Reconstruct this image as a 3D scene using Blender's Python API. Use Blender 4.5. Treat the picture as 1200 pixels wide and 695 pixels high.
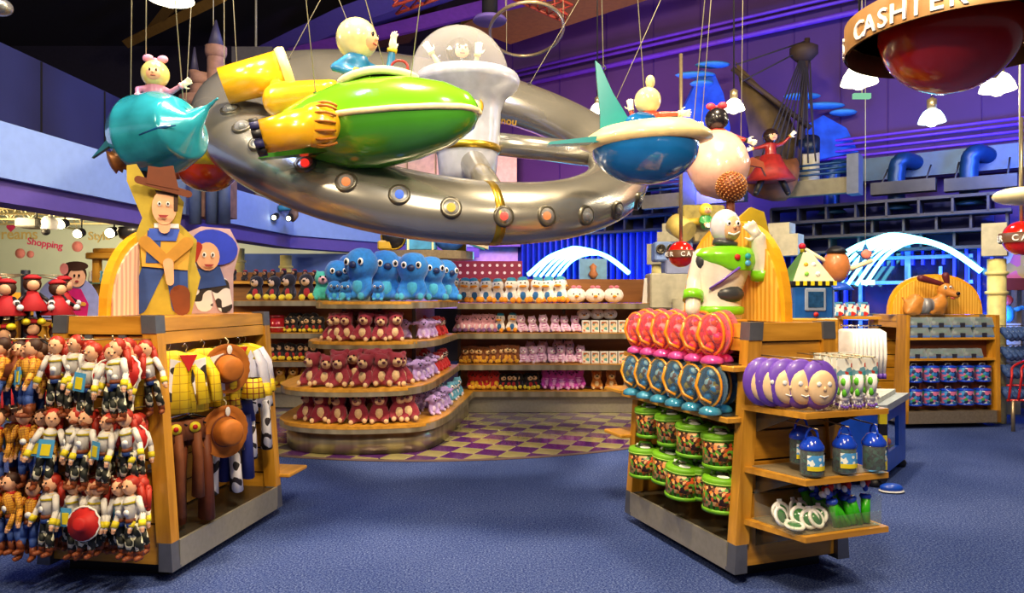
import bpy, math, random
from mathutils import Vector, Matrix, Quaternion, noise as mnoise
random.seed(7)
PI = math.pi
H = 1.5; F = 850.0; HY = 350.0
sc = bpy.context.scene
for o in list(bpy.data.objects): bpy.data.objects.remove(o)
C = sc.collection
# ---------------------------------------------------------------- camera
cam = bpy.data.cameras.new('camera'); camo = bpy.data.objects.new('camera', cam); C.objects.link(camo)
cam.sensor_width = 36; cam.lens = 36*F/1200; cam.shift_y = 2.5/1200
camo.location = (0, 0, H); camo.rotation_euler = (PI/2, 0, 0); cam.clip_end = 200
sc.camera = camo
# ---------------------------------------------------------------- view and world
sc.view_settings.view_transform = 'Standard'; sc.view_settings.look = 'None'
sc.view_settings.exposure = 0.0; sc.view_settings.gamma = 1; sc.view_settings.use_curve_mapping = False
w = bpy.data.worlds.new('world'); sc.world = w; w.use_nodes = True
w.node_tree.nodes['Background'].inputs[0].default_value = (0.75, 0.68, 0.80, 1)
w.node_tree.nodes['Background'].inputs[1].default_value = 0.13
# ---------------------------------------------------------------- shop lamps and wall washes, plus fill lights added below the trusses
def area(name, loc, tgt, size, col, power, spread=None):
    l = bpy.data.lights.new(name, 'AREA'); l.shape = 'DISK'; l.size = size; l.color = col; l.energy = power
    if spread: l.spread = spread
    o = bpy.data.objects.new(name, l); C.objects.link(o); o.location = loc
    o.rotation_euler = (Vector(tgt)-Vector(loc)).to_track_quat('-Z', 'Y').to_euler(); return o
WARM = (1, .78, .48); BLUE = (.08, .2, 1); PURP = (.55, .15, 1); WHITE = (1, .92, .78)
area('ceiling_light', (-1.2, 4.4, 5.6), (-1.6, 8, 0.6), .5, WARM, 330)
area('ceiling_light', (1.6, 5.2, 5.6), (.6, 9.5, 0.6), .5, WARM, 330)
area('ceiling_light', (-3.4, .8, 4.6), (-2.2, 4.2, .7), .5, WARM, 165)
area('ceiling_light', (.3, .6, 4.4), (-1.6, 4.5, .6), .5, WARM, 75)
area('ceiling_light', (.5, 1.2, 4.4), (1.5, 4.3, .6), .5, WARM, 150)
area('ceiling_light', (.2, 2.0, 5.2), (0, 6.5, 3.0), .6, WHITE, 80)
area('ceiling_light', (3.2, 1.6, 4.8), (2.2, 5.0, .5), .5, WARM, 80)
area('ceiling_light', (4.2, 6.2, 4.6), (4.6, 9.0, .8), .5, (1, .85, .62), 100)
area('ceiling_light', (-6.2, 8.6, 2.35), (-5.9, 10.5, 0), .8, (1, .74, .38), 70)
area('ceiling_light', (-8.0, 12.0, 2.7), (-8.2, 16.4, 2.3), .8, (1, .82, .55), 130)
area('added_truss_fill', (-7.2, 8.6, 2.45), (-7.0, 10.2, 3.4), .6, (1, .8, .42), 70)  # this and the next are added fill, brightening the trusses from below
area('added_truss_fill', (-8.6, 12.2, 2.5), (-8.2, 14, 3.4), .6, (1, .8, .42), 70)
area('wall_wash_light', (6.2, 8.3, 3.35), (7.0, 11.5, 4.5), .5, BLUE, 130)
area('wall_wash_light', (3.0, 11.0, 3.3), (4.4, 13.2, 4.6), .5, (.1, .12, 1), 80)
area('wall_wash_light', (1.5, 12.0, 4.4), (2.2, 14.4, 5.6), .8, (.7, .3, .9), 45)
area('wall_wash_light', (6.5, 8.0, 5.8), (7.3, 10.6, 5.6), .8, (.5, .2, .9), 16)
area('wall_wash_light', (-.3, 13.0, 3.2), (0, 15.5, 3.4), .8, (1, .35, .8), 70)
area('wall_wash_light', (-1.8, 8.8, 4.6), (-4.0, 11.5, 2.8), .7, (.35, .45, 1), 95)
area('wall_wash_light', (-2.4, 4.2, 5.0), (-4.6, 7.6, 3.0), .7, (.35, .47, 1), 70)
area('wall_wash_light', (2.2, 11.8, 1.2), (2.2, 14.5, 2.4), .6, BLUE, 110)
area('wall_wash_light', (5.9, 9.3, 1.0), (6.3, 11.3, 2.2), .6, BLUE, 110)
# ---------------------------------------------------------------- helpers
def P(px, py, Y): return Vector(((px-600)/F*Y, Y, H-(py-HY)/F*Y))
def X(px, Y): return (px-600)/F*Y
def Z(py, Y): return H-(py-HY)/F*Y
def W(px, py, c=15.9):
    t = (px-600)/F; Y = c/(1+.75*t); return Vector((t*Y, Y, H-(py-HY)/F*Y))
def lin(c):
    if isinstance(c, str):
        c = [int(c[i:i+2], 16)/255 for i in (0, 2, 4)]
    return tuple(((x+.055)/1.055)**2.4 if x > .04045 else x/12.92 for x in c)
MATS = {}
def mat(name, col, rough=.5, metal=0, var=.12, scale=12, bump=0, emit=0, trans=0, coat=0, sheen=0, ior=1.45, alpha=1):
    if name in MATS: return MATS[name]
    m = bpy.data.materials.new(name); m.use_nodes = True; nt = m.node_tree; b = nt.nodes['Principled BSDF']
    c = lin(col); b.inputs['Roughness'].default_value = rough; b.inputs['Metallic'].default_value = metal
    b.inputs['IOR'].default_value = ior
    if coat: b.inputs['Coat Weight'].default_value = coat; b.inputs['Coat Roughness'].default_value = .06
    if sheen: b.inputs['Sheen Weight'].default_value = sheen
    if trans: b.inputs['Transmission Weight'].default_value = trans
    if alpha < 1: b.inputs['Alpha'].default_value = alpha
    n = nt.nodes.new('ShaderNodeTexNoise'); n.inputs['Scale'].default_value = scale; n.inputs['Detail'].default_value = 4
    tc = nt.nodes.new('ShaderNodeTexCoord'); nt.links.new(tc.outputs['Object'], n.inputs['Vector'])
    r = nt.nodes.new('ShaderNodeValToRGB'); nt.links.new(n.outputs['Fac'], r.inputs['Fac'])
    r.color_ramp.elements[0].position = .3; r.color_ramp.elements[1].position = .7
    r.color_ramp.elements[0].color = (*[x*(1-var) for x in c], 1); r.color_ramp.elements[1].color = (*[min(1, x*(1+var)) for x in c], 1)
    nt.links.new(r.outputs[0], b.inputs['Base Color'])
    if emit:
        b.inputs['Emission Color'].default_value = (*c, 1); b.inputs['Emission Strength'].default_value = emit
    if bump:
        bp = nt.nodes.new('ShaderNodeBump'); bp.inputs['Strength'].default_value = bump; bp.inputs['Distance'].default_value = .01
        nt.links.new(n.outputs['Fac'], bp.inputs['Height']); nt.links.new(bp.outputs[0], b.inputs['Normal'])
    MATS[name] = m; return m
def wood(name, c1, c2, axis='Z', scale=6, rough=.35, rings=False):
    if name in MATS: return MATS[name]
    m = bpy.data.materials.new(name); m.use_nodes = True; nt = m.node_tree; b = nt.nodes['Principled BSDF']
    b.inputs['Roughness'].default_value = rough
    tc = nt.nodes.new('ShaderNodeTexCoord'); mp = nt.nodes.new('ShaderNodeMapping')
    nt.links.new(tc.outputs['Object'], mp.inputs['Vector'])
    s = {'X': (.12, 1, 1), 'Y': (1, .12, 1), 'Z': (1, 1, .12)}[axis]; mp.inputs['Scale'].default_value = s
    if rings:
        wv = nt.nodes.new('ShaderNodeTexWave'); wv.wave_type = 'RINGS'; wv.rings_direction = 'Y'
        wv.inputs['Scale'].default_value = scale; wv.inputs['Distortion'].default_value = 3.5; wv.inputs['Detail'].default_value = 1.5; wv.inputs['Detail Scale'].default_value = 1.2
        fac = wv.outputs['Fac']; nt.links.new(mp.outputs[0], wv.inputs['Vector'])
    else:
        wv = nt.nodes.new('ShaderNodeTexNoise'); wv.inputs['Scale'].default_value = scale*4; wv.inputs['Detail'].default_value = 6
        fac = wv.outputs['Fac']; nt.links.new(mp.outputs[0], wv.inputs['Vector'])
    r = nt.nodes.new('ShaderNodeValToRGB'); nt.links.new(fac, r.inputs['Fac'])
    r.color_ramp.elements[0].color = (*lin(c1), 1); r.color_ramp.elements[1].color = (*lin(c2), 1)
    r.color_ramp.elements[0].position = .3; r.color_ramp.elements[1].position = .7
    nt.links.new(r.outputs[0], b.inputs['Base Color']); MATS[name] = m; return m
def pattern(name, base, dot, kind, scale, size=.3, rough=.6):
    """flat print: dots / checks (plaid lines) / patches"""
    if name in MATS: return MATS[name]
    m = bpy.data.materials.new(name); m.use_nodes = True; nt = m.node_tree; b = nt.nodes['Principled BSDF']; b.inputs['Roughness'].default_value = rough
    tc = nt.nodes.new('ShaderNodeTexCoord'); N = nt.nodes.new; L = nt.links.new
    if kind == 'patches':
        n = N('ShaderNodeTexNoise'); n.inputs['Scale'].default_value = scale; n.inputs['Detail'].default_value = 0; L(tc.outputs['Object'], n.inputs['Vector']); fac = n.outputs['Fac']; th = .5+size
        g = N('ShaderNodeMath'); g.operation = 'GREATER_THAN'; g.inputs[1].default_value = th; L(fac, g.inputs[0])
    elif kind == 'lines':
        sp = N('ShaderNodeSeparateXYZ'); L(tc.outputs['Object'], sp.inputs[0]); outs = []
        for ax in ('X', 'Z'):
            mu = N('ShaderNodeMath'); mu.operation = 'MULTIPLY'; mu.inputs[1].default_value = scale; L(sp.outputs[ax], mu.inputs[0])
            fr = N('ShaderNodeMath'); fr.operation = 'FRACT'; L(mu.outputs[0], fr.inputs[0])
            lt = N('ShaderNodeMath'); lt.operation = 'LESS_THAN'; lt.inputs[1].default_value = size; L(fr.outputs[0], lt.inputs[0]); outs.append(lt)
        g = N('ShaderNodeMath'); g.operation = 'MAXIMUM'; L(outs[0].outputs[0], g.inputs[0]); L(outs[1].outputs[0], g.inputs[1])
    else:
        v = N('ShaderNodeTexVoronoi'); v.inputs['Scale'].default_value = scale; v.inputs['Randomness'].default_value = 0 if kind == 'dots' else 1; L(tc.outputs['Object'], v.inputs['Vector'])
        g = N('ShaderNodeMath'); g.operation = 'LESS_THAN'; g.inputs[1].default_value = size; L(v.outputs['Distance'], g.inputs[0])
    mx = N('ShaderNodeMix'); mx.data_type = 'RGBA'; mx.inputs[6].default_value = (*lin(base), 1); mx.inputs[7].default_value = (*lin(dot), 1)
    L(g.outputs[0], mx.inputs[0]); L(mx.outputs[2], b.inputs['Base Color']); MATS[name] = m; return m
def confetti(name, cols, scale, rough=.4):
    """flat print of many coloured blobs (a printed picture)"""
    if name in MATS: return MATS[name]
    m = bpy.data.materials.new(name); m.use_nodes = True; nt = m.node_tree; b = nt.nodes['Principled BSDF']; b.inputs['Roughness'].default_value = rough
    tc = nt.nodes.new('ShaderNodeTexCoord'); v = nt.nodes.new('ShaderNodeTexVoronoi'); v.inputs['Scale'].default_value = scale
    nt.links.new(tc.outputs['Object'], v.inputs['Vector']); sp = nt.nodes.new('ShaderNodeSeparateColor'); nt.links.new(v.outputs['Color'], sp.inputs[0])
    r = nt.nodes.new('ShaderNodeValToRGB'); r.color_ramp.interpolation = 'CONSTANT'; nt.links.new(sp.outputs[0], r.inputs['Fac'])
    e = r.color_ramp.elements
    while len(e) < len(cols): e.new(.5)
    for i, c in enumerate(cols): e[i].position = i/len(cols); e[i].color = (*lin(c), 1)
    nt.links.new(r.outputs[0], b.inputs['Base Color']); MATS[name] = m; return m
def neon(name, col, s):
    if name in MATS: return MATS[name]
    m = bpy.data.materials.new(name); m.use_nodes = True; nt = m.node_tree; nt.nodes.clear()
    e = nt.nodes.new('ShaderNodeEmission'); e.inputs[0].default_value = (*lin(col), 1); e.inputs[1].default_value = s
    o = nt.nodes.new('ShaderNodeOutputMaterial'); nt.links.new(e.outputs[0], o.inputs[0]); MATS[name] = m; return m
def clear(name, col, tint=.75, film=.2):
    """thin clear plastic / glass: mostly see-through with a glossy film"""
    if name in MATS: return MATS[name]
    m = bpy.data.materials.new(name); m.use_nodes = True; nt = m.node_tree; nt.nodes.clear(); N = nt.nodes.new; L = nt.links.new
    t = N('ShaderNodeBsdfTransparent'); t.inputs[0].default_value = (*lin(col), 1)
    g = N('ShaderNodeBsdfPrincipled'); g.inputs['Base Color'].default_value = (*lin(col), 1); g.inputs['Roughness'].default_value = .06
    fr = N('ShaderNodeLayerWeight'); fr.inputs[0].default_value = .35
    ma = N('ShaderNodeMath'); ma.operation = 'MULTIPLY_ADD'; ma.inputs[1].default_value = film; ma.inputs[2].default_value = 1-tint; ma.use_clamp = True
    L(fr.outputs['Facing'], ma.inputs[0]); mx = N('ShaderNodeMixShader'); L(ma.outputs[0], mx.inputs[0]); L(t.outputs[0], mx.inputs[1]); L(g.outputs[0], mx.inputs[2])
    o = N('ShaderNodeOutputMaterial'); L(mx.outputs[0], o.inputs[0]); MATS[name] = m; return m

INFO = {}
def matrix_of(loc, rot): return Matrix.Translation(Vector(loc)) @ rot.to_4x4()
def T(name, label, cat, loc=(0, 0, 0), rotz=0, group=None, rot=None):
    o = bpy.data.objects.new(name, None); C.objects.link(o); o.location = loc; o.empty_display_size = .1
    e = rot if rot is not None else Matrix.Rotation(rotz, 3, 'Z')
    o.rotation_euler = e.to_euler(); INFO[o.name] = matrix_of(loc, e)
    return tag(o, label, cat, group)
def tag(o, label=None, cat=None, group=None, kind=None):
    if label: o['label'] = label
    if cat: o['category'] = cat
    if group: o['group'] = group
    if kind: o['kind'] = kind
    return o
def frame(d, up=(0, 0, 1)):
    d = Vector(d).normalized(); u = Vector(up)
    if abs(d.dot(u)) > .98: u = Vector((1, 0, 0))
    x = u.cross(d).normalized(); y = d.cross(x); return x, y, d
class MB:
    def __init__(s): s.v = []; s.f = []; s.mi = []; s.sm = []; s.mats = []
    def add(s, vs, fs, m, smooth=False, M=None):
        if m not in s.mats: s.mats.append(m)
        k = s.mats.index(m); n = len(s.v)
        for v in vs:
            v = Vector(v); s.v.append(tuple(M @ v) if M is not None else tuple(v))
        for f in fs: s.f.append([i+n for i in f]); s.mi.append(k); s.sm.append(smooth)
        return s
    def box(s, lo, hi, m, M=None, b=0):
        x0, y0, z0 = lo; x1, y1, z1 = hi
        if b:
            prof = [(x0+b, y0), (x1-b, y0), (x1, y0+b), (x1, y1-b), (x1-b, y1), (x0+b, y1), (x0, y1-b), (x0, y0+b)]
            inn = [((x0+x1)/2+(x-(x0+x1)/2)*(1-2*b/(x1-x0)), (y0+y1)/2+(y-(y0+y1)/2)*(1-2*b/(y1-y0))) for x, y in prof]
            vs = [(x, y, z0) for x, y in inn]+[(x, y, z0+b) for x, y in prof]+[(x, y, z1-b) for x, y in prof]+[(x, y, z1) for x, y in inn]
            fs = [list(range(7, -1, -1)), list(range(24, 32))]
            for l in range(3):
                for i in range(8): fs.append([l*8+i, l*8+(i+1) % 8, l*8+8+(i+1) % 8, l*8+8+i])
            return s.add(vs, fs, m, False, M)
        vs = [(x0, y0, z0), (x1, y0, z0), (x1, y1, z0), (x0, y1, z0), (x0, y0, z1), (x1, y0, z1), (x1, y1, z1), (x0, y1, z1)]
        return s.add(vs, [[3, 2, 1, 0], [4, 5, 6, 7], [0, 1, 5, 4], [1, 2, 6, 5], [2, 3, 7, 6], [3, 0, 4, 7]], m, False, M)
    def ell(s, c, r, m, seg=12, rings=8, M=None, R=None, lo=-1, hi=1):
        vs = []; fs = []; c = Vector(c); r = (r, r, r) if not hasattr(r, '__len__') else r
        a0 = math.asin(lo); a1 = math.asin(hi)
        for i in range(rings+1):
            a = a0+(a1-a0)*i/rings
            for j in range(seg):
                t = 2*PI*j/seg; p = Vector((r[0]*math.cos(a)*math.cos(t), r[1]*math.cos(a)*math.sin(t), r[2]*math.sin(a)))
                if R is not None: p = R @ p
                vs.append(c+p)
        for i in range(rings):
            for j in range(seg): fs.append([i*seg+j, i*seg+(j+1) % seg, (i+1)*seg+(j+1) % seg, (i+1)*seg+j])
        return s.add(vs, fs, m, True, M)
    def loft(s, rings, m, closed=False, caps=True, smooth=True, M=None):
        n = len(rings[0]); vs = [v for r in rings for v in r]; fs = []
        k = len(rings)
        for i in range(k if closed else k-1):
            for j in range(n):
                a = i*n; b = ((i+1) % k)*n; fs.append([a+j, a+(j+1) % n, b+(j+1) % n, b+j])
        if caps and not closed: fs.append(list(range(n-1, -1, -1))); fs.append([(k-1)*n+j for j in range(n)])
        return s.add(vs, fs, m, smooth, M)
    def tube(s, pts, r, m, seg=8, closed=False, M=None, up=(0, 0, 1), flat=1, smooth=True, caps=True):
        pts = [Vector(p) for p in pts]; n = len(pts); rr = r if hasattr(r, '__len__') else [r]*n; rings = []; px = None
        for i, p in enumerate(pts):
            if closed: d = pts[(i+1) % n]-pts[i-1]
            else: d = pts[min(i+1, n-1)]-pts[max(i-1, 0)]
            if d.length < 1e-9: d = Vector((0, 0, 1))
            x, y, d = frame(d, up)
            if px is not None and x.dot(px) < 0: x = -x; y = -y
            px = x
            rings.append([p+x*rr[i]*math.cos(2*PI*j/seg)+y*rr[i]*flat*math.sin(2*PI*j/seg) for j in range(seg)])
        return s.loft(rings, m, closed, caps, smooth, M)
    def cap(s, a, b, ra, rb, m, seg=10, M=None):
        s.tube([a, b], [ra, rb], m, seg, M=M); s.ell(a, ra, m, seg, 6, M); s.ell(b, rb, m, seg, 6, M); return s
    def lathe(s, prof, m, c=(0, 0, 0), d=(0, 0, 1), seg=24, M=None, smooth=True, caps=True):
        x, y, d = frame(d); c = Vector(c)
        rings = [[c+d*z+(x*math.cos(2*PI*j/seg)+y*math.sin(2*PI*j/seg))*max(r, 1e-4) for j in range(seg)] for r, z in prof]
        return s.loft(rings, m, False, caps, smooth, M)
    def cyl(s, a, b, r, m, seg=16, M=None, r2=None):
        a = Vector(a); b = Vector(b); n = len(s.f); s.lathe([(r, 0), (r if r2 is None else r2, (b-a).length)], m, a, b-a, seg, M)
        s.sm[-1] = s.sm[-2] = False; return s
    def prism(s, out, m, o=(0, 0, 0), u=(1, 0, 0), v=(0, 0, 1), n=(0, 1, 0), t=.02, M=None):
        """outline (list of 2-D points) in plane u,v extruded t along n"""
        o = Vector(o); u = Vector(u); v = Vector(v); n = Vector(n); k = len(out)
        vs = [o+u*a+v*b for a, b in out]+[o+u*a+v*b+n*t for a, b in out]
        fs = [list(range(k)), list(range(2*k-1, k-1, -1))]+[[i, k+i, k+(i+1) % k, (i+1) % k] for i in range(k)]
        return s.add(vs, fs, m, False, M)
    def build(s, name, parent=None, world=False, label=None, kind=None, fuse=0, shrink=0):
        vs = s.v
        if world and parent is not None:
            I = INFO[parent.name].inverted(); vs = [tuple(I @ Vector(v)) for v in vs]
        me = bpy.data.meshes.new(name); me.from_pydata(vs, [], s.f)
        for m in s.mats: me.materials.append(m)
        me.polygons.foreach_set('material_index', s.mi); me.polygons.foreach_set('use_smooth', s.sm)
        import bmesh as _b
        bm = _b.new(); bm.from_mesh(me); _b.ops.recalc_face_normals(bm, faces=bm.faces[:]); bm.to_mesh(me); bm.free(); me.update()
        o = bpy.data.objects.new(name, me); C.objects.link(o)
        if fuse:
            r = o.modifiers.new('r', 'REMESH'); r.mode = 'VOXEL'; r.voxel_size = fuse; r.use_smooth_shade = True
            q = o.modifiers.new('s', 'SMOOTH'); q.factor = .6; q.iterations = 4
            dg = bpy.context.evaluated_depsgraph_get(); me2 = bpy.data.meshes.new_from_object(o.evaluated_get(dg)); o.modifiers.clear(); o.data = me2; me2.name = name
            if not me2.materials:
                me2.materials.append(s.mats[0])
            for p_ in me2.polygons: p_.use_smooth = True
        if parent is not None:
            o.parent = parent
            if parent.name in INFO: INFO[o.name] = INFO[parent.name]
        if label: o['label'] = label
        if kind: o['kind'] = kind
        return o
KIDS = {}
def copy_tree(o, loc=None, rotz=None, label=None, group=None, rot=None, scale=None):
    c = o.copy(); C.objects.link(c)
    for ch in o.children:
        d = ch.copy(); C.objects.link(d); d.parent = c
        for g in ch.children:
            e = g.copy(); C.objects.link(e); e.parent = d
    if loc is not None: c.location = loc
    if rotz is not None: c.rotation_euler = (0, 0, rotz)
    if rot is not None: c.rotation_euler = rot
    if scale is not None: c.scale = (scale,)*3
    if label: c['label'] = label
    if group: c['group'] = group
    INFO[c.name] = matrix_of(c.location, c.rotation_euler.to_matrix()); return c
class Proto:
    """first placement uses the original, later ones copy it"""
    def __init__(s, o): s.o = o; s.used = False
    def put(s, loc, rotz=0, label=None, group=None, rot=None, scale=None):
        if not s.used:
            s.used = True; o = s.o; o.location = loc; o.rotation_euler = rot if rot is not None else (0, 0, rotz)
            if scale is not None: o.scale = (scale,)*3
            if label: o['label'] = label
            if group: o['group'] = group
            return o
        return copy_tree(s.o, loc, rotz, label, group, rot, scale)
ORD = ['first', 'second', 'third', 'fourth', 'fifth', 'sixth', 'seventh', 'eighth', 'ninth', 'tenth', 'eleventh', 'twelfth', 'thirteenth', 'fourteenth', 'fifteenth', 'sixteenth', 'seventeenth', 'eighteenth', 'nineteenth', 'twentieth']
def nth(i): return ('leftmost' if i == 0 else ORD[i]+' from left')
def smooth_path(pts, k=6, closed=False):
    pts = [Vector(p) for p in pts]; out = []; n = len(pts)
    for i in range(n if closed else n-1):
        g = (lambda q: pts[q % n]) if closed else (lambda q: pts[max(0, min(n-1, q))])
        a, b, c, d = g(i-1), g(i), g(i+1), g(i+2)
        for j in range(k):
            t = j/k; out.append(.5*((2*b)+(c-a)*t+(2*a-5*b+4*c-d)*t*t+(3*b-a-3*c+d)*t**3))
    if not closed: out.append(pts[-1])
    return out
FONT = None
def text_mesh(txt, size, depth=.004):
    cu = bpy.data.curves.new('t', 'FONT'); cu.body = txt; cu.size = size; cu.extrude = depth; cu.align_x = 'CENTER'; cu.offset = size*.014
    cu.resolution_u = 3
    o = bpy.data.objects.new('t', cu); C.objects.link(o); dg = bpy.context.evaluated_depsgraph_get()
    me = bpy.data.meshes.new_from_object(o.evaluated_get(dg)); bpy.data.objects.remove(o); return me
def put_text(txt, size, m, parent, origin, u, v, name='lettering', depth=.004, world=True):
    me = text_mesh(txt, size, depth); me.materials.clear(); me.materials.append(m)
    u = Vector(u).normalized(); v = Vector(v).normalized(); n = u.cross(v); R = Matrix((u, v, n)).transposed().to_4x4(); M = Matrix.Translation(Vector(origin)) @ R
    if world and parent is not None: M = INFO[parent.name].inverted() @ M
    me.transform(M); o = bpy.data.objects.new(name, me); C.objects.link(o); o.parent = parent; return o
def band_text(txt, c, R, size, m, parent, a0, step):
    c = Vector(c)
    for i, ch in enumerate(txt):
        if ch == ' ': continue
        a = math.radians(a0+step*i)
        put_text(ch, size, m, parent, c+Vector((math.cos(a)*R, math.sin(a)*R, -size*.35)), (-math.sin(a), math.cos(a), 0), (0, 0, 1), 'letter')
# ---------------------------------------------------------------- materials
def carpet_mat():
    m = bpy.data.materials.new('carpet'); m.use_nodes = True; nt = m.node_tree; b = nt.nodes['Principled BSDF']; N = nt.nodes.new; L = nt.links.new
    b.inputs['Roughness'].default_value = .95; b.inputs['Specular IOR Level'].default_value = .1
    tc = N('ShaderNodeTexCoord'); n1 = N('ShaderNodeTexNoise'); n1.inputs['Scale'].default_value = 85; n1.inputs['Detail'].default_value = 6; n1.inputs['Roughness'].default_value = .85
    n2 = N('ShaderNodeTexNoise'); n2.inputs['Scale'].default_value = .9; n2.inputs['Detail'].default_value = 3
    L(tc.outputs['Object'], n1.inputs[0]); L(tc.outputs['Object'], n2.inputs[0])
    r = N('ShaderNodeValToRGB'); e = r.color_ramp.elements; e[0].position = .4; e[0].color = (*lin('1c2a62'), 1); e[1].position = .64; e[1].color = (*lin('8496c4'), 1)
    x = e.new(.5); x.color = (*lin('304688'), 1); L(n1.outputs['Fac'], r.inputs[0])
    mx = N('ShaderNodeMix'); mx.data_type = 'RGBA'; mx.blend_type = 'MULTIPLY'; mx.inputs[0].default_value = 1
    r2 = N('ShaderNodeValToRGB'); r2.color_ramp.elements[0].position = .35; r2.color_ramp.elements[0].color = (.72, .74, .8, 1); r2.color_ramp.elements[1].position = .7; r2.color_ramp.elements[1].color = (1.12, 1.05, 1, 1)
    L(n2.outputs['Fac'], r2.inputs[0]); L(r.outputs[0], mx.inputs[6]); L(r2.outputs[0], mx.inputs[7]); L(mx.outputs[2], b.inputs['Base Color'])
    bp = N('ShaderNodeBump'); bp.inputs['Strength'].default_value = .08; bp.inputs['Distance'].default_value = .01; L(n1.outputs['Fac'], bp.inputs['Height']); L(bp.outputs[0], b.inputs['Normal'])
    return m
M_carpet = carpet_mat()
M_wood = wood('honey wood', 'a8711a', 'd59a34', 'Z', 5, .32)
M_woodh = wood('honey wood level', 'a8711a', 'd59a34', 'X', 5, .32)
M_glint = wood('steel with painted glints', '8e8062', 'd2c6a6', 'Z', 1.6, .3); [setattr(n_.inputs['Scale'], 'default_value', (1, 1, .01)) for n_ in M_glint.node_tree.nodes if n_.type == 'MAPPING']; [setattr(n_.inputs['Detail'], 'default_value', 2) for n_ in M_glint.node_tree.nodes if n_.type == 'TEX_NOISE']; M_glint.node_tree.nodes['Principled BSDF'].inputs['Metallic'].default_value = .65  # vertical streaks put bright reflections into the steel colour
M_woody = wood('honey wood deep', 'b07a22', 'dba03c', 'Y', 5, .32)
M_arch = wood('grained arch wood', 'd99a2c', 'f0bb50', 'Z', 9, .4, True)
M_archp = wood('pale rose arch wood', 'cfa090', 'e8c6ae', 'Z', 9, .4, True)
M_archedge = mat('orange yellow edge', 'e8a31e', .35)
M_brown = wood('brown shelf back', '7a4a20', '96602c', 'X', 4, .5)
M_steel = mat('brushed steel', 'a8967a', .32, .7, .14, 40)
M_steeld = mat('dull kick steel', 'aca696', .4, .55, .08, 30)
M_chrome = mat('chrome', 'd8d8dc', .12, 1, .03)
M_dark = mat('dark void', '0e0c12', .8)
M_deck = mat('dark deck metal', '5a5448', .25, .6)
M_black = mat('black', '15141a', .5)
M_wire = mat('pale wire', 'a09a80', .5)
M_cream = mat('cream', 'e9dcb0', .35)
M_white = mat('white', 'f0eef0', .5)
M_silver = mat('ship silver paint', '9c9a94', .27, .72, .14, 2.2, coat=.4)
M_gold = mat('aged gold', 'a88a2c', .3, .8)
M_periw = mat('periwinkle paint', '84a0dc', .6, var=.04)
M_violet = mat('violet underside', '5a4a9c', .7, var=.05)
M_navy = mat('dark navy panel', '262a58', .6, var=.1, scale=1.5)
M_purple = mat('purple wall', '4c3068', .75, var=.1, scale=1)
M_ceil = mat('dark ceiling', '1a141c', .9)
M_tan = mat('tan beam', '8a6424', .7)
M_duct = mat('blue duct', '143a66', .4, .3)
M_ductd = mat('dark duct', '16243c', .4, .3)
M_ltray = mat('grey light tray', '3c3c3a', .6)
M_lat = mat('dark lattice', '34363e', .55, .2)
M_slat = mat('deep blue slat', '1834b8', .45, .1)
M_bluewall = mat('blue wall', '0c1e78', .6)
M_neon = neon('cyan neon', '7cecff', 7)
M_neonb = neon('blue neon', '3c78ff', 4)
M_yel = mat('pale yellow column', 'e6d890', .5)
M_lamp = neon('lamp glow warm', 'fff3c0', 9)
M_lampc = neon('lamp glow cool', 'e8fbff', 9)
M_glass = clear('clear glass', 'eef4f6', .93)
M_dome = clear('dome glass', 'f2f2f8', .9)
# ---------------------------------------------------------------- floor
def circ_y(x): return 10.7-math.sqrt(max(0, 4.03**2-(x+.9)**2))
m = MB(); vs = []; fs = []
xs = [-4.9+.1*i for i in range(81)]
for x in xs:
    vs.append((x, -4, 0)); vs.append((x, circ_y(x), 0)); vs.append((x, 21.4-circ_y(x) if 21.4-circ_y(x) < 18 else 18, 0)); vs.append((x, 18, 0))
for i in range(80):
    fs.append([i*4, i*4+4, i*4+5, i*4+1]); fs.append([i*4+2, i*4+6, i*4+7, i*4+3])
m.add(vs, fs, M_carpet); m.add([(-14, -4, 0), (-4.9, -4, 0), (-4.9, 18, 0), (-14, 18, 0)], [[0, 1, 2, 3]], M_carpet); m.add([(3.1, -4, 0), (14, -4, 0), (14, 18, 0), (3.1, 18, 0)], [[0, 1, 2, 3]], M_carpet)
floor = tag(m.build('floor'), kind='structure', label=None)
m = MB(); m.box((-4.94, 6.6, -.04), (3.14, 14.8, -.014), mat('dark grout', '4a4048', .6)); tf = tag(m.build('trim_1'), kind='structure', label='polished checkered tile floor in purple and olive')
tile_mats = [mat('purple tile', '522470', .12, 0, .18, 6, coat=.3), mat('olive cream tile', '9c9468', .12, 0, .18, 6, coat=.3)]
tmesh = []
for k in range(2):
    q = MB(); q.box((-.123, -.123, -.014), (.123, .123, -.003), tile_mats[k], b=.004); o = q.build('tile'); tmesh.append(o.data); bpy.data.objects.remove(o)
ta = math.radians(-21.6)
for i in range(-14, 18):
    for j in range(-14, 16):
        x = -.35+(i*math.cos(ta)-j*math.sin(ta))*.25; y = 7.42+(i*math.sin(ta)+j*math.cos(ta))*.25
        if math.hypot(x+.9, y-10.7) > 4.0 or y > 9.75 or x > 1.9 or (x < -.75 and y > 7.15+.0*x and x > -2.3): continue
        o = bpy.data.objects.new('tile', tmesh[(i+j) % 2]); C.objects.link(o); o.location = (x, y, 0); o.rotation_euler = (0, 0, ta); o.parent = tf
m = MB(); pts = [(x, circ_y(x)+.02, .004) for x in [-2.6+.1*i for i in range(44)]]
m.tube(pts, .035, mat('carpet edge binding', '5d4a4a', .9), 6, flat=.25); tag(m.build('trim_2'), kind='structure')
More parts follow.
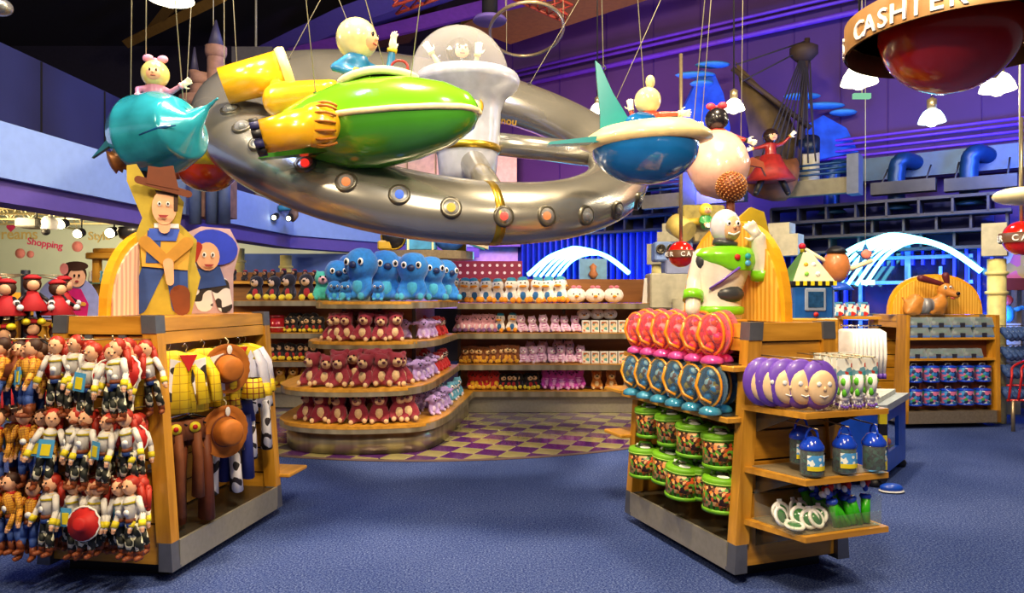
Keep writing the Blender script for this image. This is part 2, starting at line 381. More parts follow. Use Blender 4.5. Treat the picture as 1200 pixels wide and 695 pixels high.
# ---------------------------------------------------------------- ceiling
m = MB(); m.box((-14, -1, 7.6), (14, 18, 7.8), M_ceil); ceil = tag(m.build('ceiling'), kind='structure')
def beam(pts, w_, h_, mt, name='beam'):
    m = MB(); m.tube(pts, w_, mt, 4, up=(0, 0, 1), flat=h_/w_, smooth=False); return m.build(name, ceil)
def C7(px, py, z=7.5):
    Y = (z-H)*F/(HY-py); return Vector(((px-600)/F*Y, Y, z))
beam([C7(208, -2, 7.1), C7(240, -40, 7.1), C7(180, 33, 7.1)][::2], .12, .12, M_tan)
beam([C7(150, 50, 7), C7(262, -5, 7)], .13, .12, M_tan)
beam([C7(300, 75, 6.6), C7(420, 20, 6.6), C7(560, -30, 6.6)], .5, .1, M_violet)
beam([C7(350, 62, 6.5), C7(470, 33, 6.5), C7(640, -8, 6.5)], .3, .1, mat('purple beam', '7a3aa0', .6))
m = MB(); vs = [C7(598, 52, 6.7), C7(540, 30, 6.7), C7(640, -20, 6.7), C7(820, -20, 6.7)]; m.add([v for v in vs]+[v+Vector((0, 0, .12)) for v in vs], [[0, 1, 2, 3], [7, 6, 5, 4], [0, 4, 5, 1], [1, 5, 6, 2], [2, 6, 7, 3], [3, 7, 4, 0]], M_tan)
m.build('ceiling_panel', ceil)
m = MB(); vs = [C7(370, 70, 6.7), C7(420, 20, 6.7), C7(520, 0, 6.7), C7(480, 50, 6.7)]; m.add([v for v in vs]+[v+Vector((0, 0, .08)) for v in vs], [[0, 1, 2, 3], [7, 6, 5, 4], [0, 4, 5, 1], [1, 5, 6, 2], [2, 6, 7, 3], [3, 7, 4, 0]], mat('brown ceiling panel', '4c3010', .8)); m.build('ceiling_panel', ceil)
# red lattice trusses and hoop under the ceiling
def truss(name, label, pts, w_, mt, n, r, cat, bars=True):
    t = T(name, label, cat, pts[0]); a, b = Vector(pts[0]), Vector(pts[1]); d = b-a; x, y, dd = frame(d)
    cs = [x*w_, -x*w_, y*w_*1.4]; m = MB()
    for c in cs: m.cyl(a+c, b+c, r, mt, 6)
    m.build('chord', t, True); m = MB()
    for i in range(n):
        p = a+d*(i/n); q = a+d*((i+1)/n)
        for k in range(3): m.cyl(p+cs[k], q+cs[(k+1) % 3], r*.6, mt, 5)
    m.build('lacing', t, True, kind='stuff'); return t
M_redt = mat('rust red truss', '8a3028', .5)
truss('lattice_truss', 'short rust red lattice truss below the ceiling above the glass dome', [P(462, 12, 9), P(545, -18, 9)], .12, M_redt, 5, .02, 'truss')
truss('lattice_truss', 'longer rust red lattice truss pointing down to the right of the ceiling hoop', [P(598, -8, 9), P(664, 22, 9)], .13, M_redt, 6, .02, 'truss')
m = MB(); c = P(617, 37, 8.5); m.tube([c+Vector((.43*math.cos(a*PI/16), .85*math.sin(a*PI/16), .02*math.cos(a*PI/16))) for a in range(32)], .02, M_steel, 8, True)
for a in (0, 11, 21): m.cyl(c+Vector((.43*math.cos(a*PI/16), .85*math.sin(a*PI/16), 0)), c+Vector((.43*math.cos(a*PI/16), .85*math.sin(a*PI/16), 7.6-c.z)), .004, M_wire, 4)
tag(m.build('hoop'), 'thin pale metal hoop hanging level below the tan ceiling panel', 'hoop')
t = T('ceiling_speaker', 'round violet ceiling fitting with dark drum beside the hoop', 'speaker', P(574, 26, 9.2)); m = MB(); m.lathe([(.2, 0), (.22, .02), (.2, .05), (.1, .06)], M_violet, t.location); m.build('flange', t, True)
m = MB(); m.cyl(t.location+Vector((0, 0, .06)), t.location+Vector((0, 0, 7.6-t.location.z)), .1, M_black); m.build('drum', t, True)
# ---------------------------------------------------------------- purple back wall (runs nearer towards the right)
def wallbox(c, px0, px1, z0, z1, th, m_, mb):
    a = W(px0, 350, c); b = W(px1, 350, c); n = Vector((.6, .8, 0))*th
    vs = [(a.x, a.y, z0), (b.x, b.y, z0), (b.x+n.x, b.y+n.y, z0), (a.x+n.x, a.y+n.y, z0), (a.x, a.y, z1), (b.x, b.y, z1), (b.x+n.x, b.y+n.y, z1), (a.x+n.x, a.y+n.y, z1)]
    mb.add(vs, [[3, 2, 1, 0], [4, 5, 6, 7], [0, 1, 5, 4], [1, 2, 6, 5], [2, 3, 7, 6], [3, 0, 4, 7]], m_)
m = MB(); wallbox(15.9, 560, 1420, 0, 7.6, .2, M_purple, m); wall_r = tag(m.build('wall_right'), kind='structure')
m = MB(); m.box((-14, 17.5, 0), (.2, 17.7, 7.6), mat('dark back wall', '1e1a2a', .9)); wall_b = tag(m.build('wall_back'), kind='structure')
for px in range(600, 1200, 55):                                   # upright joints between wall panels
    m = MB(); wallbox(15.88, px, px+1, 3.2, 7.6, .03, mat('purple joint', '3c1c66', .8), m); m.build('wall_joint', wall_r)
M_cond = mat('purple conduit', '6a3cc8', .5)
for dz, r in ((0, .05), (.22, .03), (.32, .03)):
    m = MB(); a = W(600, 105, 15.6); b = W(1290, 0, 15.6); z = 4.95+dz; m.cyl((a.x, a.y, z+1.1), (b.x, b.y, z+1.1), r, M_cond, 8); m.build('conduit', wall_r)
for dz in (0, .1, .2, .28):
    m = MB(); a = W(900, 105, 15.5); b = W(1290, 0, 15.5); m.cyl((a.x, a.y, 3.75+dz), (b.x, b.y, 3.75+dz), .022, M_cond, 8); m.build('conduit', wall_r)
# blue duct with three drops
d0 = T('air_duct', 'long blue air duct with three bent drops high on the right wall', 'duct', W(960, 195, 15.0))
m = MB(); a = W(952, 200, 15); b = W(1260, 190, 15)
wallbox(15, 952, 1260, 3.28, 3.62, .3, M_duct, m); m.build('duct_run', d0, True)
for px in (975, 1051, 1136):
    p = W(px, 350, 14.6); m = MB(); r = .115; q = p+Vector((.12, .16, 0))
    m.tube(smooth_path([Vector((q.x+.5, q.y+.2, 3.45)), Vector((p.x+.12, p.y, 3.5)), Vector((p.x, p.y, 3.36)), Vector((p.x, p.y, 2.82))], 5), r, M_duct, 14); m.build('duct_drop', d0, True)
    m = MB(); m.lathe([(.115, .1), (.2, .02), (.21, 0)], M_duct, (p.x, p.y, 2.78)); m.build('duct_mouth', d0, True)
for a_, b_, zz in ((1020, 1096, 2.98), (1106, 1192, 2.95)):
    m = MB(); wallbox(14.2, a_, b_, zz, zz+.17, .2, M_ltray, m)
    for e in (a_+12, b_-12): q = W(e, 350, 14.2); m.cyl((q.x+.05, q.y+.06, zz+.17), (q.x+.3, q.y+.38, 3.4), .012, M_ltray, 6)
    tag(m.build('light_tray'), 'long grey metal light tray below the duct, %s of two' % ('left' if a_ < 1100 else 'right'), 'light')
# big yellowish pipes and the pale balcony rail
for px, py0, py1, wpx, lab in ((948, 222, 178, 18, 'wide pale pipe with open dark top beside the sailing ship'), (785, 205, 152, 18, 'stub of pale pipe standing behind the blue flying boat')):
    p = W(px, py0, 14.0); q = W(px, py1, 14.0); m = MB(); r = wpx/F*p.y/2*1.3; t = T('vent_pipe', lab, 'pipe', p)
    m.cyl(p, q, r, mat('pale pipe', 'b8b49c', .5)); m.build('pipe', t, True); m = MB(); m.tube([q, q+Vector((-.05, -.12, .16))], r*1.02, M_ductd, 16); m.build('pipe_mouth', t, True)
bal = T('balcony', 'pale curved balcony band with blue rails behind the flying boat', 'balcony', W(800, 225, 13.6))
for (x0, x1) in ((752, 800), (812, 872), (905, 992)):
    m = MB(); wallbox(13.6, x0, x1, 2.98, 3.2, .15, mat('pale cream band', '6c6858', .6), m); m.build('band', bal, True)
    for z in (3.27, 3.34, 3.41):
        a = W(x0, 350, 13.6); b = W(x1, 350, 13.6); m = MB(); m.cyl((a.x, a.y, z), (b.x, b.y, z), .018, M_duct, 6); m.build('rail', bal, True)
for x0 in (800, 992): m = MB(); wallbox(13.5, x0, x0+14, 2.95, 3.5, .3, mat('pale grey post', '525a6c', .6), m); m.build('post', bal, True)
# stepped pale blocks at the ends of the lattice and the round-windowed pale unit
M_blk = mat('pale block', 'b4ae98', .6)
for (x0, x1, y0, y1, c) in ((758, 782, 286, 310, 12.6), (770, 800, 272, 284, 12.9), (776, 852, 262, 272, 13.0), (905, 935, 275, 300, 13), (900, 925, 262, 276, 13.2), (1150, 1180, 262, 300, 13)):
    m = MB(); p = W(x0, y1, c); q = W(x1, y0, c); wallbox(c, x0, x1, p.z, p.z+(y1-y0)/F*p.y, .3, M_blk, m); tag(m.build('trim_3'), kind='structure')
# lattice soffits
def lattice(px0, px1, c, z0, rows, step, cell):
    a = W(px0, 350, c); b = W(px1, 350, c); L = (b-a).xy.length
    for r in range(rows+1):
        m = MB(); e = 1-.0*r; z = z0+r*step; n = Vector((.6, .8, 0)); ofs = -n*(.10*min(r, rows-1)); aa = a+ofs; bb = b+ofs
        q = n*.42; vs = [(aa.x, aa.y, z-.02), (bb.x, bb.y, z-.02), (bb.x+q.x, bb.y+q.y, z-.02), (aa.x+q.x, aa.y+q.y, z-.02), (aa.x, aa.y, z+.02), (bb.x, bb.y, z+.02), (bb.x+q.x, bb.y+q.y, z+.02), (aa.x+q.x, aa.y+q.y, z+.02)]
        m.add(vs, [[3, 2, 1, 0], [4, 5, 6, 7], [0, 1, 5, 4], [1, 2, 6, 5], [2, 3, 7, 6], [3, 0, 4, 7]], M_lat); m.build('ledge', wall_r)
        if r == rows: break
        k = int(L/cell)
        for i in range(k+1):
            s = (i+(.5 if r % 2 else 0))*cell
            if s > L: continue
            p = aa+(b-a).normalized()*s; u = (b-a).normalized()*.015; m = MB()
            vs = [(p.x-u.x, p.y-u.y, z), (p.x+u.x, p.y+u.y, z), (p.x+u.x+q.x, p.y+u.y+q.y, z), (p.x-u.x+q.x, p.y-u.y+q.y, z)]; vs += [(v[0], v[1], z+step) for v in vs]
            m.add(vs, [[3, 2, 1, 0], [4, 5, 6, 7], [0, 1, 5, 4], [1, 2, 6, 5], [2, 3, 7, 6], [3, 0, 4, 7]], M_lat); m.build('fin', wall_r)
lattice(908, 1186, 14.4, 2.2, 3, .225, .4)
lattice(606, 790, 14.6, 2.72, 3, .24, .4)
def slats(px0, px1, c, z0, z1, gap):
    a = W(px0, 350, c); b = W(px1, 350, c); L = (b-a).xy.length; k = int(L/gap)
    for i in range(k+1):
        p = a+(b-a)*(i/k); m = MB(); n = Vector((.6, .8, 0))*.14; u = Vector((.8, -.6, 0))*.018
        vs = [(p.x-u.x, p.y-u.y, z0), (p.x+u.x, p.y+u.y, z0), (p.x+u.x+n.x, p.y+u.y+n.y, z0), (p.x-u.x+n.x, p.y-u.y+n.y, z0)]; vs += [(v[0], v[1], z1) for v in vs]
        m.add(vs, [[3, 2, 1, 0], [4, 5, 6, 7], [0, 1, 5, 4], [1, 2, 6, 5], [2, 3, 7, 6], [3, 0, 4, 7]], M_slat); m.build('slat', wall_r)
m = MB(); wallbox(15.0, 606, 800, 0, 3.5, .1, M_bluewall, m); wallbox(14.95, 906, 1165, 1.95, 2.9, .1, M_bluewall, m); m.build('blue_panel', wall_r)
slats(612, 796, 14.8, .8, 2.7, .13)
slats(918, 990, 14.6, .6, 2.2, .12); slats(1118, 1162, 14.6, .6, 2.2, .12); slats(990, 1118, 14.7, 1.98, 2.2, .12)
# glass doors
m = MB(); M_dfr = mat('blue door frame', '5f9ad8', .4)
dr = tag(m.build('door_1'), kind='structure'); 
def wbar(c, px0, px1, py0, py1, mt, name, par, th=.06):
    m = MB(); p = W((px0+px1)/2, py1, c); q = W((px0+px1)/2, py0, c); wallbox(c, px0, px1, p.z, q.z, th, mt, m); return m.build(name, par)
for x in (958, 1006, 1060, 1100, 1132): wbar(14.7, x, x+4, 312, 520, M_dfr, 'frame_upright', dr)
wbar(14.7, 1060, 1067, 282, 520, M_dfr, 'frame_upright', dr)
for y in (300, 329, 372): wbar(14.68, 975, 1140, y, y+4, M_dfr, 'frame_rail', dr)
M_night = mat('night glass', '142050', .08, .0, .5, 1.5, coat=1)
wbar(14.85, 958, 1160, 296, 560, M_night, 'pane', dr, .02)
for (x, y) in ((1017, 331), (1117, 331), ): wbar(14.6, x-8, x+8, y-3, y+3, neon('exit sign glow', 'd8f0e8', 1.5), 'exit_light', dr, .03)
# neon arcs
def neon_arcs(name, label, c, L, pk, Rr, k, grp):
    t = T(name, label, 'neon light', W(*pk, c), group=grp)
    def A(x, y): p = W(x, y, c); return p
    def arc(f, top, end, r=.022):
        pts = smooth_path([A(*f), A(f[0]*.62+top[0]*.38, f[1]*.38+top[1]*.62), A(f[0]*.28+top[0]*.72, f[1]*.1+top[1]*.9), A(*top), A(top[0]*.45+end[0]*.55, top[1]*.68+end[1]*.32), A(*end)], 7)
        m = MB(); m.tube(pts, r, M_neon, 6); m.build('neon_tube', t, True)
    arc(L, pk, Rr, .042)
    for i in range(1, k):
        f = i/k; fx = L[0]+(pk[0]-L[0])*f*.72; end = (pk[0]+(Rr[0]-pk[0])*.42, pk[1]+(Rr[1]-pk[1])*.22)
        arc((fx, L[1]+2), (L[0]+(end[0]-L[0])*(.55+.35*f), pk[1]+3+f*5), (end[0], end[1]), .027)
    arc((pk[0]-18, pk[1]+2), (pk[0]+8, pk[1]+2.5), Rr, .03)
    return t
neon_arcs('neon_arch', 'cyan neon fan of arcs behind the middle shelves', 14.3, (619, 322), (678, 291), (737, 320), 6, 'neon arches')
neon_arcs('neon_arch', 'wide white-blue neon arch over the glass doors at right', 14.2, (952, 332), (1052, 276), (1150, 318), 7, 'neon arches')
# yellow columns
def column(px, c_or_Y, z1, label, ytop=None, useW=False):
    p = W(px, 350, c_or_Y) if useW else P(px, 350, c_or_Y); t = T('column', label, 'column', (p.x, p.y, 0)); m = MB()
    m.lathe([(.1, 0), (.1, z1)], M_yel, t.location, seg=18); m.build('shaft', t, True)
    for z in (.45, .55, .78, .9):
        m = MB(); m.lathe([(.1, 0), (.125, .01), (.125, .04), (.1, .05)], M_yel, (p.x, p.y, z1*z), seg=18); m.build('ring', t, True)
column(1168, 13.2, 1.98, 'pale yellow ringed column right of the glass doors', useW=True)
column(771, 12.8, 2.05, 'pale yellow column under the square block by the neon', useW=True)
column(279, 11.6, 2.3, 'pale yellow ringed column behind the left display, nearer of two')
column(335, 12.6, 2.25, 'pale yellow ringed column behind the black and yellow plush')
# ---------------------------------------------------------------- left mezzanine
m = MB()
path = [(-5.4, 1.5), (-4.34, 6.15), (-3.95, 9.2), (-3.55, 11.8), (-2.4, 13.3), (-.6, 14.6)]
def strip(mb, pth, off, z0, z1, th, mt):
    a = [Vector((x-off, y, z0)) for x, y in pth]; k = len(a)
    vs = [tuple(p) for p in a]+[(p.x, p.y, z1) for p in a]+[(p.x-th, p.y+th*.4, z1) for p in a]+[(p.x-th, p.y+th*.4, z0) for p in a]
    fs = []
    for i in range(k-1):
        for q in range(4): fs.append([q*k+i, q*k+i+1, ((q+1) % 4)*k+i+1, ((q+1) % 4)*k+i])
    fs += [[0, k, 2*k, 3*k], [k-1, 2*k-1, 3*k-1, 4*k-1]]
    mb.add(vs, fs, mt)
strip(m, path, 0, 2.53, 3.01, .3, M_periw); wl = tag(m.build('wall_left'), kind='structure')
m = MB(); strip(m, path, .06, 2.33, 2.53, .3, M_violet); m.build('soffit_band', wl)
m = MB(); strip(m, path, .3, 2.9, 3.0, .9, mat('mezzanine deck', '3a3a60', .7)); m.build('mezzanine_deck', wl)
for i in range(13):
    f = i/12*4; k = min(int(f), 3); g = f-k; x = path[k][0]+(path[k+1][0]-path[k][0])*g; y = path[k][1]+(path[k+1][1]-path[k][1])*g
    m = MB(); m.prism([(0, 0), (-.3, 0), (-.3, -.12)], M_violet, (x-.05, y, 2.5), (1, 0, 0), (0, 0, 1), (0, 1, 0), .04); m.build('bracket', wl)
m = MB(); strip(m, [(-5.4, 1.5), (-5.15, 6.5), (-5.0, 9.5), (-4.9, 12.5), (-3.6, 15)], .4, 3.0, 4.25, .3, M_navy); wu = tag(m.build('wall_left_upper'), kind='structure')
for y in (6.9, 7.6, 8.4, 9.6, 11): m = MB(); x = -5.15+(y-6.5)*.05-.4; m.box((x-.0, y-.01, 3.02), (x+.012, y+.01, 4.24), M_dark); m.build('panel_joint', wu)
m = MB(); m.box((-3.9, 15.2, 2.6), (0.1, 15.4, 4.6), mat('cream upper wall', 'd8c49a', .7)); tag(m.build('trim_4'), kind='structure')
for x in (-3.4, -2.8, -2.2, -1.6): m = MB(); m.box((x, 15.17, 2.7), (x+.02, 15.2, 4.55), mat('wall groove', '8a7850', .8)); m.build('groove', bpy.data.objects['trim_4'])
m = MB(); m.box((-2.5, 14.9, 1.3), (.12, 15.1, 3.0), mat('lilac back wall', 'a89ad0', .7)); tag(m.build('trim_5'), kind='structure')
# grey box high behind the ship
m = MB(); p = P(302, 92, 12.5); m.box((p.x-.45, p.y, p.z-.5), (p.x+.25, p.y+.5, p.z+.55), mat('grey box', '55504c', .7)); m.cyl((p.x-.1, p.y+.2, p.z+.5), (p.x-.1, p.y+.2, 7.6), .02, M_wire, 6); tag(m.build('storage_box'), 'plain grey box high behind the silver ring at left', 'box')
# far left shop ------------------------------------------------
m = MB(); m.box((-13.5, 16.4, 0), (-3.2, 16.6, 3.5), mat('mint back wall', 'c3cfc0', .7, var=.06, scale=1)); tag(m.build('wall_far_left'), kind='structure'); wfl = bpy.data.objects['wall_far_left']
m = MB(); m.box((-13.5, -1, -.0), (-13.3, 17, 4), mat('left side wall', 'c8b890', .8)); tag(m.build('wall_side_left'), kind='structure')
M_pink = mat('raspberry print', 'd8386c', .5); M_gpr = mat('faded gold print', 'c8b070', .6)
put_text('Shopping', .22, M_pink, wfl, P(52, 289, 16.36), (1, 0, -.15), (.15, 0, 1), world=False)
put_text('Dreams', .34, M_gpr, wfl, P(16, 280, 16.36), (1, 0, 0), (0, 0, 1), world=False)
put_text('Style', .26, M_gpr, wfl, P(116, 281, 16.36), (1, 0, 0), (0, 0, 1), world=False)
def ring_print(c, r, mt):
    m = MB(); m.lathe([(r, 0), (r, .02)], mt, c, (0, -1, 0), 24); m.build('printed_disc', wfl)
ring_print(P(91, 289, 16.39), .12, mat('pink print', 'e58a86', .6)); ring_print(P(24, 297, 16.39), .11, mat('pink print', 'e58a86', .6)); ring_print(P(36, 298, 16.39), .08, mat('pink print', 'e58a86', .6))
m = MB(); hp = []
for i in range(24):
    a = i*PI/12; hp.append((.006*16*math.sin(a)**3, .006*(13*math.cos(a)-5*math.cos(2*a)-2*math.cos(3*a)-math.cos(4*a))))
m.prism(hp, M_pink, P(13, 267, 16.38), t=-.02); m.build('printed_heart', wfl)
m = MB(); m.box((-8.5, 13.5, 1.2), (-3.9, 13.56, 2.35), mat('blue mural', '4e6cc8', .7, var=.3, scale=1.5)); mur = T('mural', 'blue mural panel with soft lights behind the yellow plush shelf', 'mural', (-4.6, 12.9, 0))
m = MB(); m.box((-5.4, 12.9, 1.0), (-2.9, 12.95, 2.3), mat('blue mural', '3c62c8', .7, var=.35, scale=1.8)); m.build('panel', mur, True)
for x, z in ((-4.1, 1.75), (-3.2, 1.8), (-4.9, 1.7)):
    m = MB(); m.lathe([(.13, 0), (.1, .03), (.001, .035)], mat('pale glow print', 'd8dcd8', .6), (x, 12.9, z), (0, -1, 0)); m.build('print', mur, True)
# ceiling trusses of the left shop
M_trs = mat('cream painted steel', 'c8b888', .5)
def flat_truss(a, b, h, n, lab):
    t = T('roof_truss', lab, 'truss', a); a = Vector(a); b = Vector(b); d = b-a; m = MB()
    m.cyl(a, b, .022, M_trs, 6); m.cyl(a+Vector((0, 0, h)), b+Vector((0, 0, h)), .022, M_trs, 6); m.build('chord', t, True); m = MB()
    for i in range(n):
        p = a+d*(i/n); q = a+d*((i+.5)/n)+Vector((0, 0, h)); r = a+d*((i+1)/n); m.cyl(p, q, .012, M_trs, 5); m.cyl(q, r, .012, M_trs, 5)
    m.build('web', t, True, kind='stuff')
for i, y in enumerate((7.2, 8.2, 9.3, 10.5, 11.8, 13.2, 14.8)):
    xr = -4.6+.1*(y-6); flat_truss((-4.6+.12*(y-6)-.3 if y < 12 else -4.0, y, 2.6+.075*i), (-13, y+.4, 2.6+.075*i), .28, 22, 'cream roof truss over the left shop, %s from the front' % ORD[i])
for i, x in enumerate((-6, -7.6, -9.4, -11.2)):
    flat_truss((x, 5.5, 2.85), (x-.3, 16.2, 3.05), .28, 24, 'cream lengthwise roof truss over the left shop, %s from its right side' % ORD[i])
m = MB(); m.box((-13.4, 1.5, 3.5), (-5.6, 16.4, 3.56), mat('dim shop ceiling', '8a7c50', .9)); tag(m.build('ceiling_left'), kind='structure')
# spot lamps of the left shop
def spot(px, py, Y, lab, col=M_lamp, pw=7):
    p = P(px, py, Y); t = T('spot_lamp', lab, 'lamp', p); m = MB(); m.lathe([(.03, .12), (.06, .1), (.075, 0), (.068, 0), (.05, .05)], M_black, p, (.2, 1, .35), 14); m.build('housing', t, True)
    m = MB(); m.ell(p, .062, col, 12, 8); m.build('bulb', t, True); m = MB(); m.cyl(p+Vector((0, .1, .05)), p+Vector((0, .1, max(.1, 2.9-p.z))), .01, M_black, 6); m.build('stem', t, True)
    l = bpy.data.lights.new('lamp_light', 'POINT'); l.energy = pw; l.color = (1, .8, .45); l.shadow_soft_size = .08; o = bpy.data.objects.new('lamp_light', l); C.objects.link(o); o.location = p+Vector((0, -.2, -.05))
spot(129, 273, 9.5, 'bright round spot lamp right of the Shopping lettering', pw=9)
spot(91, 274, 10.5, 'warm spot lamp above the pink printed disc'); spot(71, 263, 10, 'warm spot lamp above the Shopping lettering, highest of the row')
spot(105, 252, 8.7, 'small warm lamp just under the violet soffit')
# projector
t = T('projector', 'pale box projector hanging from the left shop ceiling', 'projector', P(52, 262, 9)); m = MB(); c = t.location
m.box((c.x-.28, c.y-.15, c.z-.06), (c.x+.0, c.y+.15, c.z+.06), M_ltray, b=.02); m.build('case', t, True); m = MB(); m.lathe([(.09, 0), (.1, .1), (.05, .16)], M_white, (c.x+.06, c.y, c.z-.07)); m.build('ceiling_dome', t, True); m = MB(); m.ell((c.x+.03, c.y-.02, c.z-.1), .05, M_black); m.build('lens', t, True)
m = MB(); m.cyl(c+Vector((-.1, 0, .06)), (c.x-.1, c.y, 3.0), .015, M_ltray, 6); m.build('stem', t, True)
# ---------------------------------------------------------------- pendant dome lamps
def pendant(px, py, Y, r, lab, warm=True, pw=30, blocker=None):
    p = P(px, py, Y); t = T('pendant_lamp', lab, 'lamp', p)
    g = neon('lamp shade glow', 'fff6d0', 5) if warm else neon('lamp shade glow cool', 'd0f4ff', 4.5)
    m = MB(); m.lathe([(r*.32, r*.95), (r*.6, r*.75), (r*.85, r*.35), (r, -.1*r), (r*.96, -.1*r), (r*.8, .33*r), (r*.3, .85*r)], g, p, seg=20, caps=False); m.build('shade', t, True)
    m = MB(); m.ell(p+Vector((0, 0, .05*r)), r*.5, M_lamp if warm else M_lampc, 12, 8); m.build('bulb', t, True)
    m = MB(); m.lathe([(r*.36, r*.9), (r*.36, r*1.7), (r*.2, r*1.8), (.012, r*1.9)], M_steel, p, seg=16); m.build('cap', t, True)
    m = MB(); m.cyl(p+Vector((0, 0, r*1.85)), (p.x, p.y, 7.6), .009, M_black, 6); m.build('cord', t, True)
    l = bpy.data.lights.new('lamp_light', 'POINT'); l.energy = pw; l.color = (1, .85, .6) if warm else (.75, .9, 1); l.shadow_soft_size = r*.7; o = bpy.data.objects.new('lamp_light', l); C.objects.link(o); o.location = p-Vector((0, 0, r*.4))
pendant(200, -3, 4.9, .15, 'warm dome pendant lamp at the top edge above the pink-capped pilot', pw=22)
pendant(1007, 96, 6.2, .15, 'bright dome pendant lamp directly under the left rim of the cashier sign', pw=45)
pendant(1169, 104, 6.8, .155, 'bright dome pendant lamp right of the red hemisphere', pw=45)
pendant(1092, 142, 8.6, .15, 'white-blue dome pendant lamp below the red hemisphere', False, 45)
pendant(860, 128, 8.4, .125, 'warm dome pendant lamp beside the brown-eared flying bell', pw=35)
pendant(700, 130, 9.5, .10, 'small dome pendant lamp half hidden behind the teal tail fin', pw=25)
# ---------------------------------------------------------------- gondolas
M_capm = mat('corner cap metal', '6e7078', .35, .5)
M_groove = mat('slat groove', '3a260c', .7)
def gondola(org, rot, w_, L, h, ins, lab, grain_mats=None):
    g = T('display_gondola', lab, 'display stand', (org[0], org[1], 0), rot)
    hw = w_/2
    def xs(z): return hw-ins*(z-.08)/(h-.08)
    for y0 in (0, L-.04):
        for s in (-1, 1):                                        # sloped corner posts, proud of the panel
            m = MB(); z0, z1 = .21, h-.09; a = [(s*xs(z0), z0), (s*(xs(z0)-.085), z0), (s*(xs(z1)-.085), z1), (s*xs(z1), z1)]
            m.prism(a, M_wood, (0, y0-.015, 0), t=.07); cp_ = m.build('corner_post', g)
            m = MB(); a = [(s*xs(z1), z1), (s*(xs(z1)-.085), z1), (s*(xs(h)-.085), h+.005), (s*xs(h), h+.005)]; m.prism(a, M_capm, (0, y0-.02, 0), t=.08); m.build('corner_cap', cp_)
            m = MB(); a = [(s*(xs(.08)), .06), (s*(xs(.21)-.07), .06), (s*(xs(.21)-.07), .21), (s*xs(.21), .21)]; m.prism(a, M_capm, (0, y0-.02, 0), t=.08); m.build('foot_cap', cp_)
        z = .08; k = 0
        zs = [.08, .30, .47, .64, .80, .97, 1.14, h-.1]
        for i in range(len(zs)-1):                               # slat boards of the end wall
            za, zb = zs[i]+.006, zs[i+1]-.006; a = [(-xs(za)+.06, za), (xs(za)-.06, za), (xs(zb)-.06, zb), (-xs(zb)+.06, zb)]
            m = MB(); m.prism(a, M_woodh, (0, y0+.008, 0), t=.026); m.build('slat_board', g)
        m = MB(); a = [(-xs(.08)+.06, .08), (xs(.08)-.06, .08), (xs(h-.02)-.06, h-.04), (-xs(h-.02)+.06, h-.04)]; m.prism(a, M_groove, (0, y0+.018, 0), t=.01); m.build('end_core', g)
        m = MB(); za, zb = h-.096, h; a = [(-xs(za)+.03, za), (xs(za)-.03, za), (xs(zb)-.03, zb), (-xs(zb)+.03, zb)]; m.prism(a, M_woodh, (0, y0-.008, 0), t=.056); m.build('header', g)
    for s in (-1, 1):                                            # long headers, kick plates
        for za, zb in ((h-.15, h-.085), (h-.08, h-.01)):
            m = MB(); m.add([(s*(xs(za)-.01), .04, za), (s*(xs(za)-.01), L-.04, za), (s*(xs(zb)-.01), L-.04, zb), (s*(xs(zb)-.01), .04, zb), (s*(xs(za)-.04), .04, za), (s*(xs(za)-.04), L-.04, za), (s*(xs(zb)-.04), L-.04, zb), (s*(xs(zb)-.04), .04, zb)],
                  [[0, 1, 2, 3], [7, 6, 5, 4], [0, 4, 5, 1], [1, 5, 6, 2], [2, 6, 7, 3], [3, 7, 4, 0]], M_woody); m.build('long_header', g)
        m = MB(); m.box((s*xs(.2)-.008, .05, .06), (s*xs(.2)+.008, L-.05, .21), M_steeld); m.build('kick_plate', g)
    m = MB(); m.box((-hw+.02, .04, .185), (hw-.02, L-.04, .205), M_deck); m.build('deck', g)
    m = MB(); m.box((-hw+.1, .1, 0), (hw-.1, L-.1, .08), M_black); m.build('plinth', g)
    m = MB(); m.box((-xs(h)+.02, 0, h-.03), (xs(h)-.02, L, h-.005), M_woody); m.build('top_board', g)
    zs = [.21, .36, .52, .68, .84, 1.0, 1.16, h-.04]
    for i in range(len(zs)-1):
        m = MB(); m.box((-.02, .04, zs[i]+.005), (.02, L-.04, zs[i+1]-.005), M_woody); m.build('back_board', g)
    m = MB(); m.box((-.012, .04, .21), (.012, L-.04, h-.05), M_groove); m.build('back_core', g)
    return g, xs
def LW(g, x, y, z): return INFO[g.name] @ Vector((x, y, z))
def arch_pts(hw, h, base=0.0, n=22, p=2.3):
    out = [(-hw, base)]
    for i in range(n+1):
        a = PI-PI*i/n; c, s = math.cos(a), math.sin(a)
        out.append((hw*(abs(c)**(2/p))*(1 if c > 0 else -1), base+.001+(h-base)*abs(s)**(2/p)))
    out.append((hw, base)); return out
def arch_board(name, lab, o, ang, hw, h, face, edge):
    t = T(name, lab, 'sign board', o, ang); m = MB(); m.prism(arch_pts(hw, h), edge, (0, .0, 0), t=.05); m.build('rim', t)
    m = MB(); m.prism(arch_pts(hw-.035, h-.035, 0.0), face, (0, -.012, 0), t=.02); m.build('face', t); return t
gl, xsl = gondola((-2.176, 3.89), math.radians(-8.6), .8, 1.21, 1.405, .1, 'honey wood display stand at left hung with dolls and cowboy costumes')
gr, xsr = gondola((1.51, 3.923), math.radians(19.5), .76, 1.15, 1.37, .1, 'honey wood display stand at right with toy packs and green round bags')
for s in (0, 1): pass
# little ledges sticking out at the far ends
m = MB(); m.box((.05, 1.21, .26), (.46, 1.5, .285), M_woody, b=.005); m.build('far_ledge', gl)
for z in (.86, .56): m = MB(); m.box((-.42, 1.15, z), (-.1, 1.4, z+.025), M_woody, b=.005); m.build('far_ledge', gr)
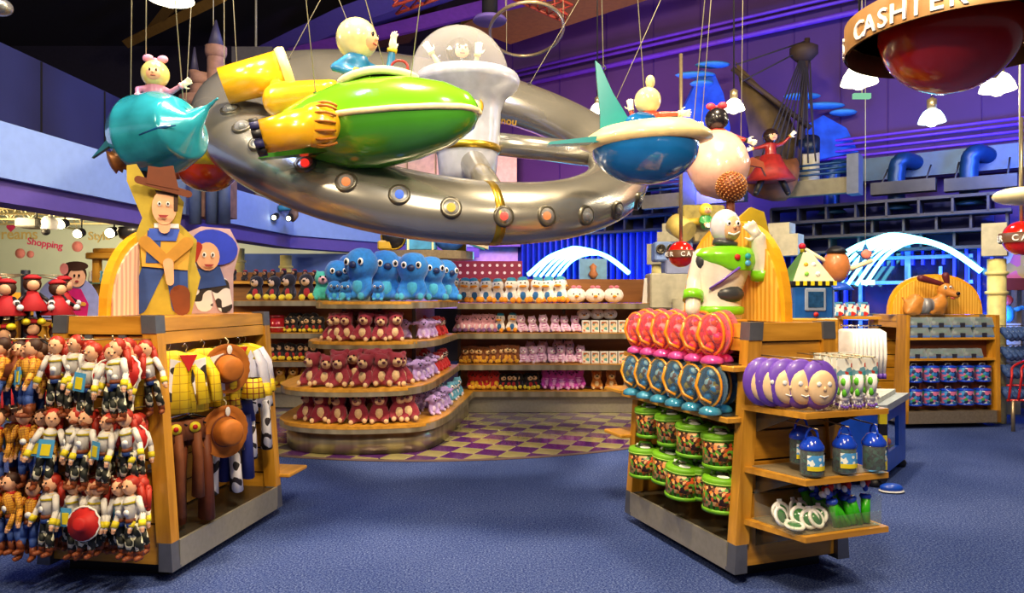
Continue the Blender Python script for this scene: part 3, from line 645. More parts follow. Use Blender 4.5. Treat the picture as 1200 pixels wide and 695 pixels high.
# ---- right stand: long shelves and end shelves
for z, lab in ((1.115, None), (.845, None)):
    x0 = -xsr(z)-.09; m = MB(); m.box((x0, -.02 if z > 1 else .0, z), (-.02, 1.17, z+.03), M_woody, b=.004); m.build('shelf', gr)
    m = MB(); m.box((x0+.012, .03, z+.03), (-.03, 1.12, z+.034), M_deck); m.build('shelf_mat', gr)
for z in (.915, .59, .315):
    o = [(-.33, 0), (.27, 0), (.27, -.0), (.3, -.12), (.27, -.36), (-.25, -.36), (-.36, -.06)]
    o = [(-.32, 0), (.30, 0), (.30, -.36), (-.22, -.36)]
    m = MB(); m.prism(o, M_woodh, (0, 0, z), (1, 0, 0), (0, 1, 0), (0, 0, 1), .028); m.build('end_shelf', gr)
    m = MB(); m.prism([(-.27, -.02), (.27, -.02), (.27, -.33), (-.2, -.33)], clear('smoked shelf glass', 'b8a480', .55), (0, 0, z+.028), (1, 0, 0), (0, 1, 0), (0, 0, 1), .004); m.build('shelf_glass', gr)
    for x in (-.24, .24): m = MB(); m.prism([(0, 0), (-.28, 0), (0, -.12)], M_deck, (x, -.01, z-.001), (0, 1, 0), (0, 0, 1), (1, 0, 0), .006); m.build('bracket', gr)
# ---- boards on top
arch_l = arch_board('arch_board', 'rose coloured wood grain arch board with orange rim on the left stand', LW(gl, -.03, .6, 1.406), math.radians(81.4), .56, .52, M_archp, M_archedge)
bx = P(905, 372, 4.55); arch_r = arch_board('arch_board', 'orange wood grain arch board behind the astronaut statue on the right stand', LW(gr, .02, .57, 1.371), math.radians(-70.5), .5, .60, M_arch, M_archedge)
M_eyeb = mat('print black', '0c0a0c', .4)
# ---- printed cut-out of cowboy and cowgirl riders (flat boards)
def flat_fig(t, pieces, y0):
    for i, (nm, pts, mt) in enumerate(pieces):
        m = MB(); m.prism(pts, mt, (0, y0-.004*i, 0), t=.006); m.build(nm, t)
def ellp(cx, cz, rx, rz, n=18, a=0): return [(cx+rx*math.cos(2*PI*i/n)*math.cos(a)-rz*math.sin(2*PI*i/n)*math.sin(a), cz+rx*math.cos(2*PI*i/n)*math.sin(a)+rz*math.sin(2*PI*i/n)*math.cos(a)) for i in range(n)]
def limb(a, b, r0, r1):
    a = Vector(a); b = Vector(b); d = (b-a).normalized(); n = Vector((-d.y, d.x)); out = []
    for i in range(7): t = PI*i/6; out.append(tuple(a+(-d*math.sin(t)+n*math.cos(t))*r0))
    for i in range(7): t = PI*i/6; out.append(tuple(b+(d*math.sin(t)-n*math.cos(t))*r1))
    return out
M_skin = mat('peach skin', 'e8b088', .5); M_hatb = mat('brown felt', '6e3418', .6); M_denim = mat('denim blue', '2c4a92', .7, var=.2); M_ysh = mat('mustard shirt', 'd6a43c', .6)
M_hair = mat('dark brown hair', '3c2012', .6); M_boot = mat('boot brown', '7c3c1a', .5); M_redh = mat('red hair', 'a82818', .5); M_blueh = mat('royal blue', '2c44d8', .45)
cut = T('cutout_cowboy', 'tall printed cut-out of a cowboy in brown hat and blue jeans on the left stand', 'cut-out', LW(gl, .10, .36, 1.406), math.radians(20))
K = 1.0
flat_fig(cut, [
    ('backing_board', [(-.19, 0), (-.13, .3), (-.16, .45), (-.12, .56), (-.2, .77), (-.2, .86), (-.15, .87), (-.1, .78), (.0, .8), (.1, .66), (.08, .53), (.17, .44), (.16, .3), (.19, .22), (.14, .0)], mat('olive backing', 'b8a032', .6)),
    ('leg_print', limb((-.05, .3), (-.14, .05), .062, .045), M_denim), ('leg_print', limb((.06, .28), (.08, .05), .06, .045), M_denim), ('leg_print', limb((.08, .12), (.09, .04), .055, .045), M_boot),
    ('shirt_print', [(-.12, .28), (-.13, .42), (-.08, .5), (.06, .5), (.14, .42), (.12, .26)], M_ysh),
    ('vest_print', [(-.1, .3), (-.09, .49), (-.02, .44), (-.03, .3)], M_denim), ('scarf_print', [(-.08, .5), (.08, .5), (.06, .43), (-.09, .43)], mat('blue scarf', '3c5cc8', .6)),
    ('scarf_stripe', [(-.055, .505), (.075, .505), (.075, .53), (-.055, .53)], M_white),
    ('arm_print', limb((-.1, .42), (0, .32), .035, .03), mat('tan sleeve', 'c48c30', .6)), ('arm_print', limb((.12, .42), (.03, .33), .035, .03), mat('tan sleeve', 'c48c30', .6)),
    ('hand_print', limb((.02, .3), (.03, .19), .028, .02), M_skin),
    ('neck_print', limb((0, .5), (0, .56), .03, .03), M_skin), ('head_print', ellp(0, .62, .065, .1), M_skin), ('hair_print', [(.05, .6), (.07, .6), (.075, .7), (-.05, .72), (-.04, .7), (.05, .69)], M_hair),
    ('eye_print', ellp(-.025, .64, .01, .014, 10), M_white), ('eye_print', ellp(.02, .64, .01, .014, 10), M_white), ('pupil_print', ellp(-.024, .64, .005, .007, 8), M_eyeb), ('pupil_print', ellp(.021, .64, .005, .007, 8), M_eyeb), ('mouth_print', [(-.03, .575), (.025, .575), (.01, .56), (-.02, .56)], mat('mouth', 'a03838', .5)),
    ('hat_brim_print', limb((-.13, .77), (.13, .70), .022, .02), M_hatb), ('hat_crown_print', [(-.09, .75), (-.08, .85), (-.02, .845), (.05, .86), (.08, .72)], M_hatb)], 0)
cut2 = T('cutout_cowgirl', 'printed cut-out of a cowgirl in blue hat crouching beside the taller cowboy cut-out', 'cut-out', LW(gl, .15, .74, 1.406), math.radians(20))
flat_fig(cut2, [
    ('backing_board', [(-.15, 0), (-.17, .3), (-.15, .5), (-.05, .55), (.12, .54), (.18, .42), (.14, .25), (.14, 0)], mat('pale backing', 'c9a8b0', .6)),
    ('chaps_print', limb((-.05, .16), (-.03, .06), .06, .05), pattern('cow print', 'ece8ea', '2a2022', 'patches', 14, .05)), ('chaps_print', limb((.06, .18), (.09, .05), .055, .045), pattern('cow print', 'ece8ea', '2a2022', 'patches', 14, .05)),
    ('shirt_print', [(-.08, .15), (-.08, .28), (.06, .3), (.1, .18)], M_denim), ('horse_print', limb((-.11, .2), (-.12, .3), .035, .045), mat('pale toy hide', 'c8c8c0', .6)),
    ('hat_print', ellp(0.03, .42, .14, .11, 20, -.3), M_blueh), ('head_print', ellp(-.01, .36, .07, .09), M_skin), ('hair_print', limb((-.07, .42), (-.09, .34), .03, .02), M_redh),
    ('eye_print', ellp(-.03, .37, .012, .018, 10), M_white), ('eye_print', ellp(.02, .37, .012, .018, 10), M_white), ('pupil_print', ellp(-.03, .37, .006, .009, 8), M_eyeb), ('pupil_print', ellp(.02, .37, .006, .009, 8), M_eyeb), ('mouth_print', [(-.03, .31), (.03, .31), (.01, .295), (-.02, .295)], mat('mouth', 'a03838', .5))], 0)
# ---------------------------------------------------------------- curved plush display
disp = T('plush_display', 'long steel-edged display with rounded left end and four shelf levels', 'shelf unit', (-1.4, 8.5, 0))
S1 = [(-.52, 9.47), (-.62, 8.2), (-.70, 7.5), (-.85, 7.08), (-1.15, 6.93), (-1.6, 6.88), (-2.0, 6.98), (-2.28, 7.25), (-2.4, 7.8), (-2.4, 9.9)]
S2 = [(-.70, 9.47), (-.78, 8.2), (-.86, 7.4), (-1.02, 7.06), (-1.3, 6.93), (-1.7, 6.9), (-2.05, 7.0), (-2.28, 7.25), (-2.38, 7.8), (-2.38, 9.9)]
S3 = [(-.73, 9.47), (-.8, 8.5), (-.88, 7.98), (-1.05, 7.68), (-1.35, 7.54), (-1.7, 7.52), (-2.0, 7.62), (-2.2, 7.9), (-2.25, 8.4), (-2.25, 9.9)]
S4 = [(-.72, 9.47), (-.8, 8.6), (-.9, 8.05), (-1.08, 7.74), (-1.35, 7.62), (-1.65, 7.6), (-1.95, 7.7), (-2.12, 7.95), (-2.2, 8.4), (-2.2, 9.9)]
TIER = [.29, .64, 1.05, 1.47]
SP = []
def deck_trim(out, z, nm, th=.07):
    pts = smooth_path([(a, b, 0) for a, b in out], 6); poly = [(p.x, p.y) for p in pts]
    m = MB(); m.prism([(cx+(x_-cx)*1.012, y_-(.02 if y_ < 9 else 0)) for cx in (-1.5,) for x_, y_ in poly], M_woody, (0, 0, z-.03), (1, 0, 0), (0, 1, 0), (0, 0, 1), .03); m.build('shelf', disp, True)
    m = MB(); n = len(pts); vs = []
    for i, p in enumerate(pts):
        d = (pts[min(i+1, n-1)]-pts[max(i-1, 0)]).normalized(); o = Vector((-d.y, d.x, 0)); o = -o if o.dot(p-Vector((-1.5, 9, 0))) < 0 else o
        for q, zz in ((0, z-.009), (.018, z-.009), (.018, z-th), (0, z-th)): vs.append((p.x+o.x*q, p.y+o.y*q, zz))
    fs = [[i*4+k, i*4+(k+1) % 4, i*4+4+(k+1) % 4, i*4+4+k] for i in range(n-1) for k in range(4)]
    m.add(vs, fs, M_glint); m.build('steel_edge', disp, True)
    return pts
for out, z in zip((S1, S2, S3, S4), TIER): SP.append(deck_trim(out, z, 'shelf', .075))
# curved steel base, slightly set back
cxy = Vector((-1.5, 9)); base = [tuple(cxy+(Vector(p)-cxy)*.955) for p in S1]; pts = smooth_path([(a, b, 0) for a, b in base], 6)
m = MB(); m.prism([(p.x, p.y) for p in pts], M_glint, (0, 0, 0), (1, 0, 0), (0, 1, 0), (0, 0, 1), .215)
for i in range(len(m.sm)-len(pts), len(m.sm)): m.sm[i] = True
m.build('steel_base', disp, True)
m = MB(); m.box((-1.95, 8.15, .29), (-1.1, 10.3, 1.44), M_brown); m.build('core', disp, True)
for x in (-1.9, -1.5, -1.12): m = MB(); m.box((x, 8.12, .29), (x+.04, 8.16, 1.44), M_deck); m.build('upright', disp, True)
for x in (-1.75, -1.3):
    for z in (.52, .9, 1.3): m = MB(); m.cyl((x, 8.13, z), (x, 8.15, z), .045, mat('brown disc', '8a6038', .5), 14); m.build('cover_disc', disp, True)
# straight runs right and left of the round end
def run(x0, x1, yf, tiers, lab, panel_top, dep=.42, base_=True):
    r = T('wall_shelving', lab, 'shelf unit', ((x0+x1)/2, yf+dep, 0))
    for i, z in enumerate(tiers):
        m = MB(); m.box((x0, yf-.024, z-.006), (x1, yf+dep, z), M_woodh); m.build('shelf', r, True)
        m = MB(); m.box((x0, yf-.022, z-.075), (x1, yf, z-.006), M_glint); m.build('steel_edge', r, True)
    if base_: m = MB(); m.box((x0, yf+.06, 0), (x1, yf+dep, .21), M_steeld); m.build('base', r, True)
    zs = [.0]+list(tiers)+[panel_top]
    for i in range(len(zs)-1): m = MB(); m.box((x0, yf+dep, zs[i]+.004), (x1, yf+dep+.03, zs[i+1]-.004), M_brown); m.build('back_panel', r, True)
    n = max(1, int((x1-x0)/1.25)); 
    for k in range(n+1):
        x = x0+(x1-x0)*k/n; m = MB(); m.box((x-.02, yf+dep-.02, .2), (x+.02, yf+dep, tiers[-1]-.04), M_deck); m.build('upright', r, True)
    return r
runR = run(-.72, 2.14, 9.5, TIER[:3]+[1.44], 'straight steel-edged plush shelving along the back, right of the round end', 1.77)
runL = run(-4.2, -2.4, 9.95, [.29, .64, 1.03, 1.475], 'straight plush shelving at the back left, partly hidden by the left stand', 1.5)
m = MB(); m.box((-4.6, 11.0, 0), (-2.5, 11.05, 1.9), M_brown); m.build('rear_panel', runL, True)
m = MB(); m.box((-4.6, 10.8, 1.72), (-2.5, 11.0, 1.76), M_woodh); m.build('rear_ledge', runL, True)
# high round shelf with luggage props, on a post
hs = T('high_shelf', 'round-edged steel shelf on a post above the blue plush', 'shelf', P(505, 350, 9.2)); c = P(498, 299, 9.2)
ov = [(.62*math.cos(i*PI/18), .42*math.sin(i*PI/18)) for i in range(36)]
m = MB(); m.prism(ov, M_steel, (c.x, 9.2, c.z-.06), (1, 0, 0), (0, 1, 0), (0, 0, 1), .1); m.build('disc', hs, True)
m = MB(); m.cyl((c.x+.25, 9.2, 1.47), (c.x+.25, 9.2, c.z-.06), .09, M_yel); m.build('post', hs, True)
ZS = c.z+.045
def suitcase(x, y, z, w_, d_, h_, mt, lab, rz=0):
    t = T('suitcase', lab, 'suitcase', (x, y, z), rz); m = MB(); m.box((-w_/2, -d_/2, 0), (w_/2, d_/2, h_*.62), mt, b=.012); m.build('case', t)
    m = MB(); m.box((-w_/2, -d_/2, h_*.64), (w_/2, d_/2, h_), mt, b=.012); m.build('lid', t)
    for s in (-1, 1): m = MB(); m.box((s*w_*.42-.012, -d_/2-.006, .0), (s*w_*.42+.012, -d_/2, h_), M_cream); m.build('strap', t)
M_lug = mat('sky blue luggage', '3f8fc8', .45, var=.2)
suitcase(c.x-.02, 9.05, ZS, .36, .3, .21, M_lug, 'lower blue trunk prop on the high round shelf'); suitcase(c.x-.01, 9.05, ZS+.212, .37, .3, .24, mat('pale blue luggage', '6cb4d0', .45, var=.25), 'upper pale blue trunk prop stacked on the lower blue trunk')
def hatprop(name, lab, cat, x, y, z, parts):
    t = T(name, lab, cat, (x, y, z))
    for nm, fn in parts: m = MB(); fn(m); m.build(nm, t)
    return t
hatprop('travel_bag', 'round black bag with yellow base left of the blue trunks', 'bag', c.x-.36, 9.0, ZS, [('bag', lambda m: m.ell((0, 0, .17), (.16, .12, .17), M_black)), ('base', lambda m: m.box((-.19, -.1, 0), (-.02, .1, .12), mat('mustard', 'b8962c', .5), b=.02)), ('band', lambda m: m.tube([(.15*math.cos(a*PI/8), -.06, .17+.16*math.sin(a*PI/8)) for a in range(16)], .012, M_gold, 6, True))])
hatprop('orange_bag', 'soft orange sack lying on top of the black bag', 'bag', c.x-.34, 9.1, ZS+.3, [('sack', lambda m: m.ell((0, 0, .13), (.12, .1, .18), mat('orange cloth', 'd8742a', .7, bump=.4))), ('tie', lambda m: m.lathe([(.05, 0), (.03, .03), (.07, .09)], mat('orange cloth', 'd8742a', .7), (0, 0, .26)))])
hatprop('blue_sack', 'crumpled royal blue sack right of the blue trunks', 'bag', c.x+.33, 9.0, ZS, [('sack', lambda m: m.ell((0, 0, .14), (.19, .14, .15), mat('crumpled blue', '2a62b8', .6, bump=.8, scale=9, var=.35))), ('knot', lambda m: m.ell((-.08, 0, .29), (.05, .05, .05), mat('crumpled blue', '2a62b8', .6)))])
hatprop('book_prop', 'large teal and sand coloured book prop leaning at the right of the high shelf', 'book', c.x+.6, 9.0, ZS, [('cover', lambda m: m.prism([(-.2, .14), (.16, .0), (.2, .1), (-.16, .26)], mat('teal sand', '3a98a8', .5, var=.3, scale=3), (0, -.1, 0), t=.16)), ('pages', lambda m: m.prism([(-.0, .07), (.19, .01), (.2, .09), (.02, .16)], M_cream, (0.02, -.11, 0), t=.15))])
hatprop('yellow_bag', 'small mustard duffel bag on the high shelf behind the blue sack', 'bag', c.x+.42, 9.25, ZS, [('bag', lambda m: m.ell((0, 0, .26), (.14, .1, .12), mat('mustard', 'b8962c', .5))), ('stand', lambda m: m.box((-.1, -.06, 0), (.1, .06, .2), M_gold))])
# polka banner
M_dots = pattern('polka dots', '8a1438', 'f0d8dc', 'dots', 9, .22)
m = MB(); a = P(526, 327, 10.9); b = P(612, 306, 10.9); m.box((a.x, 10.9, a.z-.3), (b.x, 10.93, b.z), M_dots); tag(m.build('polka_dot_banner'), 'dark red banner with white polka dots on the wall behind the bird plush', 'banner')
t = T('prop_ledge', 'narrow ledge of yellow and brown boxes high on the lilac wall', 'shelf', P(590, 289, 14.6)); m = MB(); a = P(556, 289, 14.6); b = P(610, 289, 14.6); m.box((a.x, 14.55, a.z), (b.x, 14.9, a.z+.04), M_violet); m.build('ledge', t, True)
for i, mt in enumerate((mat('amber', 'd89a3c', .5), M_boot, mat('amber', 'd89a3c', .5), M_cream)): m = MB(); m.box((a.x+.02+i*.23, 14.6, a.z+.04), (a.x+.21+i*.23, 14.8, a.z+.14), mt, b=.01); m.build('box', t, True)
# ---------------------------------------------------------------- rear right stand
gb, xsb = gondola((5.08, 8.55), math.radians(6), 1.2, .6, 1.31, .06, 'honey wood stand at far right with clear craft boxes and blue bags')
# turn: its long open side faces the camera, so it gets front shelves of its own
for z in (1.02, .78): m = MB(); m.box((-.56, -.16, z), (.56, .0, z+.03), M_woodh, b=.004); m.build('front_shelf', gb)
m = MB(); m.box((-.6, -.17, .06), (.6, -.02, .2), M_steel); m.build('front_base', gb)
for s in (-1, 1): m = MB(); m.prism([(s*.60, .06), (s*.55, .06), (s*.53, 1.31), (s*.58, 1.31)], M_wood, (0, -.17, 0), t=.17); m.build('front_post', gb)
arch_b = arch_board('arch_board', 'orange wood grain arch board with the toy dog on the far right stand', LW(gb, 0, .12, 1.312), math.radians(6), .6, .48, M_arch, M_archedge)
# ---------------------------------------------------------------- plush toys
def fur(name, col, var=.14): return mat(name, col, .85, 0, var, 30, .35, sheen=.3)
M_eye = mat('glossy black', '0c0a0c', .1, coat=.5)
def plush(name, label, cat, h, c, ears='round', feet=None, belly=None, face=None, nose='0c0a0c', hat=None, bill=None, big=False, stripes=None, fuse=None, bow=None, eyes=True, headr=1.0):
    """sitting soft toy, base at z=0, faces -y; h = height"""
    F_ = fur(name+' fur', c); t = T(name, label, cat); m = MB(); s = h; hr = .25*headr
    m.ell((0, 0, .27*s), (.23*s, .19*s, .27*s), F_); hz = .70*s
    m.ell((0, -.02*s, hz), (hr*s*1.05, hr*s*.95, hr*s), F_, 14, 10)
    for sx in (-1, 1):
        m.cap((sx*.18*s, -.04*s, .42*s), (sx*.27*s, -.17*s, .2*s), .075*s, .07*s, F_, 8)
        if not feet: m.cap((sx*.13*s, -.1*s, .09*s), (sx*.2*s, -.3*s, .08*s), .09*s, .085*s, F_, 8)
        else: m.cap((sx*.12*s, -.08*s, .08*s), (sx*.17*s, -.2*s, .07*s), .06*s, .05*s, F_, 8)
        if ears == 'round': m.ell((sx*.19*s, 0, hz+.19*s), (.09*s, .05*s, .09*s), F_, 10, 6)
        elif ears == 'pointed': m.cap((sx*.15*s, 0, hz+.16*s), (sx*.2*s, 0, hz+.29*s), .07*s, .02*s, F_, 8)
        elif ears == 'long':
            m.cap((sx*.2*s, 0, hz+.06*s), (sx*.44*s, -.02*s, hz+.02*s), .07*s, .1*s, F_, 8)
        elif ears == 'small': m.ell((sx*.17*s, 0, hz+.2*s), .055*s, F_, 8, 6)
    m.build('body', t, fuse=fuse or s*.045)
    if belly: m = MB(); m.ell((0, -.055*s, .27*s), (.165*s, .155*s, .2*s), fur(name+' belly', belly), 12, 8); m.build('belly', t)
    if face: m = MB(); m.ell((0, -.13*s*headr, hz-.04*s), (.165*s*headr, .19*s*headr, .15*s*headr), fur(name+' face', face), 12, 8); m.build('face', t)
    if belly and not feet:
        for sx in (-1, 1): m = MB(); m.ell((sx*.2*s, -.355*s, .09*s), (.07*s, .05*s, .075*s), fur(name+' belly', belly), 9, 6); m.build('paw', t)
    if feet:
        for sx in (-1, 1): m = MB(); m.ell((sx*.16*s, -.27*s, .115*s), (.115*s, .14*s, .115*s), fur(name+' feet', feet), 10, 7); m.build('foot', t)
    yf = -.02*s-hr*s*.95
    if bill:
        m = MB(); m.ell((0, yf-.05*s, hz-.07*s), (.15*s, .13*s, .05*s), mat('plush bill', bill, .7), 12, 6); m.build('bill', t)
    else:
        m = MB(); m.ell((0, yf-(.09*s if face else .0), hz-.02*s), ((.085 if big else .055)*s, .04*s, (.07 if big else .04)*s), mat(name+' nose', nose, .4), 8, 6); m.build('nose', t)
    if eyes:
        for sx in (-1, 1):
            m = MB(); e = .062*s if big else .03*s; x = .15*s if big else .08*s; yy = -.02*s-hr*s*(.84 if big else .9)-(.02*s if face else 0)
            if big: m.ell((sx*x, yy, hz+.04*s), (e, e*.45, e*1.15), M_white, 10, 7); m.ell((sx*x, yy-e*.35, hz+.04*s), (e*.55, e*.25, e*.75), M_eye, 10, 7)
            else: m.ell((sx*x, yy, hz+.06*s), e, M_eye, 8, 6)
            m.build('eye', t)
    if hat: m = MB(); m.lathe([(.2*s, 0), (.21*s, .03*s), (.17*s, .06*s), (.19*s, .11*s), (.12*s, .16*s), (0, .17*s)], fur(name+' cap', hat), (0, 0, hz+.12*s), (0, .12, 1), 12); m.build('cap', t)
    if bow:
        m = MB()
        for sx in (-1, 1): m.ell((sx*.08*s, -.03*s, hz+.26*s), (.08*s, .03*s, .055*s), fur(name+' bow', bow), 8, 6)
        m.build('bow', t)
    if stripes:
        for zz in (.2, .34, .46): m = MB(); m.tube([(.235*s*math.sin(math.acos(min(1, abs(zz*s-.27*s)/(.27*s))))*math.cos(a*PI/8), .195*s*math.sin(math.acos(min(1, abs(zz*s-.27*s)/(.27*s))))*math.sin(a*PI/8), zz*s) for a in range(16)], .02*s, fur(name+' stripe', stripes), 6, True); m.build('stripe', t)
    return Proto(t)
def along(pts, s):
    L = 0
    for i in range(len(pts)-1):
        d = (pts[i+1]-pts[i]).length
        if L+d >= s: f = (s-L)/d; return pts[i].lerp(pts[i+1], f), (pts[i+1]-pts[i]).normalized()
        L += d
    return pts[-1].copy(), (pts[-1]-pts[-2]).normalized()
def plen(pts): return sum((pts[i+1]-pts[i]).length for i in range(len(pts)-1))
def row(pr, a, b, n, z, desc, where, group, back=False, jit=.12, ry=.5, scale=(.92, 1.06), face=0):
    """n copies from point a to b (x,y), facing the camera side"""
    for i in range(n):
        f = (i+.5)/n; x = a[0]+(b[0]-a[0])*f; y = a[1]+(b[1]-a[1])*f+random.uniform(-.02, .02)
        pr.put((x, y, z+.003), face+random.uniform(-ry, ry)*jit/.12*.6, f'{desc} on {where}, {nth(i)}', group, rot=(random.uniform(-.1, .06), random.uniform(-.13, .13), face+random.uniform(-ry, ry)), scale=random.uniform(*scale))
bear = plush('teddy_bear', 'crimson teddy bear', 'plush toy', .34, '7e1730', belly='d2b48c', face='cfae86', nose='5a2038', headr=.95)
# tag ribbon on a few bears is left to the colour of the row
def curve_row(pr, path, inset, z, xs_px, desc, where, group, sc_=(.95, 1.05)):
    """place at the given picture columns along a shelf edge, pushed in from the edge"""
    for i, px in enumerate(xs_px):
        best = None
        for k in range(200):
            p, d = along(path, plen(path)*k/199); q = abs(600+p.x/p.y*F-px)
            if best is None or q < best[0]-(.0 if p.y < 8.6 else 0): best = (q, p, d) if (best is None or q < best[0]) else best
        q, p, d = best; o = Vector((-d.y, d.x, 0)); c0 = Vector((-1.5, 8.6, 0)); o = -o if o.dot(c0-p) < 0 else o
        p = p+o*inset; dirc = -o; rz = math.atan2(dirc.y, dirc.x)+PI/2
        rz = rz*.55+random.uniform(-.3, .3)
        pr.put((p.x, p.y, z+.003), rz, f'{desc} {where}, {nth(i)}', group, rot=(random.uniform(-.08, .05), random.uniform(-.16, .16), rz), scale=random.uniform(*sc_))
curve_row(bear, SP[0][12:46], .19, TIER[0], [342, 366, 391, 419, 444, 468, 490], 'crimson teddy bear in the front line,', ' lowest round shelf', 'crimson bears on the lowest round shelf')
curve_row(bear, SP[0][12:46], .5, TIER[0], [355, 404, 432, 478], 'crimson teddy bear in the second line,', ' lowest round shelf', 'crimson bears on the lowest round shelf', (1.0, 1.08))
curve_row(bear, SP[1][12:46], .18, TIER[1], [350, 368, 394, 424, 448, 470, 488], 'crimson teddy bear in the front line,', ' second lowest round shelf', 'crimson bears on the second round shelf')
curve_row(bear, SP[1][12:46], .46, TIER[1], [360, 383, 410, 436, 458, 478], 'crimson teddy bear in the second line,', ' second lowest round shelf', 'crimson bears on the second round shelf', (1.02, 1.1))
curve_row(bear, SP[2][12:46], .17, TIER[2], [374, 388, 402, 421, 446, 464], 'crimson teddy bear in the front line,', ' third round shelf', 'crimson bears on the third round shelf', (.88, 1.0))
curve_row(bear, SP[2][12:46], .38, TIER[2], [382, 412, 435, 455], 'crimson teddy bear in the second line,', ' third round shelf', 'crimson bears on the third round shelf', (.95, 1.02))
blue = plush('blue_plush', 'blue plush', 'plush toy', .52, '1f78d0', ears='pointed', belly='3fa8d4', nose='1c2c5c', big=True, headr=1.3)
bl = [(396, 8.3, .80, .3), (412, 8.6, .95, .1), (424, 7.95, 1.0, -.35), (451, 8.15, .98, .35), (466, 8.55, .9, .1), (484, 8.1, .93, 0), (505, 8.35, .88, .5), (521, 8.6, .84, .7)]
bll = ['smallest blue plush toy at the left end of the top round shelf', 'blue plush toy with teal belly behind the biggest one on the top round shelf', 'biggest bright blue plush toy with large eyes at the front of the top round shelf', 'blue plush toy with large eyes directly right of the biggest one', 'blue plush toy half hidden behind its neighbours in the middle of the top round shelf', 'blue plush toy sitting straight upright right of the middle of the top round shelf', 'blue plush toy turned to the right, second from the right on the top round shelf', 'blue plush toy at the right end of the top round shelf']
for (px, Y, s_, r), lb in zip(bl, bll): blue.put((X(px, Y), Y, 1.475), r, lb, 'large blue plush toys', scale=s_*1.1)
minib = Proto(copy_tree(blue.o, (X(392, 7.95), 7.95, 1.475), .2, 'tiny blue plush toy at the left front edge of the top round shelf', 'small blue plush toys', scale=.42)); minib.used = True
for i, (px, Y) in enumerate(((405, 7.85), (443, 7.8))): minib.put((X(px, Y), Y, 1.475), .1, 'tiny blue plush toy at the feet of the big ones, %s' % ('left one' if i == 0 else 'right one'), 'small blue plush toys', scale=.4)
teal = plush('teal_plush', 'teal plush toy with pink face at the far left of the top round shelf', 'plush toy', .36, '38a8a0', face='d8a8c0', ears='pointed'); teal.put((X(378, 8.3), 8.3, 1.475), .3)
# black, cream and yellow plush on the left run
bky = plush('black_plush', 'black', 'plush toy', .36, '17141a', ears='none', feet='e8d028', face='e2bd94', belly='a81c20')
row(bky, (X(291, 10.15), 10.15), (X(372, 10.1), 10.1), 4, 1.475, 'large black plush with yellow feet', 'the top left shelf', 'black and yellow plush on the top left shelf', scale=(1.0, 1.1))
row(bky, (X(318, 10.15), 10.15), (X(380, 10.15), 10.15), 8, 1.03, 'small black plush with yellow feet', 'left shelf below the top', 'black and yellow plush on the upper left shelf', scale=(.58, .66))
row(bky, (X(340, 10.3), 10.3), (X(372, 10.3), 10.3), 4, 1.03, 'small black plush in back line', 'left shelf below the top', 'black and yellow plush on the upper left shelf', scale=(.75, .8))
row(bky, (X(318, 10.15), 10.15), (X(372, 10.15), 10.15), 7, .64, 'small black plush with yellow feet', 'left shelf level with middle bears', 'black and yellow plush on the middle left shelf', scale=(.66, .74))
gold = plush('golden_plush', 'gold', 'plush toy', .26, 'c09028', ears='small', feet='e8d028', face='e8c890')
row(gold, (X(322, 10.15), 10.15), (X(362, 10.15), 10.15), 3, .29, 'golden plush toy with yellow feet', 'the lowest left shelf', 'golden plush on the lowest left shelf')
hatb = plush('cap_plush', 'c', 'plush toy', .2, '1a1418', ears='none', hat='981c28', face='c08858', eyes=False)
row(hatb, (X(270, 10.9), 10.86), (X(375, 10.9), 10.86), 9, 1.763, 'small dark plush head with red cap', 'the rear ledge', 'red capped plush on the rear ledge', scale=(.8, .95))
# red tins on the left run
M_tin = mat('red tin', 'b0202a', .25, .2, coat=.4)
t = T('red_tin', 'red tin', 'tin', (0, 0, 0)); m = MB(); m.cyl((0, 0, 0), (0, 0, .2), .095, M_tin); m.build('can', t); m = MB(); m.lathe([(.1, 0), (.1, .03), (.08, .04)], mat('dark red lid', '6c1018', .3), (0, 0, .2), seg=18); m.build('lid', t); m = MB(); m.tube([(.098*math.cos(a*PI/8), .098*math.sin(a*PI/8), .07) for a in range(16)], .006, M_cream, 6, True); m.build('band', t)
tin = Proto(t)
for i, px in enumerate((309, 325)): tin.put((X(px, 10.1), 10.1, 1.032), 0, 'red round tin on the left shelf beside the small black plush, %s one' % ('left' if i == 0 else 'right'), 'red tins')
# right run
bird = plush('bird_plush', 'b', 'plush toy', .36, 'f0ece6', ears='none', hat='2a8cb0', bill='f0a020', feet='f0a020', belly='2468a8')
row(bird, (X(522, 9.72), 9.72), (X(634, 9.72), 9.72), 8, 1.44, 'white blue-capped bird plush', 'the top back shelf, left group', 'bird plush on the top back shelf', scale=(.92, 1.0))
row(bird, (X(636, 9.72), 9.72), (X(665, 9.72), 9.72), 2, 1.44, 'white blue-capped bird plush of the middle pair', 'the top back shelf', 'bird plush on the top back shelf', scale=(.96, 1.0))
row(bird, (X(640, 9.80), 9.80), (X(660, 9.80), 9.80), 2, 1.44, 'white bird plush half hidden behind the middle pair', 'the top back shelf', 'bird plush on the top back shelf', scale=(1.0, 1.02))
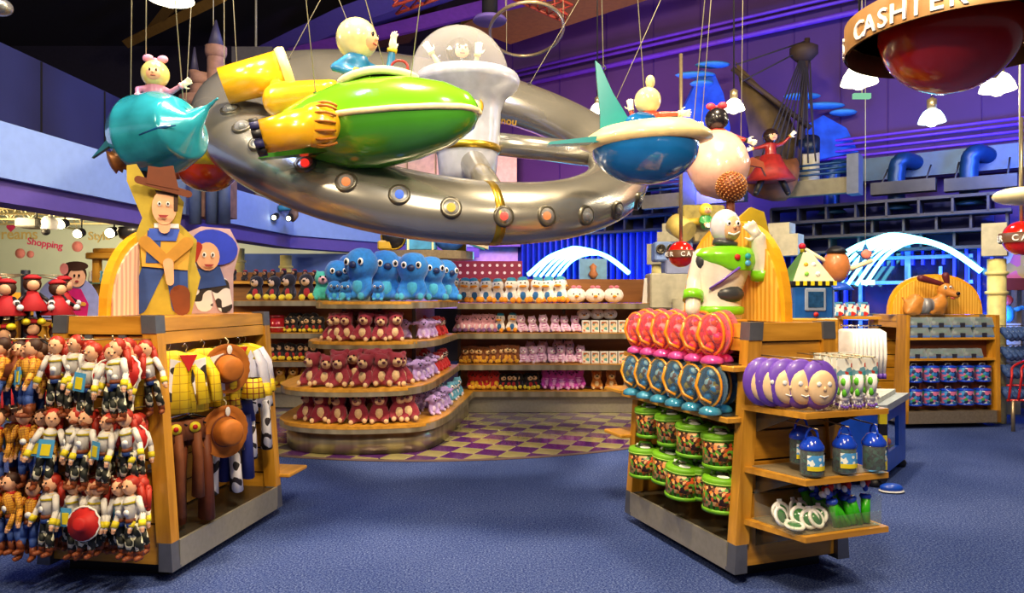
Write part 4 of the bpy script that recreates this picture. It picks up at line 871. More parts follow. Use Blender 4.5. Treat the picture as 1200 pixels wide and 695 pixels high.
# white round cushions with pink bow
t = T('round_cushion', 'white', 'cushion', (0, 0, 0)); m = MB(); m.ell((0, 0, .105), (.135, .11, .105), fur('white fleece', 'efe9e6'), 16, 10); m.build('cushion', t)
m = MB(); m.ell((0, -.115, .09), (.028, .025, .016), mat('plush bill', 'f0a020', .7), 8, 6); m.build('bill', t)
m = MB(); [m.ell((s*.035, -.05, .215), (.035, .015, .02), fur('pink bow', 'e07890'), 8, 6) for s in (-1, 1)]; m.build('bow', t)
for s in (-1, 1): m = MB(); m.ell((s*.04, -.108, .12), .01, M_eye, 8, 6); m.build('eye', t)
cush = Proto(t)
for i, px in enumerate((675, 697, 719)): cush.put((X(px, 9.75), 9.75, 1.442), 0, 'white round cushion with pink bow on the top back shelf, %s' % nth(i), 'white round cushions on the top shelf')
for i, px in enumerate((684, 700, 715)): cush.put((X(px, 9.75), 9.75, 1.215), 0, 'small white round cushion on the boxes of the upper back shelf, %s' % nth(i), 'small white cushions', scale=.72)
rose = plush('rose_plush', 'r', 'plush toy', .25, 'd8a0b4', ears='pointed', belly='e8e0ea', feet='8a5ca0')
row(rose, (X(536, 9.75), 9.72), (X(578, 9.75), 9.72), 7, 1.05, 'pale rose plush toy with pointed ears', 'the upper back shelf', 'rose plush on the upper back shelf')
row(bird, (X(579, 9.75), 9.72), (X(606, 9.75), 9.72), 2, 1.05, 'small white bird plush with blue cap', 'the upper back shelf', 'small bird plush on the upper back shelf', scale=(.72, .74))
cat_ = plush('striped_plush', 's', 'plush toy', .26, 'e0b8d8', ears='pointed', stripes='b02c98', belly='f0dcec', face='f2e4ee', nose='a02080')
row(cat_, (X(606, 9.7), 9.7), (X(681, 9.7), 9.7), 6, 1.05, 'pink and white striped plush toy', 'the upper back shelf', 'striped plush on the upper back shelf', scale=(.85, .95))
row(cat_, (X(608, 9.7), 9.7), (X(684, 9.7), 9.7), 7, .64, 'pink and white striped plush toy', 'the middle back shelf', 'striped plush on the middle back shelf', scale=(.85, 1.0))
row(cat_, (X(612, 9.82), 9.84), (X(676, 9.82), 9.84), 4, .64, 'pink and white striped plush toy in the back line', 'the middle back shelf', 'striped plush on the middle back shelf', scale=(1.1, 1.2))
mag = plush('magenta_plush', 'm', 'plush toy', .3, 'b83ca4', ears='pointed', stripes='e8a8dc', belly='e8a8dc', nose='501050')
row(mag, (X(634, 9.7), 9.7), (X(684, 9.7), 9.7), 5, .29, 'magenta striped plush toy', 'the lowest back shelf', 'magenta plush on the lowest back shelf', scale=(.95, 1.1))
multi = plush('brown_plush', 'm', 'plush toy', .24, '7c4420', ears='round', belly='d89828', face='e8c088', feet='d8a020')
row(multi, (X(541, 9.7), 9.7), (X(572, 9.7), 9.7), 6, .64, 'brown yellow plush', 'left end of middle back shelf', 'brown plush on the middle back shelf')
row(multi, (X(575, 9.7), 9.7), (X(608, 9.7), 9.7), 5, .64, 'brown plush', 'middle back shelf beside striped ones', 'brown plush on the middle back shelf', scale=(1, 1.1))
redp = plush('red_plush', 'r', 'plush toy', .26, 'b01c20', ears='pointed', belly='e8b028', feet='e8b028')
row(redp, (X(552, 9.7), 9.7), (X(584, 9.7), 9.7), 6, .29, 'red plush toy with yellow belly', 'the lowest back shelf', 'red plush on the lowest back shelf')
row(bky, (X(586, 9.7), 9.7), (X(632, 9.7), 9.7), 7, .29, 'small black plush toy with cream face', 'the lowest back shelf', 'black plush on the lowest back shelf', scale=(.62, .68))
chip = plush('chestnut_plush', 'c', 'plush toy', .26, 'c07a30', ears='round', belly='ecd09c', face='ecd09c')
for i, px in enumerate((699, 716)): chip.put((X(px, 9.7), 9.7, .293), 0, 'chestnut plush toy with cream face on the lowest back shelf, %s one' % ('left' if i == 0 else 'right'), 'chestnut plush')
dog = plush('puppy_plush', 'small pale puppy plush at the right end of the lowest back shelf', 'plush toy', .2, 'd8c8a8', ears='round'); dog.put((X(735, 9.7), 9.7, .293))
# white packed boxes with tiny figures
M_box = mat('white carton', 'e6e4e0', .5); M_fig = confetti('little figure print', ['e8c8a0', 'a05830', 'f0f0f0', 'c86c50', '60a8a8', 'f4e8d8'], 28)
t = T('gift_box', 'b', 'box', (0, 0, 0)); m = MB(); m.box((-.05, -.06, 0), (.05, .06, .15), M_box, b=.004); m.build('carton', t); m = MB(); m.box((-.035, -.064, .015), (.035, -.06, .135), M_fig); m.build('print', t); gb_ = Proto(t)
for z, x0, nm in ((1.05, 686, 'upper'), (.64, 686, 'middle')):
    for i in range(8): gb_.put((X(x0+i*10.5, 9.7), 9.66, z+.002), 0, f'white carton with little figures on the {nm} back shelf, {nth(i)}', f'white cartons on the {nm} back shelf', scale=1.06)
# right flank of the round end: small toys in lines down the slanted edge
flank = [(TIER[0], SP[0], [('lilac_plush', 'a890cc', 'lilac long-eared plush toy'), ('teal_blue_plush', '4a8cb0', 'blue-grey plush toy')]),
         (TIER[1], SP[1], [('lilac_plush', 'a890cc', 'lilac long-eared plush toy'), ('scarlet_plush', 'b41c28', 'scarlet plush toy')]),
         (TIER[2], SP[2], [('lilac_plush', 'a890cc', 'lilac long-eared plush toy'), ('scarlet_plush', 'b41c28', 'scarlet plush toy')])]
pl = {'lilac_plush': plush('lilac_plush', 'l', 'plush toy', .24, 'a88cd0', ears='long', belly='c8b4e0'),
      'scarlet_plush': plush('scarlet_plush', 's', 'plush toy', .24, 'b41c28', ears='small', face='e8dcd8', nose='101010'),
      'teal_blue_plush': plush('teal_blue_plush', 't', 'plush toy', .22, '5494b8', ears='pointed', belly='dcd0e0', face='e8e0e8')}
for lv, (z, path, kinds) in enumerate(flank):
    nm = ['lowest', 'second', 'third'][lv]; idx = {}
    ys = [7.55, 7.78, 8.0, 8.22, 8.42, 8.62, 8.82, 9.0, 9.17] if lv < 2 else [8.1, 8.3, 8.5, 8.68, 8.86, 9.03, 9.2]
    for ln, ins in enumerate((.15, .36)):
        for k, y in enumerate(ys):
            x = min((abs(p.y-y), p.x) for p in path[:24])[1]-ins; f = k/len(ys); kd = kinds[0] if f < .34 else kinds[1]
            q = idx.get((kd[0], ln), 0); idx[(kd[0], ln)] = q+1
            pl[kd[0]].put((x, y, z+.003), .55+random.uniform(-.3, .3), f'{kd[2]} in the {"edge" if ln == 0 else "inner"} line of the {nm} shelf flank, {ORD[q]} from the front', f'{kd[2]}s on the {nm} flank', scale=random.uniform(.9, 1.08))
    x = min((abs(p.y-9.3), p.x) for p in path[:24])[1]-.1
# poster stand on the top back shelf right end
t = T('leaflet_stand', 'white poster stand with coloured print at the right end of the top back shelf', 'poster', (X(767, 9.6), 9.62, 1.44)); m = MB(); m.prism([(-.16, 0), (.16, 0), (.13, .33), (-.13, .33)], M_white, t=.02); m.build('card', t); m = MB(); m.prism([(-.08, .05), (.08, .05), (.07, .24), (-.07, .24)], confetti('poster print', ['f0f0f0', 'd84838', '202020', '3c90c8', 'e8a040', 'ffffff'], 16), (0, -.003, 0), t=.004); m.build('print', t)
t = T('info_sign', 'pale blue square sign with orange figure in front of the middle neon arch', 'sign', P(695, 318, 11.5)); m = MB(); m.box((-.22, 0, -.2), (.22, .02, .2), mat('pale blue sign', '8cc0e0', .5)); m.build('board', t); m = MB(); m.lathe([(.03, -.12), (.08, -.05), (.04, .02), (.06, .08), (0, .13)], mat('orange print', 'e89050', .5), (0, -.02, 0), seg=12); m.build('figure', t); m = MB(); m.box((-.02, .0, -1.9), (.02, .03, -.2), M_dfr); m.build('post', t)
# ---------------------------------------------------------------- hanging ships
def wires(t, pts, r=.0035):
    for a, (px, ) in pts:
        a = Vector(a); x = (px-600)/F*a.y; m = MB(); top = Vector((a.x+(x-a.x)*2.2, a.y, 7.6))
        m.cyl(a, top, r, M_wire, 5); m.build('wire', t, True); m = MB(); m.tube([a+Vector((.018*math.cos(k*PI/4), 0, .018*math.sin(k*PI/4))) for k in range(8)], .005, M_black, 5, True); m.build('eye_bolt', t, True)
def hand(mb, p, d, up, s, mt, spread=.5, curl=.3):
    """palm + four fingers + thumb, built from tapered capsules; p wrist, d direction"""
    x, y, z = frame(d, up); p = Vector(p)
    mb.cap(p, p+z*.35*s, .2*s, .26*s, mt, 8); mb.cap(p+z*.2*s-x*.12*s, p+z*.55*s-x*.16*s, .17*s, .14*s, mt, 8); mb.cap(p+z*.2*s+x*.12*s, p+z*.55*s+x*.16*s, .17*s, .14*s, mt, 8)
    for i, L in enumerate((.42, .5, .46, .36)):
        o = (-.24+.16*i)*s; b = p+z*.6*s+x*o; dd = (z+x*(o/s)*spread*1.6).normalized(); k = b+dd*L*.55*s; e = k+(dd*(1-curl)+y*curl).normalized()*L*.5*s
        mb.cap(b, k, .085*s, .08*s, mt, 7); mb.cap(k, e, .08*s, .065*s, mt, 7)
    b = p+z*.12*s-x*.2*s; k = b+(z*.5-x*.85).normalized()*.3*s; e = k+(z*.8-x*.4).normalized()*.26*s
    mb.cap(b, k, .1*s, .09*s, mt, 7); mb.cap(k, e, .09*s, .07*s, mt, 7)
M_glove = mat('white glove', 'ece6cc', .5); M_visor = mat('dark visor', '1c2228', .08, .3, coat=1)
def pilot(name, lab, c, s, suit, helm, arms, look=(0, -1, 0), trim=None, cap=None, group=None, face=True):
    """generic toy pilot: round helmet head, chest, two arms with gloves; s = head radius"""
    c = Vector(c); t = T(name, lab, 'figure', c, group=group); x, y, z = frame(Vector(look)); x = Vector((0, 0, 1)).cross(Vector(look)).normalized(); lk = Vector(look).normalized()
    ms = mat('suit '+suit, suit, .4, coat=.3); m = MB(); b = c-Vector((0, 0, 1.15*s))
    m.cap(b, b-Vector((0, 0, 1.1*s)), .62*s, .75*s, ms, 12); m.cap(b+x*.35*s, b-x*.35*s, .42*s, .42*s, ms, 10)
    for (sx, el, hd) in arms:
        sh = b+x*sx*.62*s; e = c+Vector(el)*s; h = c+Vector(hd)*s; m.cap(sh, e, .3*s, .24*s, ms, 9); m.cap(e, h, .24*s, .18*s, ms, 9)
    m.build('suit', t, True, fuse=.11*s)
    for (sx, el, hd) in arms:
        e = c+Vector(el)*s; h = c+Vector(hd)*s; m = MB(); hand(m, h, h-e, lk, .8*s, M_glove); m.build('glove', t, True, fuse=.055*s)
        m = MB(); d = (h-e).normalized(); m.cyl(h-d*.12*s, h+d*.05*s, .24*s, mat('cuff '+(trim or 'e8c030'), trim or 'e8c030', .5), 12); m.build('cuff', t, True)
    m = MB(); m.cap(c-Vector((0, 0, .8*s)), c-Vector((0, 0, 1.1*s)), .34*s, .4*s, mat('peach skin', 'e8b088', .5), 10); m.build('neck', t, True)
    m = MB(); m.ell(c, (s, s, s*1.02), mat('helmet '+helm, helm, .25, coat=.5), 20, 14); m.build('helmet', t, True)
    if face:
        m = MB(); q = lk.to_track_quat('Y', 'Z').to_matrix(); m.ell(c+lk*.42*s-Vector((0, 0, .12*s)), (.68*s, .66*s, .62*s), mat('peach skin', 'e8b088', .5), 14, 10, R=q); m.build('face', t, True)
        for sx in (-1, 1): m = MB(); m.ell(c+lk*1.02*s+x*sx*.22*s+Vector((0, 0, .06*s)), (.08*s, .08*s, .12*s), M_eye, 8, 6); m.build('eye', t, True)
        m = MB(); m.ell(c+lk*1.1*s-Vector((0, 0, .12*s)), .1*s, mat('peach skin', 'e8b088', .5), 8, 6); m.build('nose', t, True)
        m = MB(); m.cap(c+lk*1.0*s-Vector((0, 0, .36*s))+x*.14*s, c+lk*1.0*s-Vector((0, 0, .36*s))-x*.14*s, .04*s, .04*s, mat('mouth', 'a03838', .5), 6); m.build('mouth', t, True)
    if cap:
        m = MB()
        for sx in (-1, 1): m.ell(c+x*sx*.5*s+Vector((0, 0, 1.15*s)), (.42*s, .25*s, .3*s), mat('crest '+(cap or ''), cap, .5), 10, 7)
        m.ell(c+Vector((0, 0, 1.02*s)), .2*s, mat('crest '+(cap or ''), cap, .5), 8, 6); m.build('ribbon', t, True)
    return t
# --- big silver ring ship
RC = P(512, 156, 6.6); al = math.radians(30); roll = math.radians(12)
U = Vector((math.cos(roll), .0, -math.sin(roll))); V0 = Vector((0, -math.cos(al), -math.sin(al)))
U = (U-V0*U.dot(V0)).normalized(); Nn = U.cross(V0).normalized(); Nn = Nn if Nn.z > 0 else -Nn
RR = 1.69
ship = T('ring_spaceship', 'huge silver ring-shaped spaceship with coloured portholes hanging overhead', 'model spaceship', RC)
def ringp(a, rad=0, up=0): return RC+U*((RR+rad)*math.cos(a))+V0*((RR+rad)*math.sin(a))+Nn*up
def tr(a): return .262-.015*math.sin(a)-.04*math.cos(a)          # tube is fuller at the left
m = MB(); rings = []
for i in range(72):
    a = 2*PI*i/72; r = tr(a)
    rings.append([ringp(a, r*1.25*math.cos(k*PI/12), r*.92*math.sin(k*PI/12)) for k in range(24)])
m.loft(rings, M_silver, closed=True); m.build('ring_tube', ship, True)
for a in (math.radians(72),):
    m = MB(); rg = []
    for j in (-1, 1):
        aa = a+j*.018; r = tr(a)*1.012; rg.append([ringp(aa, r*1.25*math.cos(k*PI/12), r*.92*math.sin(k*PI/12)) for k in range(24)])
    m.loft(rg, M_gold); m.build('seam_band', ship, True)
M_pc = [neon('porthole red', 'ff2a1c', 1.6), neon('porthole orange', 'ff7a18', 1.5), neon('porthole blue', '1c74f0', 1.5), neon('porthole yellow', 'ffc81c', 1.6), mat('porthole grey', '6a7078', .1, .3, coat=1)]
def porthole(px, py, k, up_guess=.0):
    best = None
    for i in range(0, 720):
        a = 2*PI*i/720
        for q in range(0, 24):
            th = -PI/2+q*PI/23; r = tr(a); p = ringp(a, r*1.25*math.cos(th), r*.92*math.sin(th)); 
            n = ((ringp(a, 1.0)-ringp(a, 0)).normalized()*math.cos(th)/1.25+Nn*math.sin(th)/.92).normalized()
            if n.dot(p-Vector((0, 0, H))) > 0: continue
            d = (600+p.x/p.y*F-px)**2+(HY-(p.z-H)/p.y*F-py)**2
            if best is None or d < best[0]: best = (d, p, n)
    d, p, n = best; r = .068; m = MB(); m.lathe([(r*.8, .012), (r*.98, .014), (r*1.1, .008), (r*1.14, -.02)], mat('porthole bezel', '5c584e', .3, .6), p, n, 22, caps=False); pr_ = m.build('porthole_ring', ship, True)
    m = MB(); m.ell(p-n*.0, (r*.85, r*.85, r*.6), clear('porthole bubble', 'e4e6ea', .88), 14, 8, R=n.to_track_quat('Z', 'Y').to_matrix()); m.build('porthole_bubble', pr_, True)
    m = MB(); m.ell(p+n*.004, r*.45, M_pc[k], 12, 8); m.build('porthole_light', pr_, True)
for px, py, k in ((356, 192, 0), (407, 211, 1), (467, 230, 2), (529, 243, 3), (590, 252, 0), (642, 255, 1), (688, 254, 4), (724, 247, 4), (748, 236, 4), (285, 146, 4), (271, 128, 4), (303, 166, 4)): porthole(px, py, k)
# hub, spokes, dome
HC = P(548, 165, 6.35)
m = MB(); m.lathe([(.2, -.42), (.25, -.3), (.28, 0), (.29, .25), (.34, .38), (.44, .46), (.46, .52), (.44, .56), (.40, .56), (.38, .5), (.0, .49)], mat('hub paint', 'b0b6cc', .3, .25, coat=.3), HC, (0, 0, 1), 32); m.build('hub', ship, True)
m = MB(); m.lathe([(.28, -.01), (.29, .02), (.283, .05)], M_gold, HC+Vector((0, 0, -.1)), (0, 0, 1), 32); m.build('hub_band', ship, True)
m = MB(); n = Vector((.25, -1, .05)).normalized(); p = HC+n*.285+Vector((0, 0, .22)); m.lathe([(.05, .0), (.075, .02), (.085, 0), (.085, -.03)], M_gold, p, n, 20); m.ell(p, .055, mat('hub glass', 'c8c090', .2), 12, 8); m.build('hub_porthole', ship, True)
DC = HC+Vector((-.07, 0, .55)); m = MB(); m.ell(DC, (.43, .43, .44), M_dome, 32, 12, lo=-.15, hi=1); m.build('dome', ship, True)
def spoke(a, r0, r1, h0=0):
    m = MB(); p = HC+Vector((0, 0, h0)); q = ringp(a); d = (q-p); m.tube([p+d*.08, p+d*.5, p+d*.96], [r0, (r0+r1)/2.1, r1], M_silver, 18); m.build('spoke', ship, True)
spoke(math.radians(-8), .1, .12, .0); spoke(math.radians(68), .12, .11, -.12); spoke(math.radians(205), .12, .12, 0)
put_text('nou', .1, mat('ochre letter', '9a7818', .5), ship, P(596, 146, 6.9), (1, -.12, -.14), (.1, 0, 1))
wires(ship, [(ringp(math.radians(200), -.1, .26), (455,)), (ringp(math.radians(235), 0, .25), (352,)), (ringp(math.radians(300), 0, .25), (730,)), (ringp(math.radians(340), 0, .2), (815,)), (ringp(math.radians(160), 0, .26), (262,))])
pilot('pilot_figure', 'toy pilot in cream jacket with dark hair under the glass dome, arm raised', DC+Vector((.01, -.1, .19)), .12, 'd8c088', '1a1618', [(-1, (-1.2, -.4, -1.4), (-2.0, -.5, -.2)), (1, (1.1, -.6, -1.7), (1.3, -1, -.5))], (.25, -1, 0), 'c89c50')
# --- green rocket
A = P(322, 158, 5.2); B = P(559, 129, 4.6); ax = (B-A).normalized(); Lg = (B-A).length
rk = T('green_rocket', 'glossy lime green toy rocket with cream stripe and yellow engines', 'model rocket', (A+B)/2)
prof = [(.0, 1.0), (.06, .992), (.12, .965), (.2, .87), (.265, .72), (.298, .55), (.295, .42), (.25, .27), (.18, .12), (.1, 0), (0, 0)][::-1]
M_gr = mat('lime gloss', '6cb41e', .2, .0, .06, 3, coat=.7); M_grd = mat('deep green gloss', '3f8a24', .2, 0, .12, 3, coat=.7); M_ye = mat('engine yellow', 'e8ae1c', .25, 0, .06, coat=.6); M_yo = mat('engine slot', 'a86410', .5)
x_, y_, z_ = frame(ax); up = y_ if y_.z > 0 else -y_; sd = ax.cross(up)
def half(sgn, mt, nm):
    m = MB(); rg = []
    for r, u in prof:
        rg.append([A+ax*Lg*u+(sd*math.cos(sgn*PI*k/14)+up*math.sin(sgn*PI*k/14)*(1.0 if sgn > 0 else 1.02))*max(r, .001) for k in range(15)])
    n = 15; vs = [v for r in rg for v in r]; fs = [[i*n+j, i*n+j+1, (i+1)*n+j+1, (i+1)*n+j] for i in range(len(rg)-1) for j in range(n-1)]
    m.add(vs, fs, mt, True); return m.build(nm, rk, True)
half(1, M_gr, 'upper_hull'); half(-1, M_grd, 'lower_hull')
for s in (-1, 1): m = MB(); m.tube([A+ax*Lg*u+sd*s*(r+.003) for r, u in prof[3:-1]]+[B], .02, M_cream, 8); m.build('stripe', rk, True)
ck = P(443, 92, 4.86); m = MB(); rim = [ck+Vector((.25*math.cos(k*PI/14), .12*math.sin(k*PI/14), .0))+Vector((0, 0, .02*math.cos(k*PI/14)-.02*math.cos(k*PI/7))) for k in range(28)]
m.tube(rim, .028, M_cream, 8, True); m.build('cockpit_rim', rk, True); m = MB(); m.add(rim+[ck-Vector((0, 0, .1))], [[i, (i+1) % 28, 28] for i in range(28)], M_black, True); m.build('cockpit', rk, True)
m = MB(); m.tube([P(468, 80, 4.85)+Vector((.055*math.cos(k*PI/8), .01, .045*math.sin(k*PI/8)+.01)) for k in range(16)], .009, mat('red wheel', '9a2020', .4), 6, True); m.build('steering_wheel', rk, True)
# front engine with ribbed knob
kb = P(373, 147, 4.62); m = MB(); m.ell(kb, (.14, .12, .145), M_ye, 22, 14); knb = m.build('engine_knob', rk, True)
for k in range(7):
    a = -1.2+k*.4; m = MB(); pts = [kb+Vector((.146*math.cos(a)*math.cos(b)*1.0, -.123*math.cos(b+.0)*abs(math.cos(a))-.003*1, .15*math.sin(a))) if False else kb+Vector((.05+.09*math.sin(b), -.125*math.cos(b)*math.cos(a), .148*math.sin(a)*math.cos(b*.6))) for b in (-.5, -.1, .3, .7, 1.0)]
    m.tube(pts, .009, M_yo, 6); m.build('rib_slot', knb, True)
e0 = P(368, 148, 4.62); e1 = P(308, 160, 4.55); m = MB(); m.tube([e0, e0.lerp(e1, .5), e1], [.125, .118, .105], M_ye, 20); m.build('engine_barrel', rk, True)
for k in range(10):
    a = k*2*PI/10; d = (e1-e0).normalized(); xx, yy, dd = frame(d); m = MB(); q = e1+(xx*math.cos(a)+yy*math.sin(a))*.095; m.cyl(q, q+d*.055, .026, mat('indigo nozzle', '2a2a5c', .5) if k % 2 else M_black, 8); m.build('nozzle_rib', rk, True)
# rear engine and its pod
e0 = P(334, 82, 5.45); e1 = P(262, 101, 5.35); m = MB(); m.tube([e0, e1], [.15, .135], M_ye, 22); m.build('rear_engine', rk, True)
d = (e0-e1).normalized(); m = MB(); m.lathe([(.16, -.03), (.17, 0), (.16, .04), (.12, .04), (.11, -.06), (0, -.07)], mat('pale intake', 'd8cf8c', .35), e0, d, 24); m.build('intake_ring', rk, True)
m = MB(); m.cap(P(322, 92, 5.4), P(328, 112, 5.3), .05, .07, M_ye, 10); m.cap(P(330, 118, 5.3), P(388, 108, 5.15), .14, .09, M_ye, 14); m.build('engine_pod', rk, True, fuse=.015)
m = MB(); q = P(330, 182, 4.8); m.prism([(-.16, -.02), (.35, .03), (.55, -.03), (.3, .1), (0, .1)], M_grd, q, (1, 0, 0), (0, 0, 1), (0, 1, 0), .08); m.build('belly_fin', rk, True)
wires(rk, [(P(370, 111, 4.9), (332,)), (P(480, 102, 4.75), (528,)), (P(452, 84, 4.95), (352,))])
pilot('pilot_figure', 'toy pilot in blue suit and big cream helmet riding the green rocket', P(418, 46, 4.95), .14, '1f78b0', 'd8d094', [(1, (1.6, .0, -1.7), (1.75, -.1, -.55)), (-1, (-.9, -.7, -1.6), (.2, -.9, -1.9))], (1, -.35, 0), 'e8c030')
# --- turquoise fish-shaped ship
FC = P(184, 155, 4.6); fs_ = T('turquoise_ship', 'glossy turquoise bulb-shaped flying toy with pointed fins', 'model rocket', FC)
M_tq = mat('turquoise gloss', '2a98ae', .18, .1, .35, 4, coat=.8)
m = MB(); m.tube([P(258, 113, 4.45), P(243, 126, 4.5), P(228, 140, 4.5), P(215, 150, 4.5), P(195, 155, 4.6), P(168, 160, 4.65), P(150, 164, 4.7), P(138, 168, 4.7)], [.008, .02, .07, .2, .26, .26, .19, .04], M_tq, 28); m.build('hull', fs_, True, fuse=.014)
m = MB(); m.prism([(0, .06), (-.1, .02), (-.24, -.15), (-.12, -.07), (0, -.05)], mat('teal fin', '1f6f86', .3, .1, coat=.6), P(152, 157, 4.55), t=.03); m.build('side_fin', fs_, True)
m = MB(); m.prism([(-.05, 0), (.05, 0), (0, -.2), (-.1, -.24)], mat('teal fin', '1f6f86', .3, .1, coat=.6), P(185, 192, 4.55), t=.04); m.build('belly_fin', fs_, True)
m = MB(); m.cap(P(148, 185, 4.7), P(172, 198, 4.6), .05, .06, M_black, 10); m.build('exhaust', fs_, True)
m = MB(); m.lathe([(.03, 0), (.075, .01), (.06, .03), (.08, .045), (.06, .06), (.075, .08), (.04, .09)], mat('brown ribbed cone', '8c5a30', .4, .3), P(146, 186, 4.6), (-.6, -.4, -.3), 16); m.build('ribbed_cone', fs_, True)
m = MB(); m.tube([P(163, 158, 4.36), P(185, 150, 4.33), P(206, 147, 4.35)], [.004, .012, .004], mat('deep blue streak', '0c4c86', .2, coat=.8), 8); m.build('slot_line', fs_, True)
m = MB(); m.tube([P(172+14*math.cos(k*PI/9)+16, 117+5*math.sin(k*PI/9), 4.6) for k in range(18)], .015, M_cream, 6, True); m.build('cockpit_rim', fs_, True)
wires(fs_, [(P(171, 127, 4.6), (172,)), (P(153, 141, 4.6), (157,)), (P(215, 120, 4.6), (182,))])
pilot('pilot_figure', 'toy pilot in pale yellow helmet with pink ribbon above the turquoise ship', P(182, 87, 4.62), .085, 'b07898', 'dccf78', [(1, (1.3, -.4, -1.5), (2.2, -.5, -1.0)), (-1, (-1.0, -.6, -1.3), (-.8, -1.0, -1.9))], (.3, -1, 0), 'e8a0b8', cap='e090b0')
# --- red saucer
SC = P(243, 190, 5.9); s = T('saucer_ship', 'small flying saucer with yellow rim, red bowl and orange dome', 'model spaceship', SC)
m = MB(); m.lathe([(.28, .02), (.34, .0), (.27, -.06), (.2, -.1)], mat('saucer yellow', 'e6d420', .3, coat=.5), SC+Vector((0, 0, .02)), (0, 0, 1), 28); m.build('rim', s, True)
m = MB(); m.ell(SC-Vector((0, 0, .04)), (.24, .24, .2), mat('saucer red', 'a83010', .15, coat=.8), 26, 12, lo=-1, hi=0); m.build('bowl', s, True)
m = MB(); m.ell(SC+Vector((.16, .1, .2)), (.15, .15, .2), mat('saucer orange', 'e0641c', .2, coat=.7), 20, 12); m.build('dome', s, True)
for sx in (-1, 1): m = MB(); m.tube([SC+Vector((sx*.2, 0, -.1)), SC+Vector((sx*.42, 0, -.13))], [.04, .015], mat('brown wing', '7c3820', .4), 8); m.build('arm', s, True)
m = MB(); m.cap(SC+Vector((-.0, -.05, .1)), SC+Vector((.2, -.1, .04)), .07, .045, mat('green suit', '4ca81c', .4), 10); m.build('green_cushion', s, True)
wires(s, [(SC+Vector((.1, .1, .38)), (262,)), (SC+Vector((-.2, 0, .03)), (232,))])
# --- blue flying boat
BC = P(758, 168, 5.2); bt = T('flying_boat', 'flying boat with blue bowl hull, cream deck and tall teal tail fin', 'model rocket', BC)
M_bl = mat('hull blue gloss', '1668b4', .15, .1, .2, 3, coat=.9); M_te = mat('tail teal', '0e8890', .25, 0, .06, 3, coat=.6)
m = MB(); m.ell(P(756, 172, 5.2), (.385, .3, .27), M_bl, 32, 14, lo=-1, hi=.05); m.build('hull', bt, True)
dk = [(-.44, -.02), (-.36, .06), (.1, .14), (.36, .12), (.47, .04), (.36, .03), (-.05, .03), (-.4, -.04)]
m = MB()
rg = []
for sc2, dz in ((.80, .0), (1.0, .03), (.98, .07), (.72, .15), (.6, .16)):
    rg.append([P(757, 172, 5.2)+Vector((.475*sc2*math.cos(k*PI/16), .34*sc2*math.sin(k*PI/16), dz-.005+.03*math.cos(k*PI/16))) for k in range(32)])
m.loft(rg, mat('deck cream', 'e6d098', .4, coat=.3)); m.build('deck', bt, True)
m = MB(); q = P(703, 165, 5.2); fin = [(0, 0), (-.0, .2), (-.02, .4), (-.035, .57), (.0, .54), (.09, .34), (.2, .16), (.39, .02), (.3, .0)]
m.prism([(a, b) for a, b in fin], M_te, q-Vector((0, .02, 0)), t=.04); m.build('tail_fin', bt, True)
m = MB(); m.prism([(-.38, -.02), (-.36, .0), (0, .045), (.3, .04), (.0, -.0)], M_te, P(706, 166, 5.0), t=.09); m.build('side_wing', bt, True)
m = MB(); m.ell(P(752, 146, 5.2), (.13, .1, .09), M_bl, 18, 10); m.build('engine_cowl', bt, True)
for dx in (-.03, .03): m = MB(); m.tube([P(792, 148, 5.0)+Vector((dx+.05*math.cos(k*PI/8), 0, .035*math.sin(k*PI/8))) for k in range(16)], .008, mat('indigo nozzle', '2a2a5c', .5), 6, True); m.build('hoop', bt, True)
wires(bt, [(P(812, 152, 5.1), (846,)), (P(707, 80, 5.2), (700,)), (P(755, 110, 5.3), (732,))])
pilot('pilot_figure', 'toy pilot in red shirt and cream helmet seen from behind in the flying boat', P(759, 118, 5.2), .095, 'c04830', 'd8cc98', [(1, (1.2, -.3, -1.1), (2.3, -.5, -1.1)), (-1, (-1.1, .2, -1.4), (-1.2, .3, -.6))], (.5, 1, 0), 'f0e0c0', face=False)
m = MB(); m.ell(P(762, 96, 5.2), (.035, .03, .05), mat('tuft', 'd8cc98', .5), 8, 6); m.build('tuft', bpy.data.objects['pilot_figure.003'] if 'pilot_figure.003' in bpy.data.objects else bt, True)
# --- flying bell
EC = P(842, 195, 6.4); be = T('flying_bell', 'pinkish flying bell with brown side wings and beaded brown knob', 'model rocket', EC)
M_bel = mat('bell pink', 'd8a898', .3, coat=.4); m = MB(); m.tube([P(843, 172, 6.5), P(841, 182, 6.45), P(842, 196, 6.35), P(845, 212, 6.25), P(850, 226, 6.2)], [.21, .25, .27, .22, .1], M_bel, 26, up=(1, 0, 0)); m.build('body', be, True)
m = MB(); m.tube([P(843+28*math.cos(k*PI/10), 172+5*math.sin(k*PI/10), 6.5) for k in range(20)], .012, mat('blue rim', '2c6a9c', .4), 6, True); m.build('rim', be, True)
kc = P(857, 219, 6.0); m = MB(); m.ell(kc, .12, M_boot, 16, 10); m.build('knob', be, True)
m = MB(); gr_ = 2.39996
for i in range(220):
    z = 1-2*(i+.5)/220; r = math.sqrt(1-z*z); p = kc+Vector((r*math.cos(i*gr_), r*math.sin(i*gr_), z))*.122
    if p.y > kc.y+.06: continue
    m.ell(p, .0095, mat('brown bead', 'a8703c', .3, .3), 6, 4)
m.build('beads', be, True, kind='stuff')
